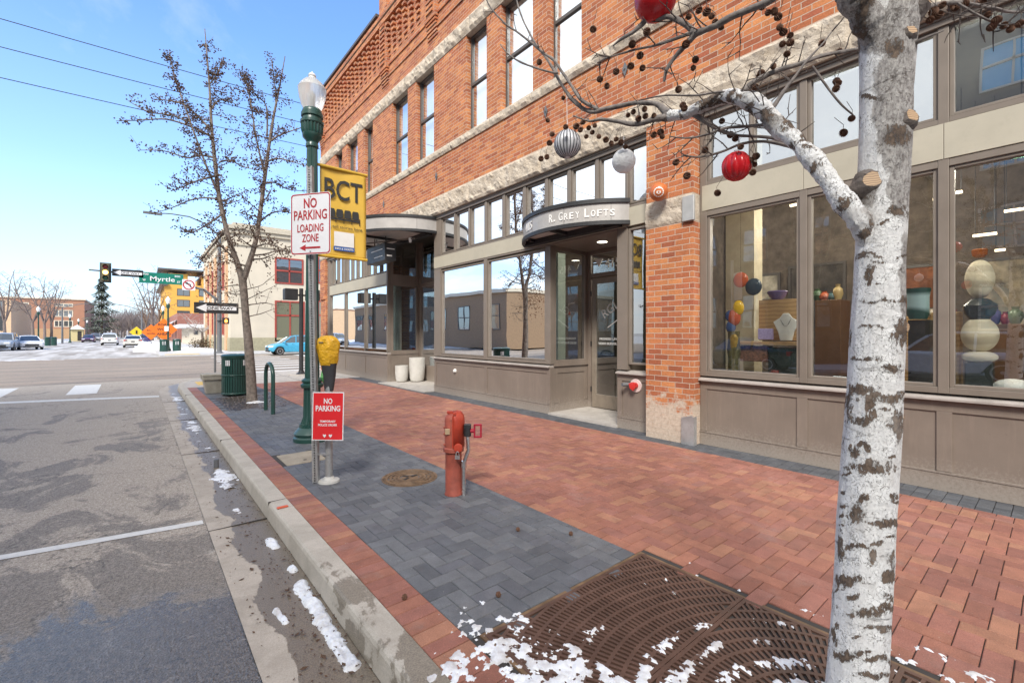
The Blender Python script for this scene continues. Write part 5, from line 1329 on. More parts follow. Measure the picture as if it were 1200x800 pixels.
# digitised trunk: centre px, y px, diameter px
TP = [(1001, 900, 96), (1003, 840, 84), (1004, 800, 78), (1008, 725, 76), (1015, 612, 76), (1022, 500, 74), (1027, 400, 71), (1031, 300, 67), (1034, 240, 68), (1037, 170, 69), (1038, 110, 68), (1040, 60, 72), (1041, 30, 78), (1044, 5, 80)]
TD = 1.61
def radat(px): return TD/F/2
g = MB(); vs = []; n = 110; rows = []
pts = [(at(a, b_, TD), w_*TD/F/2/math.sqrt(1+((a-600)/F)**2)) for a, b_, w_ in TP]
dense = []
for (p0, r0), (p1, r1) in zip(pts, pts[1:]):
    k = max(2, int((p1-p0).length/.007))
    dense += [(p0.lerp(p1, i/k), r0+(r1-r0)*i/k) for i in range(k)]
dense.append(pts[-1])
SC = [(1008,455,24,7),(992,472,9,20),(1024,470,8,22),(1008,492,18,10),(1042,467,20,7),(1052,500,9,26),(1020,548,40,8),(1001,529,7,8),(1018,526,6,7),(1003,602,14,16),(1040,613,32,6),(1022,650,8,11),(1005,640,18,5),(994,680,22,9),(1042,676,10,8),(1014,718,26,7),(1040,712,14,6),(990,768,20,7),(1030,772,22,5),(978,745,6,18),(1055,392,13,20),(1030,352,26,4),(1060,350,10,6),(1020,318,8,16),(1020,114,22,3),(1009,218,18,17),(1052,160,20,17),(1048,56,18,12),(1012,585,10,5),(1048,580,8,7),(985,640,5,22),(1035,735,30,4),(1010,420,26,3),(1045,430,14,3),(1020,385,18,3),(1012,298,22,3),(1050,250,16,8),(1045,660,6,14),(1000,700,10,5),(1025,790,30,5)]
SR_ = random.Random(6)
SC += [(SR_.uniform(975, 1062), SR_.uniform(255, 800), SR_.uniform(3, 12), SR_.uniform(1.5, 3.5)) for _ in range(46)]
GYS = [(1050,120,30,110),(1055,215,16,50),(1025,35,40,32),(1062,20,26,60),(1062,330,8,70),(1008,222,26,24)]
def colr(p):
    t_ = p.x*S+p.y*C_; px = 600+F*(p.x*C_-p.y*S)/t_; py = 391-F*(p.z-EYE)/t_
    fz_ = 1.0 if t_ < TD+.02 else .0
    dk = 0; gy = 0
    wx = 6*noise.noise(p*22); wy = 6*noise.noise(p*22+Vector((9, 0, 0)))
    for (x, y, a_, b_) in SC: dk = max(dk, 1-.75*(((px+wx-x)/a_)**2+((py+wy-y)/b_)**2))
    for (x, y, a_, b_) in GYS: gy = max(gy, 1.2-.9*(((px+wx-x)/a_)**2+((py+wy-y)/b_)**2))
    back = .55*max(0, noise.noise(Vector((p.x*9, p.y*9, p.z*16))))*2
    return (max(0, dk)*fz_+(1-fz_)*back, min(1, max(0, gy)), 0)
cols_ = []
for p, r in dense:
    for k in range(n):
        th = math.tau*k/n; d = Vector((math.cos(th), math.sin(th), 0))
        q = (1+.045*noise.fractal(Vector((d.x*1.3, d.y*1.3, p.z*2.2)), .8, 2, 4)+.012*noise.noise(Vector((d.x*7, d.y*7, p.z*16))))*.93
        if p.z < .12: q += (.12-p.z)*1.6*(1+.5*math.sin(th*5))
        c_ = colr(p+d*r*q); q += .03*min(1, c_[0])*noise.fractal(Vector((d.x*9, d.y*9, p.z*60)), .8, 2, 3)+.012*min(1, c_[0])
        vs.append(p+d*r*q); cols_.append(c_)
m = len(dense)
for i in range(m-1):
    pass
g.add(vs, [(i*n+k, i*n+(k+1)%n, (i+1)*n+(k+1)%n, (i+1)*n+k) for i in range(m-1) for k in range(n)])
trk = g.build('trunk', M_wbark, tree, smooth=True)
ca = trk.data.color_attributes.new('tone', 'FLOAT_COLOR', 'POINT')
buf = []
for c_ in cols_: buf += [c_[0], c_[1], 0, 1]
ca.data.foreach_set('color', buf)

def cr_spline(P, n=8):
    out = []
    for i in range(len(P)-1):
        p0, p1, p2, p3 = P[max(0, i-1)], P[i], P[i+1], P[min(len(P)-1, i+2)]
        for k in range(n):
            t_ = k/n
            out.append(tuple(.5*((2*b_)+(-a+c)*t_+(2*a-5*b_+4*c-d)*t_*t_+(-a+3*b_-3*c+d)*t_**3) for a, b_, c, d in zip(p0, p1, p2, p3)))
    out.append(tuple(P[-1])); return out
def limb(P, n=14, mat=None, name='branch', wob=.06, grey=0.0):
    """P: (px, py, diameter px, depth) control points -> a limb grown in the world"""
    sp_ = cr_spline([tuple(p) for p in P], 7 if mat is None else 16); g = MB()
    pts = []; rad = []
    for px, py, dm, t_ in sp_:
        p = at(px, py, t_); rr_ = max(.0012, dm*t_/F/2/(1+.6*(math.sqrt(1+((px-600)/F)**2)-1)))
        j = min(.011, rr_*.42); pts.append(p+Vector((noise.noise(p*9)*j, noise.noise(p*9+Vector((5,0,0)))*j, noise.noise(p*9+Vector((0,7,0)))*j))); rad.append(rr_*(1+.20*noise.noise(p*17)+.10*noise.noise(p*45)))
    g.tube(pts, rad, n, wob=wob, rng=R)
    o = g.build(name, mat or M_gbark, tree, smooth=True)
    if mat is M_wbark:
        ca = o.data.color_attributes.new('tone', 'FLOAT_COLOR', 'POINT'); bb = []
        for vtx in o.data.vertices:
            p = vtx.co; a = max(0, 1.9*noise.noise(p*15)-.15); a = max(a, max(0, 2.4*noise.noise(Vector((p.x*34, p.y*8, p.z*8)))-.5))
            bb += [min(1, a), min(1, max(0, .15+grey+1.2*noise.noise(p*7+Vector((3, 1, 0))))), 0, 1]
        ca.data.foreach_set('color', bb)
    return pts, rad
A, Ar = limb([(1034, 318, 20, 1.62), (1012, 268, 27, 1.60), (991, 238, 27, 1.61), (973, 213, 22, 1.65), (958, 192, 25, 1.68), (940, 174, 20, 1.74), (917, 152, 22, 1.82), (900, 133, 20, 1.87), (885, 120, 22, 1.93), (868, 115, 18, 1.98), (850, 114, 17, 2.06), (828, 124, 15, 2.14), (805, 132, 13, 2.22), (785, 135, 13, 2.3)], 36, M_wbark)
A2, _ = limb([(786, 135, 12, 2.3), (772, 124, 7, 2.36), (755, 121, 6, 2.42), (735, 122, 5.5, 2.48), (712, 127, 5.5, 2.54), (692, 131, 5, 2.6), (675, 121, 4.5, 2.66), (660, 102, 4, 2.72), (648, 80, 3.4, 2.78), (634, 60, 3, 2.84), (612, 42, 2.4, 2.9), (590, 26, 2, 2.96), (572, 4, 1.6, 3.0), (565, -20, 1.4, 3.02)], 12)
A3, _ = limb([(788, 137, 10, 2.3), (770, 139, 7, 2.34), (748, 145, 6, 2.38), (725, 143, 5, 2.42), (705, 140, 4, 2.46), (690, 142, 2.5, 2.5), (672, 136, 1.6, 2.54)], 10)
A4, _ = limb([(700, 128, 4, 2.57), (682, 118, 4, 2.6), (668, 98, 3.5, 2.65), (650, 72, 3.2, 2.7), (632, 58, 2.6, 2.75), (618, 34, 2.2, 2.8), (608, 10, 1.8, 2.85), (602, -14, 1.4, 2.9)], 8)
A5, _ = limb([(654, 86, 2.6, 2.72), (635, 82, 2.2, 2.74), (612, 74, 2, 2.76), (596, 64, 1.6, 2.78), (586, 52, 1, 2.8)], 8)
Bq, _ = limb([(866, 116, 9, 1.98), (872, 106, 7, 1.97), (886, 94, 6.5, 1.96), (908, 84, 6, 1.95), (935, 76, 5.5, 1.94), (962, 66, 5, 1.93), (1000, 59, 4.5, 1.93), (1040, 50, 3, 1.95)], 10)
B2, _ = limb([(905, 128, 6, 1.86), (918, 108, 4.5, 1.86), (930, 92, 3.5, 1.86), (945, 72, 3, 1.85), (965, 50, 2, 1.84), (980, 30, 1.2, 1.83)], 8)
B3, _ = limb([(952, 78, 3, 1.93), (968, 100, 3, 1.92), (985, 122, 2.6, 1.91), (1000, 135, 1.8, 1.9)], 8)
C1, _ = limb([(1034, 62, 30, 1.60), (1020, 28, 34, 1.59), (1004, 0, 36, 1.57), (988, -30, 32, 1.55)], 36, M_wbark, grey=.65)
C2, _ = limb([(925, -22, 11, 1.62), (903, 0, 9, 1.66), (880, 11, 8, 1.7), (858, 20, 8, 1.74), (838, 30, 8, 1.78), (815, 39, 8, 1.82)], 12)
C3, _ = limb([(815, 39, 8, 1.82), (800, 27, 7, 1.85), (783, 20, 6, 1.88), (770, 22, 5, 1.9), (758, 10, 4, 1.92), (748, 2, 3, 1.94)], 10)
C4, _ = limb([(815, 40, 8, 1.82), (803, 53, 6.5, 1.85), (791, 66, 5.5, 1.88), (781, 82, 4.5, 1.9), (778, 96, 3, 1.91)], 10)
C5, _ = limb([(812, 38, 5, 1.82), (790, 46, 4, 1.88), (765, 54, 3, 1.94), (738, 60, 2.6, 2.0), (712, 68, 2, 2.05), (700, 74, 1.2, 2.08)], 8)
C6, _ = limb([(756, 26, 6, 1.92), (742, 38, 4.5, 1.94), (728, 46, 3.5, 1.96), (718, 54, 2, 1.98)], 8)
D1, _ = limb([(1068, 18, 14, 1.60), (1090, 8, 8, 1.62), (1120, 3, 6, 1.64), (1155, 8, 5, 1.66), (1185, 14, 4, 1.68), (1215, 14, 3, 1.7)], 10)
D2, _ = limb([(1070, 52, 8, 1.55), (1085, 44, 4, 1.52), (1106, 36, 2, 1.5)], 8)
D3, _ = limb([(1120, 3, 4, 1.64), (1150, 20, 3.5, 1.63), (1180, 32, 3, 1.62), (1210, 30, 2, 1.6)], 8)
E1, _ = limb([(812, 133, 7, 2.2), (826, 142, 6, 2.17), (842, 152, 5, 2.14), (860, 158, 4, 2.1), (880, 160, 3.5, 2.05), (905, 162, 4, 1.98), (930, 170, 6, 1.9)], 8)
E2, _ = limb([(905, 146, 6, 1.9), (880, 148, 4, 2.0), (850, 150, 3.5, 2.06), (828, 158, 3, 2.1), (806, 162, 2, 2.14), (785, 160, 1.4, 2.18)], 8)
E3, _ = limb([(930, 172, 5, 1.88), (900, 166, 4, 1.95), (872, 168, 3.4, 2.0), (846, 178, 3, 2.06), (820, 184, 2.4, 2.1), (800, 182, 1.6, 2.14)], 8)
E4, _ = limb([(868, 112, 4, 1.98), (846, 108, 3, 2.05), (815, 112, 2.5, 2.1), (780, 112, 2, 2.18), (748, 118, 1.4, 2.25)], 6)
# twigs off the limbs, with buds; seed balls hung on stalks
TR = random.Random(21)
tw = MB()
ballspots = []
def twig(p, d, L, r, depth):
    pts = [p]; k = max(3, int(L/.03)); dd = d.normalized()
    for i in range(k):
        dd = (dd+Vector((TR.uniform(-.22, .22), TR.uniform(-.22, .22), TR.uniform(-.16, .22)))).normalized()
        pts.append(pts[-1]+dd*L/k)
        if depth > 0 and TR.random() < .30:
            s_ = dd.orthogonal(); s_.rotate(Matrix.Rotation(TR.random()*6.28, 3, dd)); twig(pts[-1], dd*.7+s_, L*TR.uniform(.25, .5), r*.7, depth-1)
    tw.tube(pts, [max(.0011, r*(1-.65*i/k)) for i in range(k+1)], 5)
    for q in pts[1:-1:2]:
        s_ = dd.orthogonal().normalized(); tw.tube([q, q+(s_+dd*.6)*.008], [.0026, .0012], 4)
    ballspots.append((pts[-1], dd))
for pts_, num, ln in ((A[int(len(A)*.42):], 16, .17), (A2, 12, .13), (A3, 6, .12), (A4, 6, .12), (Bq, 9, .12), (B2, 4, .1), (C2, 6, .14), (C3, 8, .13), (C4, 6, .1), (C5, 8, .11), (E1, 6, .12), (E2, 7, .12), (E3, 8, .12), (D1, 8, .14), (D3, 6, .12)):
    for k in range(num):
        i = TR.randrange(2, len(pts_)-1); p = pts_[i]; dax = (pts_[i+1]-pts_[i-1]).normalized()
        s_ = dax.orthogonal(); s_.rotate(Matrix.Rotation(TR.random()*6.28, 3, dax))
        twig(p, s_+dax*.8+Vector((0, 0, .25)), ln*TR.uniform(.5, 1.4), .0032, 1)
tw.build('crown', M_dbark, tree)
# individual seed balls (shared mesh)
g = MB(); g.ball((TX, TY, 0), .0150, 18, 12, fn=lambda d, th, ph: 1+.20*math.cos(th*9)*math.cos(ph*12)); 
tmp_me = None
sb0 = None
clusters = [(695,35),(758,37),(750,65),(741,52),(739,78),(753,80),(722,84),(703,93),(711,101),(632,73),(660,115),(755,128),(742,131),(748,139),(736,135),(756,136),(766,136),(770,139),(683,143),(675,148),(680,152),(690,150),(697,147),(694,155),(687,160),(702,160),(710,164),(716,168),(722,163),(728,167),(733,172),(663,149),(642,141),(766,158),(774,155),(776,160),(647,157),(644,168),(634,186),(641,184),(800,123),(795,105),(812,80),(815,70),(804,52),(807,20),(819,12),(828,14),(834,19),(838,26),(845,33),(900,15),(893,8),(907,14),(912,20),(914,32),(918,38),(926,42),(917,52),(926,50),(922,64),(906,78),(889,90),(892,86),(885,102),(963,51),(983,60),(980,95),(982,98),(980,104),(998,139),(988,156),(792,190),(802,127),(856,158),(862,162),(868,172),(880,188),(884,193),(882,202),(886,183),(841,226),(805,206),(1094,14),(1100,18),(1090,24),(1114,10),(1120,8),(1130,5),(1158,18),(1168,24),(1162,32),(1176,30),(1184,34),(1195,28),(1150,3),(1104,6),(826,176),(846,142),(783,6)]
for k, (px, py) in enumerate(clusters[:99]):
    allp = A[int(len(A)*.35):]+A2+A3+Bq+C2+C3+C4+C5+E1+E3+D1+D3+A5+C1
    best = min(allp, key=lambda q: (lambda v_: (v_[0]-px)**2+(v_[1]-py)**2*(1 if v_[1] < py else 3))((600+F*(q.x*C_-q.y*S)/(q.x*S+q.y*C_), 391-F*(q.z-EYE)/(q.x*S+q.y*C_))))
    dep = best.x*S+best.y*C_+TR.uniform(-.06, .06); c0 = at(px, py, dep)
    if sb0 is None:
        o = g.build('seed_ball', M_ball, tree, smooth=False); sb0 = o
    else:
        o = sb0.copy(); col.objects.link(o); o.parent = tree
    o.location = c0-Vector((TX, TY, 0)); o.rotation_euler = (TR.random()*6, TR.random()*6, 0); s_ = TR.uniform(.70, 1.0)*(.62+.38*min(1.2, dep/2.3)); o.scale = (s_,)*3
st = MB()
for o in [c_ for c_ in tree.children if c_.name.startswith('seed_ball')]:
    c0 = o.location+Vector((TX, TY, 0)); st.tube([c0, c0+Vector((TR.uniform(-.01, .01), TR.uniform(-.01, .01), .03)), c0+Vector((TR.uniform(-.03, .03), TR.uniform(-.03, .03), .07))], .0011, 4)
st.build('crown', M_dbark, tree)
# pruned stubs with pale sawn faces
def stub(px, py, wpx, ln, dirpx, t_=None):
    i = min(range(len(dense)), key=lambda i: abs((391-F*(dense[i][0].z-EYE)/TD)-py)); p, rr0 = dense[i]; rr0 *= .93
    pcx = 600+F*(p.x*C_-p.y*S)/(p.x*S+p.y*C_); u_ = max(-.95, min(.95, (px-pcx)/(rr0*1.25*F/TD)))
    nrm_ = (rtc*u_+fr*math.sqrt(1-u_*u_)).normalized(); c = p+nrm_*rr0
    r = wpx*TD/F/2/1.15; d = (nrm_*.42+fr*.6+rtc*dirpx[0]*.5+Vector((0, 0, dirpx[1]))).normalized()
    a = d.orthogonal().normalized(); b_ = d.cross(a); g = MB(); n = 34; vs = []
    pr = [(2.2, -.035), (1.85, -.016), (1.5, -.004), (1.22, ln*.55), (1.04, ln), (.98, ln*.96)]
    for rr_, h in pr:
        for k in range(n):
            th = math.tau*k/n; q = rr_*(1+.20*noise.noise(Vector((math.cos(th)*1.7+px, math.sin(th)*1.7, h*30+py)))+.06*noise.noise(Vector((math.cos(th)*9, math.sin(th)*9, h*90))))
            vs.append(c+d*(h+.004*noise.noise(Vector((th*3, h*40, px))))+a*(r*q*math.cos(th))+b_*(r*q*math.sin(th)))
    m = len(pr); g.add(vs, [(i*n+k, i*n+(k+1)%n, (i+1)*n+(k+1)%n, (i+1)*n+k) for i in range(m-1) for k in range(n)])
    so_ = g.build('branch_stub', M_stub, tree, smooth=True)
    g = MB(); vs = [c+d*(ln*.93)]
    for k in range(n):
        th = math.tau*k/n; q = .99*(1+.20*noise.noise(Vector((math.cos(th)*1.7+px, math.sin(th)*1.7, ln*30+py)))); vs.append(c+d*(ln*.99)+a*(r*q*math.cos(th))+b_*(r*q*math.sin(th)))
    g.add(vs, [(0, 1+k, 1+(k+1) % n) for k in range(n)]); g.build('sawn_face', M_cut, so_)
M_stub = pm('scarred_bark', (.155, .13, .115), .9, var=.5, vs=25, bmp=1.0, bs=70, bd=.008, dirt=.5)
stub(1008, 215, 21, .007, (-.15, .12)); stub(1050, 147, 17, .006, (.0, .25)); stub(1046, 54, 13, .005, (.0, .25)); stub(1066, 18, 17, .012, (.3, .5)); stub(1056, 383, 11, .008, (.2, .0)); stub(1056, 486, 8, .008, (.3, .1))
# baubles hung in the tree
M_redb = pm('red_bauble', (.55, .012, .018), .22, var=.1, vs=8, bmp=.0); M_silv = pm('silver_bauble', (.62, .62, .64), .4, metal=.1, var=.1); M_whb = pm('white_textured_bauble', (.88, .87, .85), .7, bmp=.5, bs=55, bd=.02)
def bauble(px, py, r, t_, m, fn, lab, anchor, nu=48):
    c = at(px, py, t_); rr_ = r*t_/F; g = MB(); g.ball(c, rr_, nu, 24, (1, 1, 1.03), fn=fn); o = g.build('bauble', m, base=c, smooth=True); tag(o, lab, 'bauble', 'hanging baubles')
    g = MB(); g.lathe([(rr_*.16, rr_*.96), (rr_*.16, rr_*1.12), (rr_*.1, rr_*1.16)], c, 12); g.build('cap', M_silv, o)
    q = at(*anchor); g = MB(); g.tube([c+Vector((0, 0, rr_*1.1)), c.lerp(q, .5)+Vector((.0, 0, .002)), q], .0016, 5); g.build('cord', M_swhite, o)
bauble(768, -1, 24, 1.9, M_redb, lambda d, th, ph: 1+.0*th, 'large glossy red bauble cut by the top edge of the picture', (768, -50, 1.9))
bauble(863, 195, 16.5, 2.02, M_redb, lambda d, th, ph: 1-.11*(1-abs(math.cos(th*5.5)))**.7*math.sin(ph), 'red ribbed bauble hanging just left of the white trunk', (866, 160, 2.05), 66)
bauble(665, 169, 15.5, 2.7, M_silv, lambda d, th, ph: 1-.05*(1-abs(math.cos(th*11)))*math.sin(ph), 'striped grey ribbed bauble, leftmost of the hanging baubles', (664, 108, 2.7), 132)
bauble(731, 189, 13.5, 2.42, M_whb, lambda d, th, ph: 1+.02*noise.noise(Vector(d)*9), 'white rough textured bauble between the grey and the red ones', (731, 160, 2.42))
g = MB()
c = at(665, 169, 2.7); rr_ = 15.5*2.7/F
for k in range(22):
    th0 = math.tau*(k+.5)/22; g.tube([c+Vector((math.cos(th0)*math.sin(p_), math.sin(th0)*math.sin(p_), 1.03*math.cos(p_)))*rr_*.985 for p_ in [math.pi*j/14 for j in range(1, 14)]], .0030, 4)
for o in [o for o in bpy.data.objects if o.get('label', '').startswith('striped grey')]: g.build('stripe', pm('charcoal_stripe', (.06, .065, .075), .5, bmp=0), o)

# ------------------------------------------------------------------ sweetgum in its pit, seeds all along the twigs
def grow(mb, p, d, L, r, lvl, rng, balls, up=.12, spread=.75, seg=.12, bend=.12, n=6, kids=(5, 9), mn=.003, taper=.8):
    k = max(3, int(L/seg)); pts = [p]; rad = [r]; dd = d.normalized(); q = p
    for i in range(k):
        dd = (dd+Vector((rng.gauss(0, bend), rng.gauss(0, bend), rng.gauss(up, bend)))*.8).normalized()
        q = q+dd*(L/k); pts.append(q); rad.append(max(mn, r*(1-taper*(i+1)/k)))
    mb.tube(pts, rad, n if lvl > 1 else 4, caps=False)
    if lvl <= 1:
        for q in pts[1:]:
            for _ in range(balls[1]): 
                if rng.random() < balls[2]: balls[0].append(q+Vector((rng.gauss(0, .035), rng.gauss(0, .035), rng.gauss(-.03, .03))))
    if lvl > 0:
        nk = rng.randint(*kids)
        for j in range(nk):
            f = .18+.8*(j+rng.random()*.7)/nk; i = min(k-1, int(f*k)); b0_ = pts[i].lerp(pts[i+1], f*k-i)
            ax = (pts[i+1]-pts[i]).normalized(); s_ = ax.orthogonal(); s_.rotate(Matrix.Rotation(rng.random()*math.tau, 3, ax))
            grow(mb, b0_, ax*(1-spread)+s_*spread, L*rng.uniform(.28, .5)*(1.1-.5*f), rad[i]*.55, lvl-1, rng, balls, up, spread, seg, bend, n, (max(2, kids[0]-2), max(3, kids[1]-3)), mn, taper)
    return pts, rad
M_t2 = pm('mottled_grey_bark', (.20, .165, .14), .85, var=.6, vs=14, bmp=.7, bs=50, bd=.01, dirt=.5)
M_seed = pm('seed_dark', (.11, .065, .046), .85, var=.3, vs=40)
G2 = random.Random(77)
TD2 = dist_y(295, 11.45)
T2 = thing('sweetgum_tree', (1.95, 11.45, 0), 'slender leafless tree thick with dark seed balls behind the lamp post', 'tree')
g = MB()
tp2 = [(295.5, 476, 17), (295, 466, 13), (294, 440, 12), (291, 400, 10.5), (288, 370, 9.5), (286, 345, 9.5), (284, 326, 10)]
g.tube([at(a, b_, TD2) for a, b_, c in tp2], [c*TD2/F/2*.86 for a, b_, c in tp2], 16, wob=.05, rng=G2); g.build('trunk', M_t2, T2, smooth=True)
cw = MB(); BL = []
def led(P, dz=0.0):
    P = cr_spline(P, 5); pts = [at(a, b_, TD2+t_) for a, b_, c, t_ in P]; rad = [max(.004, c*TD2/F/2*.82) for a, b_, c, t_ in P]
    cw.tube(pts, rad, 8); return pts, rad
led1 = led([(284, 328, 9, 0), (277, 305, 7.5, 0), (268, 280, 6.5, -.1), (261, 250, 6, -.15), (256, 225, 5.5, -.2), (252, 190, 5, -.2), (248, 150, 4, -.15), (246, 110, 3, -.1), (243, 70, 2, -.1), (240, 34, 1, 0)])
led2 = led([(285, 328, 9, 0), (292, 308, 7.5, .05), (299, 285, 6.5, .1), (304, 255, 6, .2), (308, 225, 5.5, .25), (314, 180, 4.5, .3), (320, 140, 3.5, .3), (328, 100, 2, .3), (334, 66, 1, .3)])
led3 = led([(257, 230, 3.5, -.2), (240, 190, 2.6, -.4), (222, 140, 2, -.5), (205, 90, 1.4, -.6), (198, 60, .8, -.6)])
led4 = led([(310, 205, 3, .25), (300, 160, 2.2, .1), (292, 110, 1.5, 0), (284, 84, .8, 0)])
SIDE = [[(249,161,3.5,-.2),(225,149,2.6,-.4),(195,140,2,-.6),(165,141,1.4,-.8),(136,142,.8,-.9)], [(247,152,3,-.15),(219,125,2.2,-.1),(198,118,1.6,0),(180,117,.8,.1)], [(222,146,2,-.4),(205,136,1.8,-.5),(174,131,1.4,-.6),(150,118,.8,-.6)],
 [(252,185,3.2,-.2),(235,182,2.4,-.1),(219,185,2,0),(192,177,1.5,.1),(161,176,.8,.2)], [(258,205,3,-.2),(234,211,2.2,-.5),(214,219,1.4,-.7),(200,224,.8,-.8)], [(264,236,3,-.1),(246,232,2.4,.2),(225,234,2,.4),(200,244,1.4,.5),(176,251,.8,.6)],
 [(262,250,3,-.1),(244,262,2.4,-.4),(226,272,1.6,-.7),(210,270,.8,-.9)], [(314,168,3,.3),(325,160,2.4,.3),(340,154,1.8,.3),(358,148,.8,.3)], [(311,190,3,.3),(325,186,2.2,.1),(340,189,1.6,0),(360,195,.8,-.1)], [(308,215,3,.2),(322,214,2.2,.4),(338,222,1.6,.6),(362,224,.8,.7)],
 [(313,160,2.6,.3),(312,125,2,.2),(300,112,1.6,.1),(291,101,1.2,0),(273,85,.7,0)], [(248,128,2.4,-.1),(256,118,1.8,0),(268,119,1.3,.1),(278,123,.7,.1)], [(257,190,2.6,-.2),(270,188,2,-.1),(284,195,1.5,0),(304,200,.8,0)], [(302,262,3,.2),(318,250,2.2,.5),(336,248,1.5,.8),(352,256,.8,1.0)],
 [(266,270,3,-.1),(252,284,2.2,.4),(240,300,1.6,.8),(232,312,.8,1.0)], [(297,290,3,.1),(312,286,2.2,-.3),(328,290,1.6,-.6),(340,300,.8,-.8)], [(245,100,2,-.1),(254,88,1.5,0),(262,72,.8,.1)], [(323,120,1.8,.3),(322,100,1.3,.2),(318,70,.8,.1)]]
for P_s in SIDE:
    pts_, rad_ = led(P_s); m = len(pts_)
    for j in range(13):
        f = .12+.86*(j+G2.random()*.6)/13; i = min(m-2, int(f*(m-1))); a = G2.random()*math.tau
        dirv = (pts_[i+1]-pts_[i]).normalized()*.7+Vector((math.cos(a)*.6, math.sin(a)*.6, G2.uniform(.1, .7)))
        grow(cw, pts_[i], dirv, G2.uniform(.10, .38), .006, 1, G2, (BL, 2, .55), up=.12, bend=.12, kids=(1, 3), seg=.06, spread=.6)
    for q in pts_[3:]:
        for _ in range(1): BL.append(q+Vector((G2.gauss(0, .04), G2.gauss(0, .04), G2.gauss(0, .04))))
for pts_, rad_ in (led1, led2, led3, led4):
    m = len(pts_)
    for j in range(34):
        f = .28+.70*(j+G2.random())/35; i = min(m-2, int(f*(m-1))); a = G2.random()*math.tau
        grow(cw, pts_[i], Vector((math.cos(a), math.sin(a), G2.uniform(.3, 1.4))), G2.uniform(.08, .26), .005, 1, G2, (BL, 2, .7), up=.15, bend=.12, kids=(1, 2), seg=.06)
for (pts_, rad_), cnt in ((led1, 22), (led2, 20), (led3, 9), (led4, 9)):
    m = len(pts_)
    for j in range(cnt):
        f = .10+.86*(j+G2.random()*.6)/cnt; i = min(m-2, int(f*(m-1))); p = pts_[i]
        a = G2.random()*math.tau; dirv = Vector((math.cos(a), math.sin(a), G2.uniform(-.1, .35)))
        L_ = (.75*(1-f)**.7+.2)*G2.uniform(.55, 1.15)*(.75 if cnt < 20 else 1)
        grow(cw, p, dirv, L_, max(.006, rad_[i]*.38), 1, G2, (BL, 3, .85), up=.10, bend=.13, kids=(2, 5), seg=.11, spread=.65)
for (px, py, dx) in ((284, 335, -1), (286, 340, 1), (287, 352, 1), (286, 362, -1), (288, 372, 1), (285, 345, -1), (287, 358, 1)):
    p = at(px, py, TD2); v_ = rtc*dx+Vector((0, 0, .35))+fr*G2.uniform(-.5, .5)
    grow(cw, p, v_, G2.uniform(.8, 1.3), .014, 1, G2, (BL, 1, .3), up=-.02, bend=.15, kids=(4, 7), seg=.1)
cw.build('crown', M_t2, T2)
sm = MB()
ico = []
def octa(mb, c, r):
    vs_ = [c+Vector(v)*r for v in ((1,0,0),(-1,0,0),(0,1,0),(0,-1,0),(0,0,1),(0,0,-1))]
    mb.add(vs_, [(0,2,4),(2,1,4),(1,3,4),(3,0,4),(2,0,5),(1,2,5),(3,1,5),(0,3,5)])
for c in BL:
    if G2.random() < .95: octa(sm, c, G2.uniform(.013, .021))
o = sm.build('seed_balls', M_seed, T2); o['kind'] = 'stuff'
print('seeds', len(BL))
# withered leaves at the crotch
lv = MB()
for k in range(420):
    p = at(G2.gauss(252, 10), G2.gauss(325, 16), TD2+G2.gauss(-.2, .3)); a = Vector((G2.gauss(0, 1), G2.gauss(0, 1), G2.gauss(0, 1))).normalized(); b_ = a.orthogonal().normalized(); s_ = G2.uniform(.015, .032)
    lv.quad(p-a*s_, p+b_*s_*.6, p+a*s_, p-b_*s_*.6)
o = lv.build('dead_leaves', pm('withered_orange_leaf', (.20, .075, .03), .8, var=.5, vs=20), T2); o['kind'] = 'stuff'
g = MB(); snow('snow', 1.72, 2.24, 11.0, 11.42, -.002, lambda x, y: .03-.22*math.hypot((x-1.98)*.8, y-11.24)+.02*fb(x, y, 9, 2), .02, .03)

def far_tree(name, x, y, h, lab, group, seed, lean=0.0, z=-.02, kids=(6, 9), fork=True, m=None, dens=3):
    rg = random.Random(seed); tr = thing(name, (x, y, z), lab, 'tree', group)
    g = MB(); hb = h*.28; g.tube([(x, y, z), (x+.05, y, z+hb*.5), (x, y, z+hb)], [h*.02, h*.016, h*.014], 8); g.build('trunk', m or M_farb, tr)
    c = MB(); bl = ([], 0, 0)
    for k in range(4 if fork else 1):
        a = k*1.6+rg.random()
        grow(c, Vector((x, y, z+hb)), Vector((math.cos(a)*.35, math.sin(a)*.35, 1)), h*rg.uniform(.55, .72), h*.011, dens, rg, bl, up=.07, bend=.09, seg=h*.05, n=5, kids=kids, mn=h*.0012, spread=.6)
    c.build('crown', m or M_farb, tr); return tr
M_farb = pm('far_bare_bark', (.17, .13, .115), .9, var=.3)
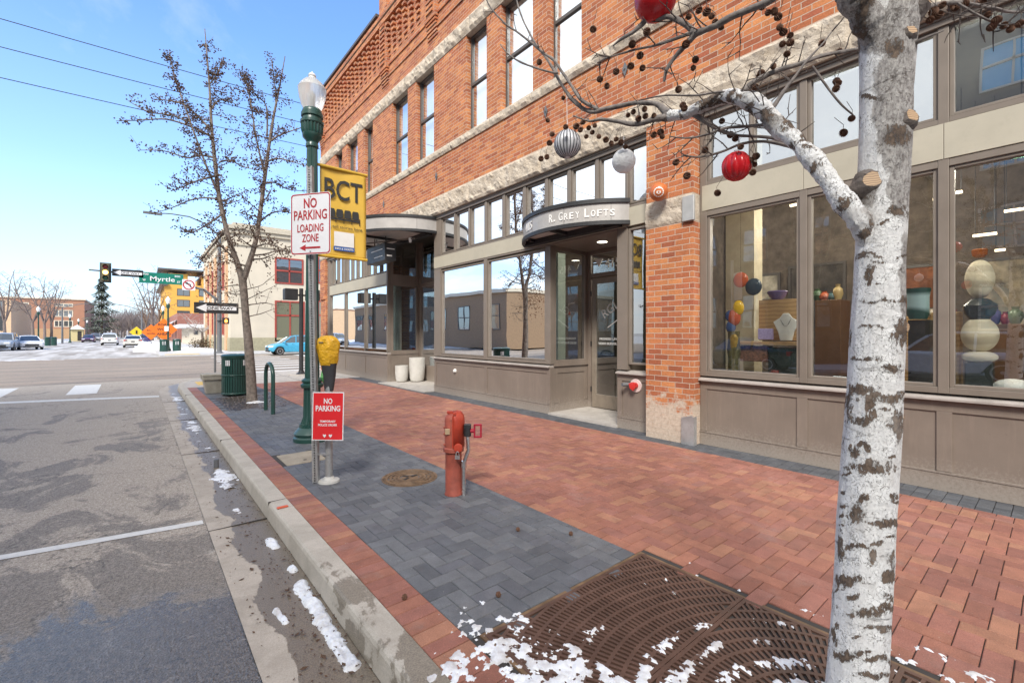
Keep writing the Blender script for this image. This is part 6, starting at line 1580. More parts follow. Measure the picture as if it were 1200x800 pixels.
# ------------------------------------------------------------------ buildings, trees, cars and signs beyond the crossing
M_wdark = glass('far_window_glass', opaque=(.05, .06, .07), refl=.12)
M_stucco = pm('cream_stucco', (.58, .52, .42), .85, var=.06, vs=1.2, bmp=.1, dirt=.06)
M_stucco2 = pm('olive_stucco_base', (.36, .33, .22), .85)
M_rtrim = pm('oxide_red_trim', (.33, .055, .04), .5)
def win_part(parent, fm, gm, o, ax, az, w_, h_, mull=(), trans=(), fw=.09, name='window', dep=.08):
    """a window in a wall: o lower-left corner, ax along the wall, outwards normal = ax x az"""
    o = Vector(o); ax = Vector(ax).normalized(); az = Vector(az); nrm = ax.cross(az); g = MB()
    def bar(u0, u1, v0, v1): g.obox(o+ax*(u0+u1)/2+az*(v0+v1)/2+nrm*(dep*.25), ax*(u1-u0)/2, az*(v1-v0)/2, nrm*dep*.5)
    bar(0, fw, 0, h_); bar(w_-fw, w_, 0, h_); bar(fw, w_-fw, 0, fw); bar(fw, w_-fw, h_-fw, h_)
    for u in mull: bar(u-fw*.4, u+fw*.4, fw, h_-fw)
    for v in trans: bar(fw, w_-fw, v-fw*.5, v+fw*.5)
    wo_ = g.build(name, fm, parent)
    p = MB(); q = o+nrm*.012; p.quad(q, q+ax*w_, q+ax*w_+az*h_, q+az*h_); p.build('pane', gm, wo_); return wo_
# cream building on the far corner
CX, CY_ = 6.2, 46.0
cb = thing('cream_building', (CX, CY_, 0), 'two storey cream stucco corner building with oxide red window frames', 'building')
g = MB(); g.box(CX, 32, CY_, 67, 1.15, 10.6); g.build('wall', M_stucco, cb)
g = MB(); g.box(CX-.06, 32, CY_-.06, 67, -.02, 1.15); g.build('plinth', M_stucco2, cb)
g = MB(); g.box(CX-.35, 32, CY_-.35, 67.3, 10.65, 11.0); g.box(CX-.2, 32, CY_-.2, 67.1, 10.3, 10.65); g.box(CX-.12, 32, CY_-.12, 67.1, 9.3, 9.45); g.box(CX+.2, 32, CY_+.2, 66, 11.0, 11.3); g.build('cornice', pm('pale_cornice', (.48, .43, .34), .8), cb)
Z3 = Vector((0, 0, 1)); gg = glass('olive_window_glass', opaque=(.16, .17, .12), refl=.08)
def yface(px, py, Y=CY_): 
    p = at(px, py, dist_y(px, Y)); return p
for (pa, pb, ya, yb, mu, tr_, gm) in ((322, 355.5, 332, 301, (.5,), (.5,), M_wdark), (322, 357, 400, 352, (.5,), (.64,), gg), (372, 400, 332, 301, (.5,), (.5,), M_wdark), (372, 400, 400, 352, (.5,), (.64,), gg)):
    a, b = yface(pa, ya), yface(pb, ya); zt = yface(pa, yb).z; h_ = zt-a.z; w_ = b.x-a.x
    win_part(cb, M_rtrim, gm, (a.x, CY_, a.z), (1, 0, 0), Z3, w_, h_, [w_*m for m in mu], [h_*m for m in tr_], .14)
g = MB()
for k in range(5): g.box(CX-.16, CX, 47.5+k*3.9, 48.4+k*3.9, 0, 9.3)
g.build('pilaster', pm('salmon_pilaster', (.55, .36, .22), .8), cb)
for k in range(4):
    for z0, h_ in ((1.4, 2.9), (5.6, 2.6)):
        win_part(cb, M_rtrim, M_wdark, (CX, 51.0+k*3.9-.2, z0), (0, -1, 0), Z3, 2.0, h_, (1.0,), (h_*.6,), .12)
# yellow apartment block
M_yel = pm('ochre_yellow_wall', (.66, .36, .07), .8, var=.08, vs=.6, dirt=.1)
YB = 150.0; yx = at(193, 391, dist_y(193, YB)).x
yb_ = thing('yellow_apartment_block', (yx, YB, 0), 'tall ochre yellow apartment block with dark balconies far down the street', 'building')
tY = dist_y(200, YB); hz_ = lambda py: EYE+tY*(391-py)/F
g = MB(); g.box(yx, yx+24, YB, YB+30, 0, hz_(333)); g.box(yx+.8, yx+5, YB+.2, YB+10, hz_(333), hz_(320)); g.box(yx+8, yx+24, YB+.3, YB+20, hz_(333), hz_(322)); g.build('wall', M_yel, yb_)
g = MB(); g.box(yx-1.4, yx+9, YB-1.2, YB+12, hz_(317), hz_(315)); g.box(yx-1, yx+.6, YB-.8, YB+30, hz_(335), hz_(332)); g.box(yx+8, yx+24, YB-.5, YB+20, hz_(322), hz_(320)); g.build('roof', M_dframe, yb_)
for r in range(4):
    for c in range(4):
        win_part(yb_, M_dframe, M_wdark, (yx+2.6+c*4.8, YB, hz_(346+r*13)), (1, 0, 0), Z3, 2.8, 1.9, (1.4,), (), .15)
# brown brick block on the left
YL = 190.0; xr = at(99, 391, dist_y(99, YL)).x; tL = dist_y(60, YL); hl = lambda py: EYE+tL*(391-py)/F
M_fbrick = pm('pinkish_brown_brick', (.34, .175, .115), .9, var=.12, vs=.8, dirt=.15)
lb_ = thing('brown_brick_block', (xr, YL, 0), 'long three storey brown brick office block at the far left', 'building')
g = MB(); g.box(xr-75, xr, YL, YL+40, 0, hl(350.5)); g.build('wall', M_fbrick, lb_)
g = MB(); g.box(xr-75.3, xr+.3, YL-.3, YL+40.3, hl(350.5), hl(349)); g.build('coping', M_stucco, lb_)
g = MB(); g.box(xr-75.1, xr+.1, YL-.1, YL, 0, hl(385)); g.build('ground_floor', pm('tan_block_base', (.40, .26, .15), .9), lb_)
for c in range(8):
    for z0, h_ in ((hl(359), 1.0), (hl(371), 2.1), (hl(383), 2.0)):
        win_part(lb_, M_stucco, M_wdark, (xr-6.6-c*9.2, YL, z0), (1, 0, 0), Z3, 4.1, h_, (1.0, 2.05, 3.1), (), .22)
lo = thing('tan_building', (at(14, 391, dist_y(14, 120)).x, 120, 0), 'tan building with tall windows at the extreme left edge', 'building')
x_ = at(13, 391, dist_y(13, 120)).x
g = MB(); g.box(x_-25, x_, 120, 140, 0, EYE+dist_y(8, 120)*40/F); g.build('wall', pm('tan_wall', (.55, .38, .24), .85), lo)
for k in range(3): win_part(lo, M_dframe, M_wdark, (x_-1.9-k*2.4, 120, 2+0), (1, 0, 0), Z3, 1.1, 5.5, (), (2.6,), .12)
# low white garage and awnings right of the street
wx = at(222, 391, dist_y(222, 80)).x
wg = thing('white_low_building', (wx, 80, 0), 'low cream building with a small dark window behind the snowy shrub', 'building')
g = MB(); g.box(wx, wx+14, 80, 95, 0, EYE+dist_y(230, 80)*7/F); g.build('wall', M_stucco, wg)
g = MB(); g.box(wx-1.2, wx+14, 79.4, 95.4, EYE+dist_y(230, 80)*7/F, EYE+dist_y(230, 80)*11/F); g.build('roof', pm('snowy_roof', (.72, .74, .78), .8), wg)
win_part(wg, M_dframe, M_wdark, (wx+.5, 80, 1.4), (1, 0, 0), Z3, .5, 1.5, (), (), .08)
sh2 = thing('shopfront_row', (3.6, 100, 0), 'row of low reddish shopfronts with pale awnings beyond the roadworks', 'building')
xs0 = at(208, 391, dist_y(208, 100)).x
g = MB(); g.box(xs0, xs0+10, 100, 140, 0, 5.2); g.build('wall', pm('dull_red_wall', (.30, .13, .10), .85), sh2)
g = MB()
for k in range(3): g.add([(xs0-1.6, 101+k*9, 2.8), (xs0-1.6, 107+k*9, 2.8), (xs0, 107+k*9, 4), (xs0, 101+k*9, 4), (xs0-1.6, 101+k*9, 2.5), (xs0-1.6, 107+k*9, 2.5)], [(0,1,2,3), (0,4,5,1)])
g.build('awning', pm('pale_blue_awning', (.62, .68, .72), .7), sh2)
# conifer and bare trees
def conifer(px, y, h, lab, seed=3):
    p = at(px, 391, dist_y(px, y)); rg = random.Random(seed); tr = thing('spruce_tree', (p.x, y, 0), lab, 'tree')
    g = MB(); g.tube([(p.x, y, 0), (p.x, y, h*.97)], [h*.02, .04], 8); g.build('trunk', M_dbark, tr)
    c = MB()
    for k in range(2600):
        f = rg.random()**.8; z = h*(.06+.94*f); R_ = h*.34*(1-f)**.85*(.65+.35*math.sin(f*46))+.15; a = rg.random()*math.tau; r = R_*rg.uniform(.45, 1.05)
        q = Vector((p.x+r*math.cos(a), y+r*math.sin(a), z-.12*r)); d = Vector((math.cos(a), math.sin(a), -.35+rg.gauss(0, .25))); s_ = Vector((-math.sin(a), math.cos(a), rg.gauss(0, .3)))
        L_ = rg.uniform(.35, .8)*h/20; c.quad(q-d*L_*.5, q+s_*L_*.35, q+d*L_, q-s_*L_*.35)
    c.build('crown', pm('dark_spruce_needles', (.10, .125, .105), .9, var=.6, vs=1.5), tr)
conifer(119, 170, 17, 'tall dark spruce beyond the end of the brown brick block')
FT = [(5, 95, 11, 'bare tree at the left edge beside the tan building'), (38, 100, 11.5, 'bare tree rising between the two left parked cars'), (52, 112, 11.5, 'bare forked tree right of the white saloon'), (60, 130, 13, 'thin bare tree before the brown brick block'), (178, 125, 17, 'tall bare tree above the orange roadwork signs'),
      (186, 155, 17, 'bare tree close to the yellow block'), (171, 170, 15, 'grey bare tree left of the tallest bare tree')]
proto_t = []
for k, (px, y, h, lb) in enumerate(FT[:3]):
    p = at(px, 391, dist_y(px, y)); proto_t.append((far_tree('bare_tree', p.x, y, h, lb, 'bare street trees far down the road', 100+k, kids=(4, 7)), h))
for k, (px, y, h, lb) in enumerate(FT[3:]):
    p = at(px, 391, dist_y(px, y)); o, h0 = proto_t[k % 3]; copy_tree(o, (p.x, y, 0), k*1.3, lb, scale=h/h0)
# a far belt of woods closing the street: reads as one mass
wd_ = MB(); WR = random.Random(31)
for k in range(150):
    y = WR.uniform(215, 330); px = WR.uniform(92, 205); p = at(px, 391, dist_y(px, y)); h = WR.uniform(9, 15)*(y/260)
    for j in range(26):
        a = WR.random()*math.tau; r0 = h*WR.uniform(.05, .3); z0 = h*WR.uniform(.15, .5)
        b0_ = Vector((p.x, y, z0)); e_ = Vector((p.x+r0*math.cos(a), y+r0*math.sin(a), z0+h*WR.uniform(.2, .5)))
        wd_.tube([b0_, b0_.lerp(e_, .5)+Vector((WR.gauss(0, .3), 0, .3)), e_], [.14, .09, .03], 3, caps=False)
    wd_.tube([(p.x, y, 0), (p.x, y, h*.6)], [.25, .1], 4, caps=False)
struct(wd_.build('far_woods', pm('far_brown_wood', (.27, .22, .20), .95)), 'stuff')
g = MB(); g.box(-60, 60, 345, 350, 0, 13); M_hill = pm('far_ridge', (.34, .33, .34), .95, var=.2, vs=.1)
hl_ = MB(); n = 90
for k in range(n):
    x0, x1 = -160+k*4.2, -160+(k+1)*4.2; z0, z1 = [5.5+2.5*noise.noise(Vector((x*.05, 0, 0))) for x in (x0, x1)]
    hl_.add([(x0, 380, -.2), (x1, 380, -.2), (x1, 392, z1), (x0, 392, z0), (x0, 420, -.2), (x1, 420, -.2)], [(0,1,2,3), (3,2,5,4)])
struct(hl_.build('hills', M_hill))
# snow-laden shrubby small tree over the low building
sn = thing('snowy_small_tree', (at(238, 391, dist_y(238, 62)).x, 62, 0), 'low spreading bare tree with snow on its branches left of the cream building', 'tree')
rg = random.Random(8); g = MB(); bx_, by_ = sn.location.x, 62; g.tube([(bx_, by_, 0), (bx_-.1, by_, 1.8)], [.14, .11], 8); g.build('trunk', M_farb, sn)
c = MB()
for k in range(9): grow(c, Vector((bx_-.1, by_, 1.7)), Vector((math.cos(k*.7), math.sin(k*.7), .5)), rg.uniform(2.2, 3.8), .06, 2, rg, ([], 0, 0), up=.0, bend=.14, seg=.3, n=4, kids=(4, 6), mn=.012)
c.build('crown', pm('frosted_twig', (.40, .37, .36), .9), sn)

# ------------------------------------------------------------------ cars
M_tyre = pm('tyre_rubber', (.02, .02, .02), .8, bmp=.1); M_cglass = glass('car_glass', opaque=(.02, .025, .03), refl=.10); M_rim = pm('alloy_rim', (.45, .45, .46), .35, metal=.6)
M_tl = pm('tail_lamp_red', (.40, .02, .02), .3); M_hl = pm('head_lamp_clear', (.70, .72, .75), .15, bmp=0)
def car(name, loc, rz, paint, kind, label, cat, group=None):
    """x forwards. kind: hatch / sedan / suv. Section-lofted body, glasshouse, wheels, lamps"""
    K = {'hatch': dict(L=4.0, W=1.72, H=1.50, prof=[(-2.0, .55, .86), (-1.93, .32, .98), (-1.6, .24, 1.00), (-.6, .22, .98), (.55, .22, .95), (1.0, .22, .93), (1.5, .24, .84), (1.85, .28, .74), (2.0, .40, .62)], gh=[(-1.93, .97, 1.0), (-1.65, 1.38, .92), (-1.1, 1.49, .86), (0.0, 1.50, .84), (.45, 1.42, .86), (1.15, .93, .95)], wb=(-1.25, 1.27), wr=.31),
         'sedan': dict(L=4.7, W=1.82, H=1.45, prof=[(-2.35, .5, .90), (-2.25, .32, 1.0), (-1.7, .24, 1.02), (-.8, .22, .97), (.6, .22, .94), (1.2, .22, .90), (1.8, .24, .82), (2.2, .28, .72), (2.35, .40, .62)], gh=[(-1.75, 1.0, .95), (-1.15, 1.36, .84), (-.6, 1.44, .80), (.1, 1.45, .80), (.5, 1.38, .82), (1.25, .92, .94)], wb=(-1.42, 1.42), wr=.32),
         'suv': dict(L=4.6, W=1.86, H=1.72, prof=[(-2.3, .6, .98), (-2.25, .40, 1.08), (-1.8, .30, 1.08), (-.6, .28, 1.06), (.6, .28, 1.04), (1.2, .28, 1.02), (1.8, .30, .96), (2.2, .36, .84), (2.3, .48, .70)], gh=[(-2.22, 1.07, .96), (-2.0, 1.58, .88), (-1.4, 1.71, .84), (-.1, 1.72, .83), (.35, 1.62, .85), (1.05, 1.03, .94)], wb=(-1.38, 1.40), wr=.37)}[kind]
    W = K['W']/2; T0 = thing(name, (0, 0, 0), label, cat, group)
    g = MB(); secs = []
    prf = K['prof']; fine = cr_spline([p for p in prf], 4)
    for x, zb, zt in fine:
        e_ = min(1, (K['L']/2-abs(x))/.45+.02); w_ = W*(.80+.20*math.sqrt(max(0, min(1, e_))))
        arch = 0
        for xw in K['wb']:
            if abs(x-xw) < K['wr']+.05: arch = max(arch, math.sqrt(max(0, (K['wr']+.05)**2-(x-xw)**2)))
        zl_ = max(zb, K['wr']+arch-.02) if arch > 0 else zb
        zm__ = (zl_+zt)/2
        half = [(w_*.93, zl_), (w_, zl_+.06), (w_*1.0, zm__), (w_*.985, zt-.10), (w_*.90, zt-.015), (w_*.55, zt+.025), (0, zt+.035)]
        ring = [(x, y, z) for y, z in half]+[(x, -y, z) for y, z in reversed(half[:-1])]
        secs.append(ring)
    n = len(secs[0]); vs = [p for r_ in secs for p in r_]
    fs = [(i*n+k, i*n+(k+1) % n, (i+1)*n+(k+1) % n, (i+1)*n+k) for i in range(len(secs)-1) for k in range(n)]+[tuple(range(n)), tuple(range((len(secs)-1)*n, len(secs)*n))[::-1]]
    g.add(vs, fs); g.build('body', paint, T0, smooth=True)
    gh = K['gh']; m = len(gh); g = MB(); vs = []
    belt = lambda x: next((a[2]+(b[2]-a[2])*(x-a[0])/(b[0]-a[0]) for a, b in zip(prf, prf[1:]) if a[0] <= x <= b[0]), .9)-.02
    for x, z, kf in gh:
        w_ = W*.88; wt_ = W*kf*.84; zb_ = belt(x); vs += [(x, w_, zb_), (x, wt_, z-.02), (x, 0, z+.02), (x, -wt_, z-.02), (x, -w_, zb_)]
    g.add(vs, [(i*5+k, i*5+k+1, (i+1)*5+k+1, (i+1)*5+k) for i in range(m-1) for k in range(4)]); g.build('windows', M_cglass, T0, smooth=False)
    g = MB()
    vs = []
    for x, z, kf in gh[1:-1]:
        wt_ = W*kf*.84+.012; vs += [(x, wt_, z-.045), (x, wt_*.93, z), (x, 0, z+.035), (x, -wt_*.93, z), (x, -wt_, z-.045)]
    g.add(vs, [(i*5+k, i*5+k+1, (i+1)*5+k+1, (i+1)*5+k) for i in range(m-3) for k in range(4)])
    for sy in (-1, 1):
        for a, b in ((0, 1), (m-2, m-1)):
            pa, pb = gh[a], gh[b]
            g.tube([(pa[0], sy*(W*(.88 if a == 0 else pa[2]*.84)), belt(pa[0]) if a == 0 else pa[1]-.03), (pb[0], sy*(W*(.88 if b == m-1 else pb[2]*.84)), belt(pb[0]) if b == m-1 else pb[1]-.03)], .045, 6)
        for xm in (-.75, .12):
            g.tube([(xm, sy*W*.89, belt(xm)), (xm-.03, sy*W*.73, K['H']-.06)], .035, 6)
    g.build('roof', paint, T0, smooth=True)
    for xw in K['wb']:
        for sy in (-1, 1):
            ax = Matrix(((1,0,0),(0,0,sy),(0,-1*sy,0))); c_ = (xw, sy*(W-.20), K['wr'])
            g = MB(); g.lathe([(K['wr']*.62, .0), (K['wr']*.97, .01), (K['wr'], .06), (K['wr'], .15), (K['wr']*.95, .19), (K['wr']*.66, .195)], c_, 24, axis=ax); wh = g.build('wheel', M_tyre, T0, smooth=True)
            g = MB(); 
            for q in range(5):
                a = math.tau*q/5; yv = sy*(W-.015); g.obox((xw+K['wr']*.36*math.cos(a), yv-sy*.01, K['wr']+K['wr']*.36*math.sin(a)), (K['wr']*.27*math.cos(a), 0, K['wr']*.27*math.sin(a)), (-.035*math.sin(a), 0, .035*math.cos(a)), (0, .012, 0))
            g.lathe([(K['wr']*.66, .19), (K['wr']*.70, .205), (K['wr']*.58, .20)], c_, 24, axis=ax, closed=False); g.lathe([(.06, .19), (.05, .21)], c_, 10, axis=ax); g.build('rim', M_rim, wh)
    e0 = K['L']/2
    for sy in (-1, 1):
        zt = prf[-2][2]; g = MB(); g.obox((e0-.13, sy*W*.66, zt-.08), (.13, -sy*.05, 0), (0, .20, 0), (-.02, 0, .07)); g.build('headlight', M_hl, T0, bevel=.03)
        g = MB(); g.obox((-e0+.06, sy*W*.74, prf[1][2]-.14), (.06, sy*.02, 0), (0, .15, 0), (0, 0, .09)); g.build('tail_light', M_tl, T0, bevel=.02)
        g = MB(); g.obox((.95 if kind != 'sedan' else .95, sy*(W+.07), belt(.9)+.06), (.05, 0, 0), (0, .09, 0), (0, 0, .055)); g.build('mirror', paint, T0, bevel=.02)
        for xd in (-.35, .55 if False else .62):
            g = MB(); g.obox((xd-.25, sy*(W+.004), .84), (.08, 0, 0), (0, .012, 0), (0, 0, .014)); g.build('door_handle', paint, T0)
    g = MB(); g.obox((e0-.02, 0, .50), (.03, 0, 0), (0, W*.55, 0), (0, 0, .09)); g.obox((e0-.03, 0, .30), (.04, 0, 0), (0, W*.7, 0), (0, 0, .05)); g.build('grille', M_black, T0)
    g = MB(); g.obox((-e0+.03, 0, .36), (.05, 0, 0), (0, W*.8, 0), (0, 0, .08)); g.obox((-e0-.0, 0, .72), (.01, 0, 0), (0, .16, 0), (0, 0, .06)); g.build('rear_bumper', M_black, T0)
    T0.location = loc; T0.rotation_euler = (0, 0, rz); BASE[T0.name] = Vector(loc)
    return T0
P_ = lambda n_, c: pm('paint_'+n_, c, .25, var=.04, bmp=0, spec=.6)
bc = at(313, 391, dist_y(313, 38.8)); 
car('blue_hatchback', (bc.x+2.0, 38.8, ZR), math.pi, P_('sky_blue', (.06, .33, .52)), 'hatch', 'sky blue hatchback crossing behind the trunk towards the left', 'car')
def carat(name, px, y, rz, paint, kind, label, dx=0.0):
    p = at(px, 391, dist_y(px, y)); return car(name, (p.x+dx, y, ZR), rz, paint, kind, label, 'car', 'cars along the far street')
carat('parked_car', 4, 66, -math.pi/2+.0, P_('silver_blue', (.30, .34, .40)), 'suv', 'silver grey sport utility car cut by the left edge')
carat('parked_car', 33, 69, -math.pi/2+.25, P_('pearl', (.62, .64, .68)), 'sedan', 'pale silver saloon parked nose out, second from the left edge')
carat('parked_car', 104, 118, -math.pi/2, P_('plum', (.10, .04, .10)), 'sedan', 'dark plum parked car near the foot of the spruce')
carat('parked_car', 112, 132, -math.pi/2, P_('grey', (.25, .26, .28)), 'suv', 'grey parked car just right of the plum one')
carat('parked_car', 118, 150, -math.pi/2, P_('black', (.03, .03, .035)), 'suv', 'black parked car, farthest on the left kerb')
carat('driving_car', 129, 88, math.pi/2, P_('white', (.70, .71, .72)), 'suv', 'white sport utility car driving away down the street')
carat('driving_car', 156, 72, math.pi/2, P_('champagne', (.52, .52, .50)), 'sedan', 'champagne saloon seen from behind on the far street')
carat('parked_car', 168, 96, math.pi/2, P_('indigo', (.06, .05, .16)), 'sedan', 'dark indigo car behind the snow bank')

# ------------------------------------------------------------------ signals, signs and lamps at the crossing
YA = 42.0; pc0 = at(257, 391, dist_y(257, YA)); tp_ = dist_y(257, YA)
sig = thing('signal_pole', (pc0.x, YA, 0), 'grey signal pole with a long arm over the street and a curved lamp arm', 'signal pole')
M_pole = pm('grey_pole_paint', (.13, .135, .14), .5, var=.2)
zt_ = EYE+tp_*118/F
g = MB(); g.lathe([(.27, 0), (.27, .05), (.17, .12), (.155, zt_*.5), (.11, zt_)], (pc0.x, YA, 0), 16); g.build('pole', M_pole, sig, smooth=True)
def armp(px, py): return at(px, py, dist_y(px, YA))
g = MB(); g.tube([armp(257, 353), armp(239, 339.5), armp(213, 333), armp(170, 325), armp(130, 318.5), armp(104, 316)], [.10, .09, .08, .07, .06, .05], 10); g.build('mast_arm', M_pole, sig, smooth=True)
g = MB(); g.tube([armp(257, 276), armp(240, 262), armp(222, 254), armp(200, 250.5), armp(178, 249.5)], [.06, .055, .05, .045, .04], 8); g.obox(armp(179, 250), (.55, 0, 0), (0, .14, 0), (0, 0, .07)); g.build('lamp_arm', M_pole, sig, smooth=True)
ph = armp(264, 376); g = MB(); g.bbox(ph.x-.22, ph.x+.22, YA-.35, YA-.12, ph.z-.24, ph.z+.24, .02); pp = g.build('pedestrian_signal', M_black, sig)
g = MB(); q = Vector((ph.x, YA-.362, ph.z))
g.prism([(-.07, -.12), (.07, -.12), (.10, .02), (.07, .03), (.07, .12), (.04, .12), (.03, .04), (.01, .14), (-.02, .14), (-.02, .04), (-.06, .10), (-.08, .02)], q, (1, 0, 0), (0, 0, 1), (0, -.004, 0)); g.build('lit_hand', emis('orange_hand', (1, .28, .04), 4), pp)
g = MB(); g.box(ph.x-.6, ph.x+.0, YA-.24, YA-.2, ph.z-.03, ph.z+.03); g.build('bracket', M_black, pp)
# traffic signal head on the arm
c = armp(124, 320); sg = thing('traffic_signal', (c.x, YA-.25, c.z-.65), 'three lens traffic signal showing amber on the mast arm', 'traffic signal')
g = MB(); g.bbox(c.x-.30, c.x+.30, YA-.36, YA-.30, c.z-.68, c.z+.68, .02); g.build('backplate', pm('dark_olive_plate', (.06, .065, .055), .6), sg)
g = MB(); g.bbox(c.x-.19, c.x+.19, YA-.55, YA-.365, c.z-.58, c.z+.58, .03); g.build('housing', pm('dark_yellow_case', (.12, .10, .05), .5), sg)
for k, (nm, m) in enumerate((('red_lens', pm('dull_red_lens', (.25, .02, .02), .2)), ('amber_lens', emis('amber_lit', (1, .55, .12), 5)), ('green_lens', pm('dull_green_lens', (.02, .10, .07), .2)))):
    z = c.z+.38-.38*k; ax = Matrix(((1,0,0),(0,0,-1),(0,1,0)))
    g = MB(); g.lathe([(.14, 0), (.12, .03), (.001, .045)], (c.x, YA-.55, z), 20, axis=ax, closed=False); g.build(nm, m, sg)
    g = MB()
    vs = []
    for j in range(15):
        a = -.3+ (math.pi+.6)*j/14; vs += [(c.x+.155*math.cos(a), YA-.55, z+.155*math.sin(a)), (c.x+.155*math.cos(a), YA-.80+.10*(1-math.sin(a)), z+.155*math.sin(a))]
    g.add(vs, [(2*j, 2*j+2, 2*j+3, 2*j+1) for j in range(14)]); g.build('visor', M_black, sg)
def plate(name, x, y, z, w_, h_, m, label, cat, r=.03, th=.02, parent=None):
    g = MB(); g.prism(rrect(w_, h_, r), (x, y, z), (1, 0, 0), (0, 0, 1), (0, -th, 0)); o = g.build(name, m, parent, base=(x, y, z) if parent is None else None)
    return tag(o, label, cat) if label else o
def oneway(x, y, z, w_, h_, label):
    o = plate('one_way_sign', x, y, z, w_, h_, M_black, label, 'sign')
    Y_ = y-.024; g = MB(); b_ = .03*h_/.3
    hw, hh = w_/2, h_/2
    g.prism([(-hw*.92, 0), (-hw*.46, hh*.74), (-hw*.46, hh*.36), (hw*.9, hh*.36), (hw*.9, -hh*.36), (-hw*.46, -hh*.36), (-hw*.46, -hh*.74)], (x, Y_+.003, z), (1, 0, 0), (0, 0, 1), (0, -.003, 0)); g.build('arrow', M_swhite, o)
    g = MB(); text_mb(g, 'ONE WAY', (x+hw*.16, Y_-.003, z), (1, 0, 0), (0, 0, 1), w=w_*.60, h=h_*.25, bold=.02); g.build('lettering', M_black, o)
    return o
q = armp(150, 320.3); oneway(q.x, YA-.13, q.z, 28*dist_y(150, YA)/F, 8.4*dist_y(150, YA)/F, 'small one way sign on the mast arm beside the traffic signal')
q = armp(189.5, 326.5); ty = dist_y(189.5, YA)
ms = plate('street_name_sign', q.x, YA-.13, q.z, 41*ty/F, 12.5*ty/F, pm('sign_green', (.0, .17, .12), .4), 'green street name sign reading W Myrtle St on the mast arm', 'sign')
g = MB(); Y_ = YA-.155; W_, H2 = 41*ty/F, 12.5*ty/F
text_mb(g, 'Myrtle', (q.x+W_*.02, Y_, q.z-H2*.12), (1, 0, 0), (0, 0, 1), w=W_*.56, h=H2*.56, bold=.015); text_mb(g, 'W', (q.x-W_*.39, Y_, q.z-H2*.22), (1, 0, 0), (0, 0, 1), h=H2*.20, w=W_*.07, bold=.02); text_mb(g, 'ST', (q.x+W_*.39, Y_, q.z-H2*.25), (1, 0, 0), (0, 0, 1), h=H2*.20, w=W_*.08, bold=.02)
text_mb(g, '700', (q.x-W_*.36, Y_, q.z+H2*.32), (1, 0, 0), (0, 0, 1), h=H2*.16, w=W_*.13, bold=.02); text_mb(g, '800', (q.x+W_*.36, Y_, q.z+H2*.28), (1, 0, 0), (0, 0, 1), h=H2*.16, w=W_*.13, bold=.02); g.build('lettering', M_swhite, ms)
q = armp(221, 334); ty = dist_y(221, YA); w_ = 12.5*ty/F
ns = plate('no_left_turn_sign', q.x, YA-.14, q.z, w_, w_, M_swhite, 'square no left turn sign at the pole end of the mast arm', 'sign')
g = MB(); Y_ = YA-.165; n = 28
for k in range(n):
    a0, a1 = math.tau*k/n, math.tau*(k+1)/n; g.quad(*[(q.x+r*w_*math.cos(a), Y_, q.z+r*w_*math.sin(a)) for r, a in ((.36, a0), (.46, a0), (.46, a1), (.36, a1))])
g.obox((q.x, Y_-.002, q.z), (w_*.27, 0, -w_*.27), (.0, .001, 0), (w_*.03, 0, w_*.03)); g.build('red_ring', M_sred, ns)
g = MB(); g.tube([(q.x+w_*.15, Y_+.0, q.z-w_*.22), (q.x+w_*.12, Y_, q.z+.05*w_), (q.x-w_*.12, Y_, q.z+.14*w_)], w_*.035, 6); g.prism([(-.30*w_, .14*w_), (-.1*w_, .27*w_), (-.08*w_, .02*w_)], (q.x, Y_, q.z), (1, 0, 0), (0, 0, 1), (0, -.004, 0)); g.build('arrow', M_black, ns)
# near one-way sign on its own post
OX, OY = 2.08, 19.0; to = dist_y(252, OY); ow = at(252, 391, to); OX = ow.x
post = thing('sign_post', (OX, OY, 0), 'thin grey post carrying the larger one way sign at the corner', 'sign post'); g = MB(); g.tube([(OX, OY, 0), (OX, OY, EYE+to*42/F)], .035, 8); g.build('post', M_pole, post)
q = at(254, 361, to); oneway(q.x, OY-.04, q.z, 44*to/F, 12.6*to/F, 'larger black and white one way sign on the corner post behind the slim tree')
# pedestrian signals on black pole at our corner
t1 = F*EYE/(439-391); pq = at(353, 439, t1); z_ = lambda y: EYE+t1*(391-y)/F
pb_ = thing('pedestrian_signal_pole', (pq.x, pq.y, 0), 'black pedestrian signal pole with two heads beside the lamp post', 'signal pole')
g = MB(); g.lathe([(.18, 0), (.18, .05), (.10, .10), (.075, .2), (.07, z_(338))], (pq.x, pq.y, 0), 16); g.build('pole', M_black, pb_, smooth=True)
g = MB(); g.lathe([(.42, 0), (.42, .03), (.38, .035)], (pq.x, pq.y, 0), 24); g.build('footing', M_side, pb_)
for dx in (-.36, .40):
    g = MB(); g.bbox(pq.x+dx-.22, pq.x+dx+.22, pq.y-.15, pq.y+.2, z_(352), z_(339), .02); hd = g.build('signal_head', M_black, pb_)
    g = MB(); g.box(pq.x+min(0, dx), pq.x+max(0, dx), pq.y-.03, pq.y+.03, z_(347), z_(345)); g.build('bracket', M_black, hd)
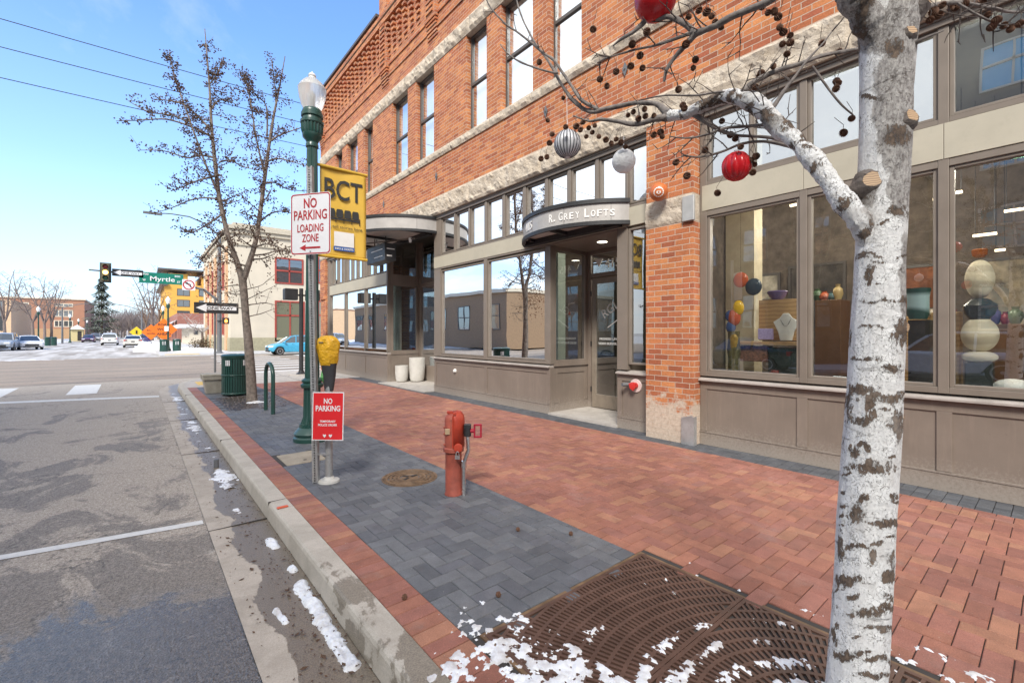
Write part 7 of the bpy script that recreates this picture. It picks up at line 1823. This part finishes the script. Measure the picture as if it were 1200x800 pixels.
# lamp posts with white globes
def globe_lamp(px, y, h, label, first=None):
    p = at(px, 391, dist_y(px, y))
    if first is not None: return copy_tree(first, (p.x, y, 0), None, label, scale=h/4.8)
    L = thing('globe_lamp', (p.x, y, 0), label, 'street lamp', 'green globe lamps across the crossing'); h = 4.8
    g = MB(); g.lathe([(.22, 0), (.22, .1), (.12, .3), (.10, .6), (.08, 1.0), (.06, 3.7)], (p.x, y, 0), 14); g.build('post', M_green, L, smooth=True)
    g = MB(); g.lathe([(.06, 3.7), (.13, 3.8), (.14, 4.05), (.10, 4.15)], (p.x, y, 0), 14); g.build('capital', M_green, L)
    g = MB(); g.lathe([(.10, 4.15), (.19, 4.4), (.18, 4.55), (.06, 4.72), (.02, 4.8)], (p.x, y, 0), 16); g.build('globe', pm('white_globe', (.80, .80, .78), .3, bmp=0), L, smooth=True); return L
gl_ = globe_lamp(197, 50, 4.8, 'green globe lamp beside the orange diamond sign')
for px, y, h, lb in ((45, 78, 4.8, 'globe lamp right of the pale saloon'), (82, 105, 4.8, 'globe lamp before the brown brick block, middle one on the left'), (92, 128, 4.6, 'globe lamp by the little yellow kiosk'), (102, 140, 4.6, 'small distant globe lamp above the plum car'), (191, 66, 4.8, 'globe lamp just behind the orange diamond')):
    globe_lamp(px, y, h, lb, gl_)
p = at(73, 391, dist_y(73, 100)); t_ = dist_y(73, 100); cl = thing('cobra_lamp', (p.x, 100, 0), 'tall dark street light arching right before the brown brick block', 'street lamp')
g = MB(); g.tube([(p.x, 100, 0), (p.x, 100, EYE+t_*31/F)], [.14, .08], 8); g.build('post', M_pole, cl); g = MB(); g.tube([(p.x, 100, EYE+t_*30.5/F), (p.x+1.8, 100, EYE+t_*35/F), (p.x+4.6, 100, EYE+t_*38.5/F)], .055, 6); g.obox((p.x+4.9, 100, EYE+t_*38.3/F), (.4, 0, 0), (0, .15, 0), (0, 0, .06)); g.build('arm', M_pole, cl)
p = at(166, 391, dist_y(166, 95)); t_ = dist_y(166, 95); cl = thing('cobra_lamp', (p.x, 95, 0), 'tall pale street light arching left over the far street', 'street lamp')
g = MB(); g.tube([(p.x, 95, 0), (p.x, 95, EYE+t_*27/F)], [.14, .08], 8); g.build('post', M_tie, cl); g = MB(); g.tube([(p.x, 95, EYE+t_*26.5/F), (p.x-1.8, 95, EYE+t_*32/F), (p.x-4.6, 95, EYE+t_*35.5/F)], .06, 6); g.obox((p.x-5, 95, EYE+t_*35.4/F), (.45, 0, 0), (0, .15, 0), (0, 0, .07)); g.build('arm', M_tie, cl)
# roadwork and warning signs
M_or = pm('roadwork_orange', (.72, .16, .015), .45, var=.05, bmp=0)
def diamond(px, py, y, s_px, m, label, txt, legs=True):
    t_ = dist_y(px, y); c = at(px, py, t_); s_ = s_px*t_/F
    o = thing('warning_sign', (c.x, y, 0), label, 'sign'); g = MB(); g.prism([(0, s_), (s_, 0), (0, -s_), (-s_, 0)], c, (1, 0, 0), (0, 0, 1), (0, .02, 0)); pl = g.build('plate', m, o)
    g = MB()
    for k, ln in enumerate(txt): text_mb(g, ln, (c.x, c.y-.006, c.z+s_*(.22*(len(txt)-1)/1-.42*k)), (1, 0, 0), (0, 0, 1), h=s_*.22, bold=.02)
    if not txt: g.tube([(c.x, c.y-.01, c.z-s_*.3), (c.x, c.y-.01, c.z+s_*.3)], s_*.12, 6)
    g.build('lettering', M_black, pl)
    g = MB(); g.tube([(c.x, y+.06, 0), (c.x, y+.06, c.z)], .04, 6); g.build('post', M_pole, o); return o
diamond(192, 386, 53, 13, M_or, 'larger orange diamond roadwork sign behind the globe lamp', ['ROAD', 'WORK', 'AHEAD'])
diamond(177, 389, 58, 9, M_or, 'smaller orange diamond sign left of the larger one', ['ROAD', 'WORK'])
diamond(193, 393.5, 55, 6.5, M_or, 'lowest orange diamond tucked under the larger one', [])
diamond(160, 389, 84, 6.5, pm('warning_yellow', (.68, .48, .02), .45, bmp=0), 'yellow diamond warning sign above the champagne saloon', [])
t_ = dist_y(197, 49.7); q = at(196, 385, t_); plate('white_notice', q.x-.05, 49.78, q.z, 4*t_/F, 6*t_/F, M_swhite, 'small white notice strapped to the globe lamp before the orange diamond', 'sign')
# pair of green bins under the lamp
for k, (dx, lb) in enumerate(((-.35, 'left green litter bin under the globe lamp'), (.55, 'right green litter bin under the globe lamp'))):
    pz = at(198, 391, dist_y(198, 49)); g = MB(); g.lathe([(.30, 0), (.30, .95), (.33, .97), (.30, 1.03), (.16, 1.05)], (pz.x+dx, 49, 0), 20); o = g.build('litter_bin', M_green, base=(pz.x+dx, 49, 0), smooth=False); tag(o, lb, 'litter bin', 'green bins under the far lamp')
    g = MB()
    for q_ in range(3): g.box(pz.x+dx-.12+q_*.1, pz.x+dx-.09+q_*.1, 48.68, 48.70, .55, .85)
    g.build('cut_out', M_swhite, o)
# hydrant-like dark bins on the left far pavement and a small yellow kiosk
pk = at(90, 391, dist_y(90, 125)); ks = thing('yellow_kiosk', (pk.x, 125, 0), 'small pale yellow kiosk with a snowy roof near the parked plum car', 'kiosk')
g = MB(); g.box(pk.x-.9, pk.x+.9, 125, 127, 0, 2.4); g.build('wall', pm('pale_yellow', (.50, .42, .22), .8), ks); g = MB(); g.add([(pk.x-1.1, 124.6, 2.4), (pk.x+1.1, 124.6, 2.4), (pk.x+1.1, 127.4, 2.4), (pk.x-1.1, 127.4, 2.4), (pk.x, 126, 3.3)], [(0,1,4), (1,2,4), (2,3,4), (3,0,4), (3,2,1,0)]); g.build('roof', M_snow, ks)
g = MB(); g.box(pk.x+.1, pk.x+.7, 124.98, 125, .1, 2.0); g.build('door', M_dark, ks)
for k, (px, y, lb) in enumerate(((56, 80, 'dark green litter bin left of the tall street light'), (63, 82, 'dark litter bin nearer the tall street light'))):
    p = at(px, 391, dist_y(px, y)); g = MB(); g.lathe([(.30, 0), (.30, .95), (.36, 1.0), (.2, 1.1)], (p.x, y, 0), 16); o = g.build('litter_bin', M_green, base=(p.x, y, 0)); tag(o, lb, 'litter bin')
# bush by cream building
p = at(236, 391, dist_y(236, 56)); g = MB(); rg = random.Random(2)
for k in range(500):
    a = Vector((rg.gauss(0, .45), rg.gauss(0, .4), abs(rg.gauss(.45, .25)))); b_ = Vector((rg.gauss(0, 1), rg.gauss(0, 1), rg.gauss(0, 1))).normalized(); c_ = b_.orthogonal(); q = Vector((p.x, 56, 0))+a
    g.quad(q-b_*.07, q+c_*.05, q+b_*.07, q-c_*.05)
o = g.build('shrub', pm('brown_shrub', (.10, .07, .04), .9, var=.5), base=(p.x, 56, 0)); tag(o, 'small brown shrub at the foot of the cream building', 'shrub')
# overhead wires
for k, (ya, sl) in enumerate(((22, .29), (55, .265), (91, .225))):
    y_ = 21.6+.15*k; z0 = EYE+dist_y(0, y_)*(391-ya)/F; xa, xb = -40, 45
    pxm = 357; yb2 = (122.5, 144.5, 171)[k]; z1 = EYE+dist_y(pxm, y_)*(391-yb2)/F
    xA = at(0, 391, dist_y(0, y_)).x; xB = at(pxm, 391, dist_y(pxm, y_)).x
    f_ = lambda x: z0+(z1-z0)*(x-xA)/(xB-xA)+.0009*((x-xA)*(x-xB))
    g = MB(); g.tube([(x, y_, f_(x)) for x in range(xa, xb+1, 2)], .014, 5); o = g.build('overhead_wire', M_black, base=(0, y_, 8)); tag(o, ['highest overhead wire crossing the street', 'middle overhead wire crossing the street', 'lowest overhead wire crossing the street'][k], 'wire')

# ------------------------------------------------------------------ the other side of our street (seen in the shop glass)
def facade_block(name, x1, y0, y1, h, m, label, rows, cols, wm, gm, z0=1.0, dep=14):
    o = thing(name, (x1, (y0+y1)/2, 0), label, 'building'); g = MB(); g.box(x1-dep, x1, y0, y1, 0, h); g.build('wall', m, o)
    g = MB(); g.box(x1-dep-.2, x1+.25, y0-.1, y1+.1, h, h+.35); g.build('cornice', M_stucco, o)
    sy = (y1-y0)/cols; sz = (h-z0)/rows
    for r in range(rows):
        for c_ in range(cols): win_part(o, wm, gm, (x1, y0+sy*(c_+.25), z0+sz*(r+.2)), (0, 1, 0), Z3, sy*.5, sz*.55, (sy*.25,), (sz*.3,), .09)
    return o
M_hotel = pm('taupe_render', (.20, .17, .145), .85, var=.08, vs=.6); M_teal = glass('teal_glass', opaque=(.05, .26, .32), refl=.15)  # hotel wall colour darkened for shade, so its reflection stays dim
facade_block('hotel', -15.5, -34, 3.2, 21, M_hotel, 'tall taupe hotel with teal windows across the street, reflected in the shop glass', 6, 9, M_stucco, M_teal)
facade_block('brick_shop_row', -15.5, 3.8, 18.6, 8.6, pm('shade_darkened_brick', (.14, .095, .07), .9, var=.5, vs=2.5), 'two storey brick shop row across the street, reflected in the shop glass', 2, 5, M_dframe, M_wdark)  # row's shade put into the brick colour, keeping the mirrored front dark
facade_block('low_brick_building', -15.5, 34, 74, 5.6, pm('tan_brown_brick', (.27, .18, .11), .9), 'low brown brick building across the crossing, reflected in the left shop glass', 1, 8, M_dframe, M_wdark)
for k, (x, y, rz, lb) in enumerate(((-12.3, 7.6, 1.1, 'seed laden bare tree across the street facing the near shop'), (-11.9, 2.0, 5.1, 'seed laden bare tree across the street facing the stone sculpture'), (-12.3, 15.0, 2.4, 'seed laden bare tree across the street near the crossing'), (-12.3, -3.0, 4.0, 'seed laden bare tree across the street behind the camera'), (1.95, -10.0, 5.2, 'seed laden bare tree behind the camera on the near pavement'))):
    copy_tree(T2, (x, y, 0), rz, lb)
M_r = P_('dark_green_car', (.03, .06, .045))
car('parked_car', (-9.9, 9.5, ZR), math.pi/2, M_r, 'sedan', 'dark green saloon parked across the street', 'car', 'cars parked across the street')
car('parked_car', (-9.9, 2.5, ZR), math.pi/2, P_('car_white', (.62, .62, .62)), 'suv', 'white sport utility car parked across the street', 'car', 'cars parked across the street')
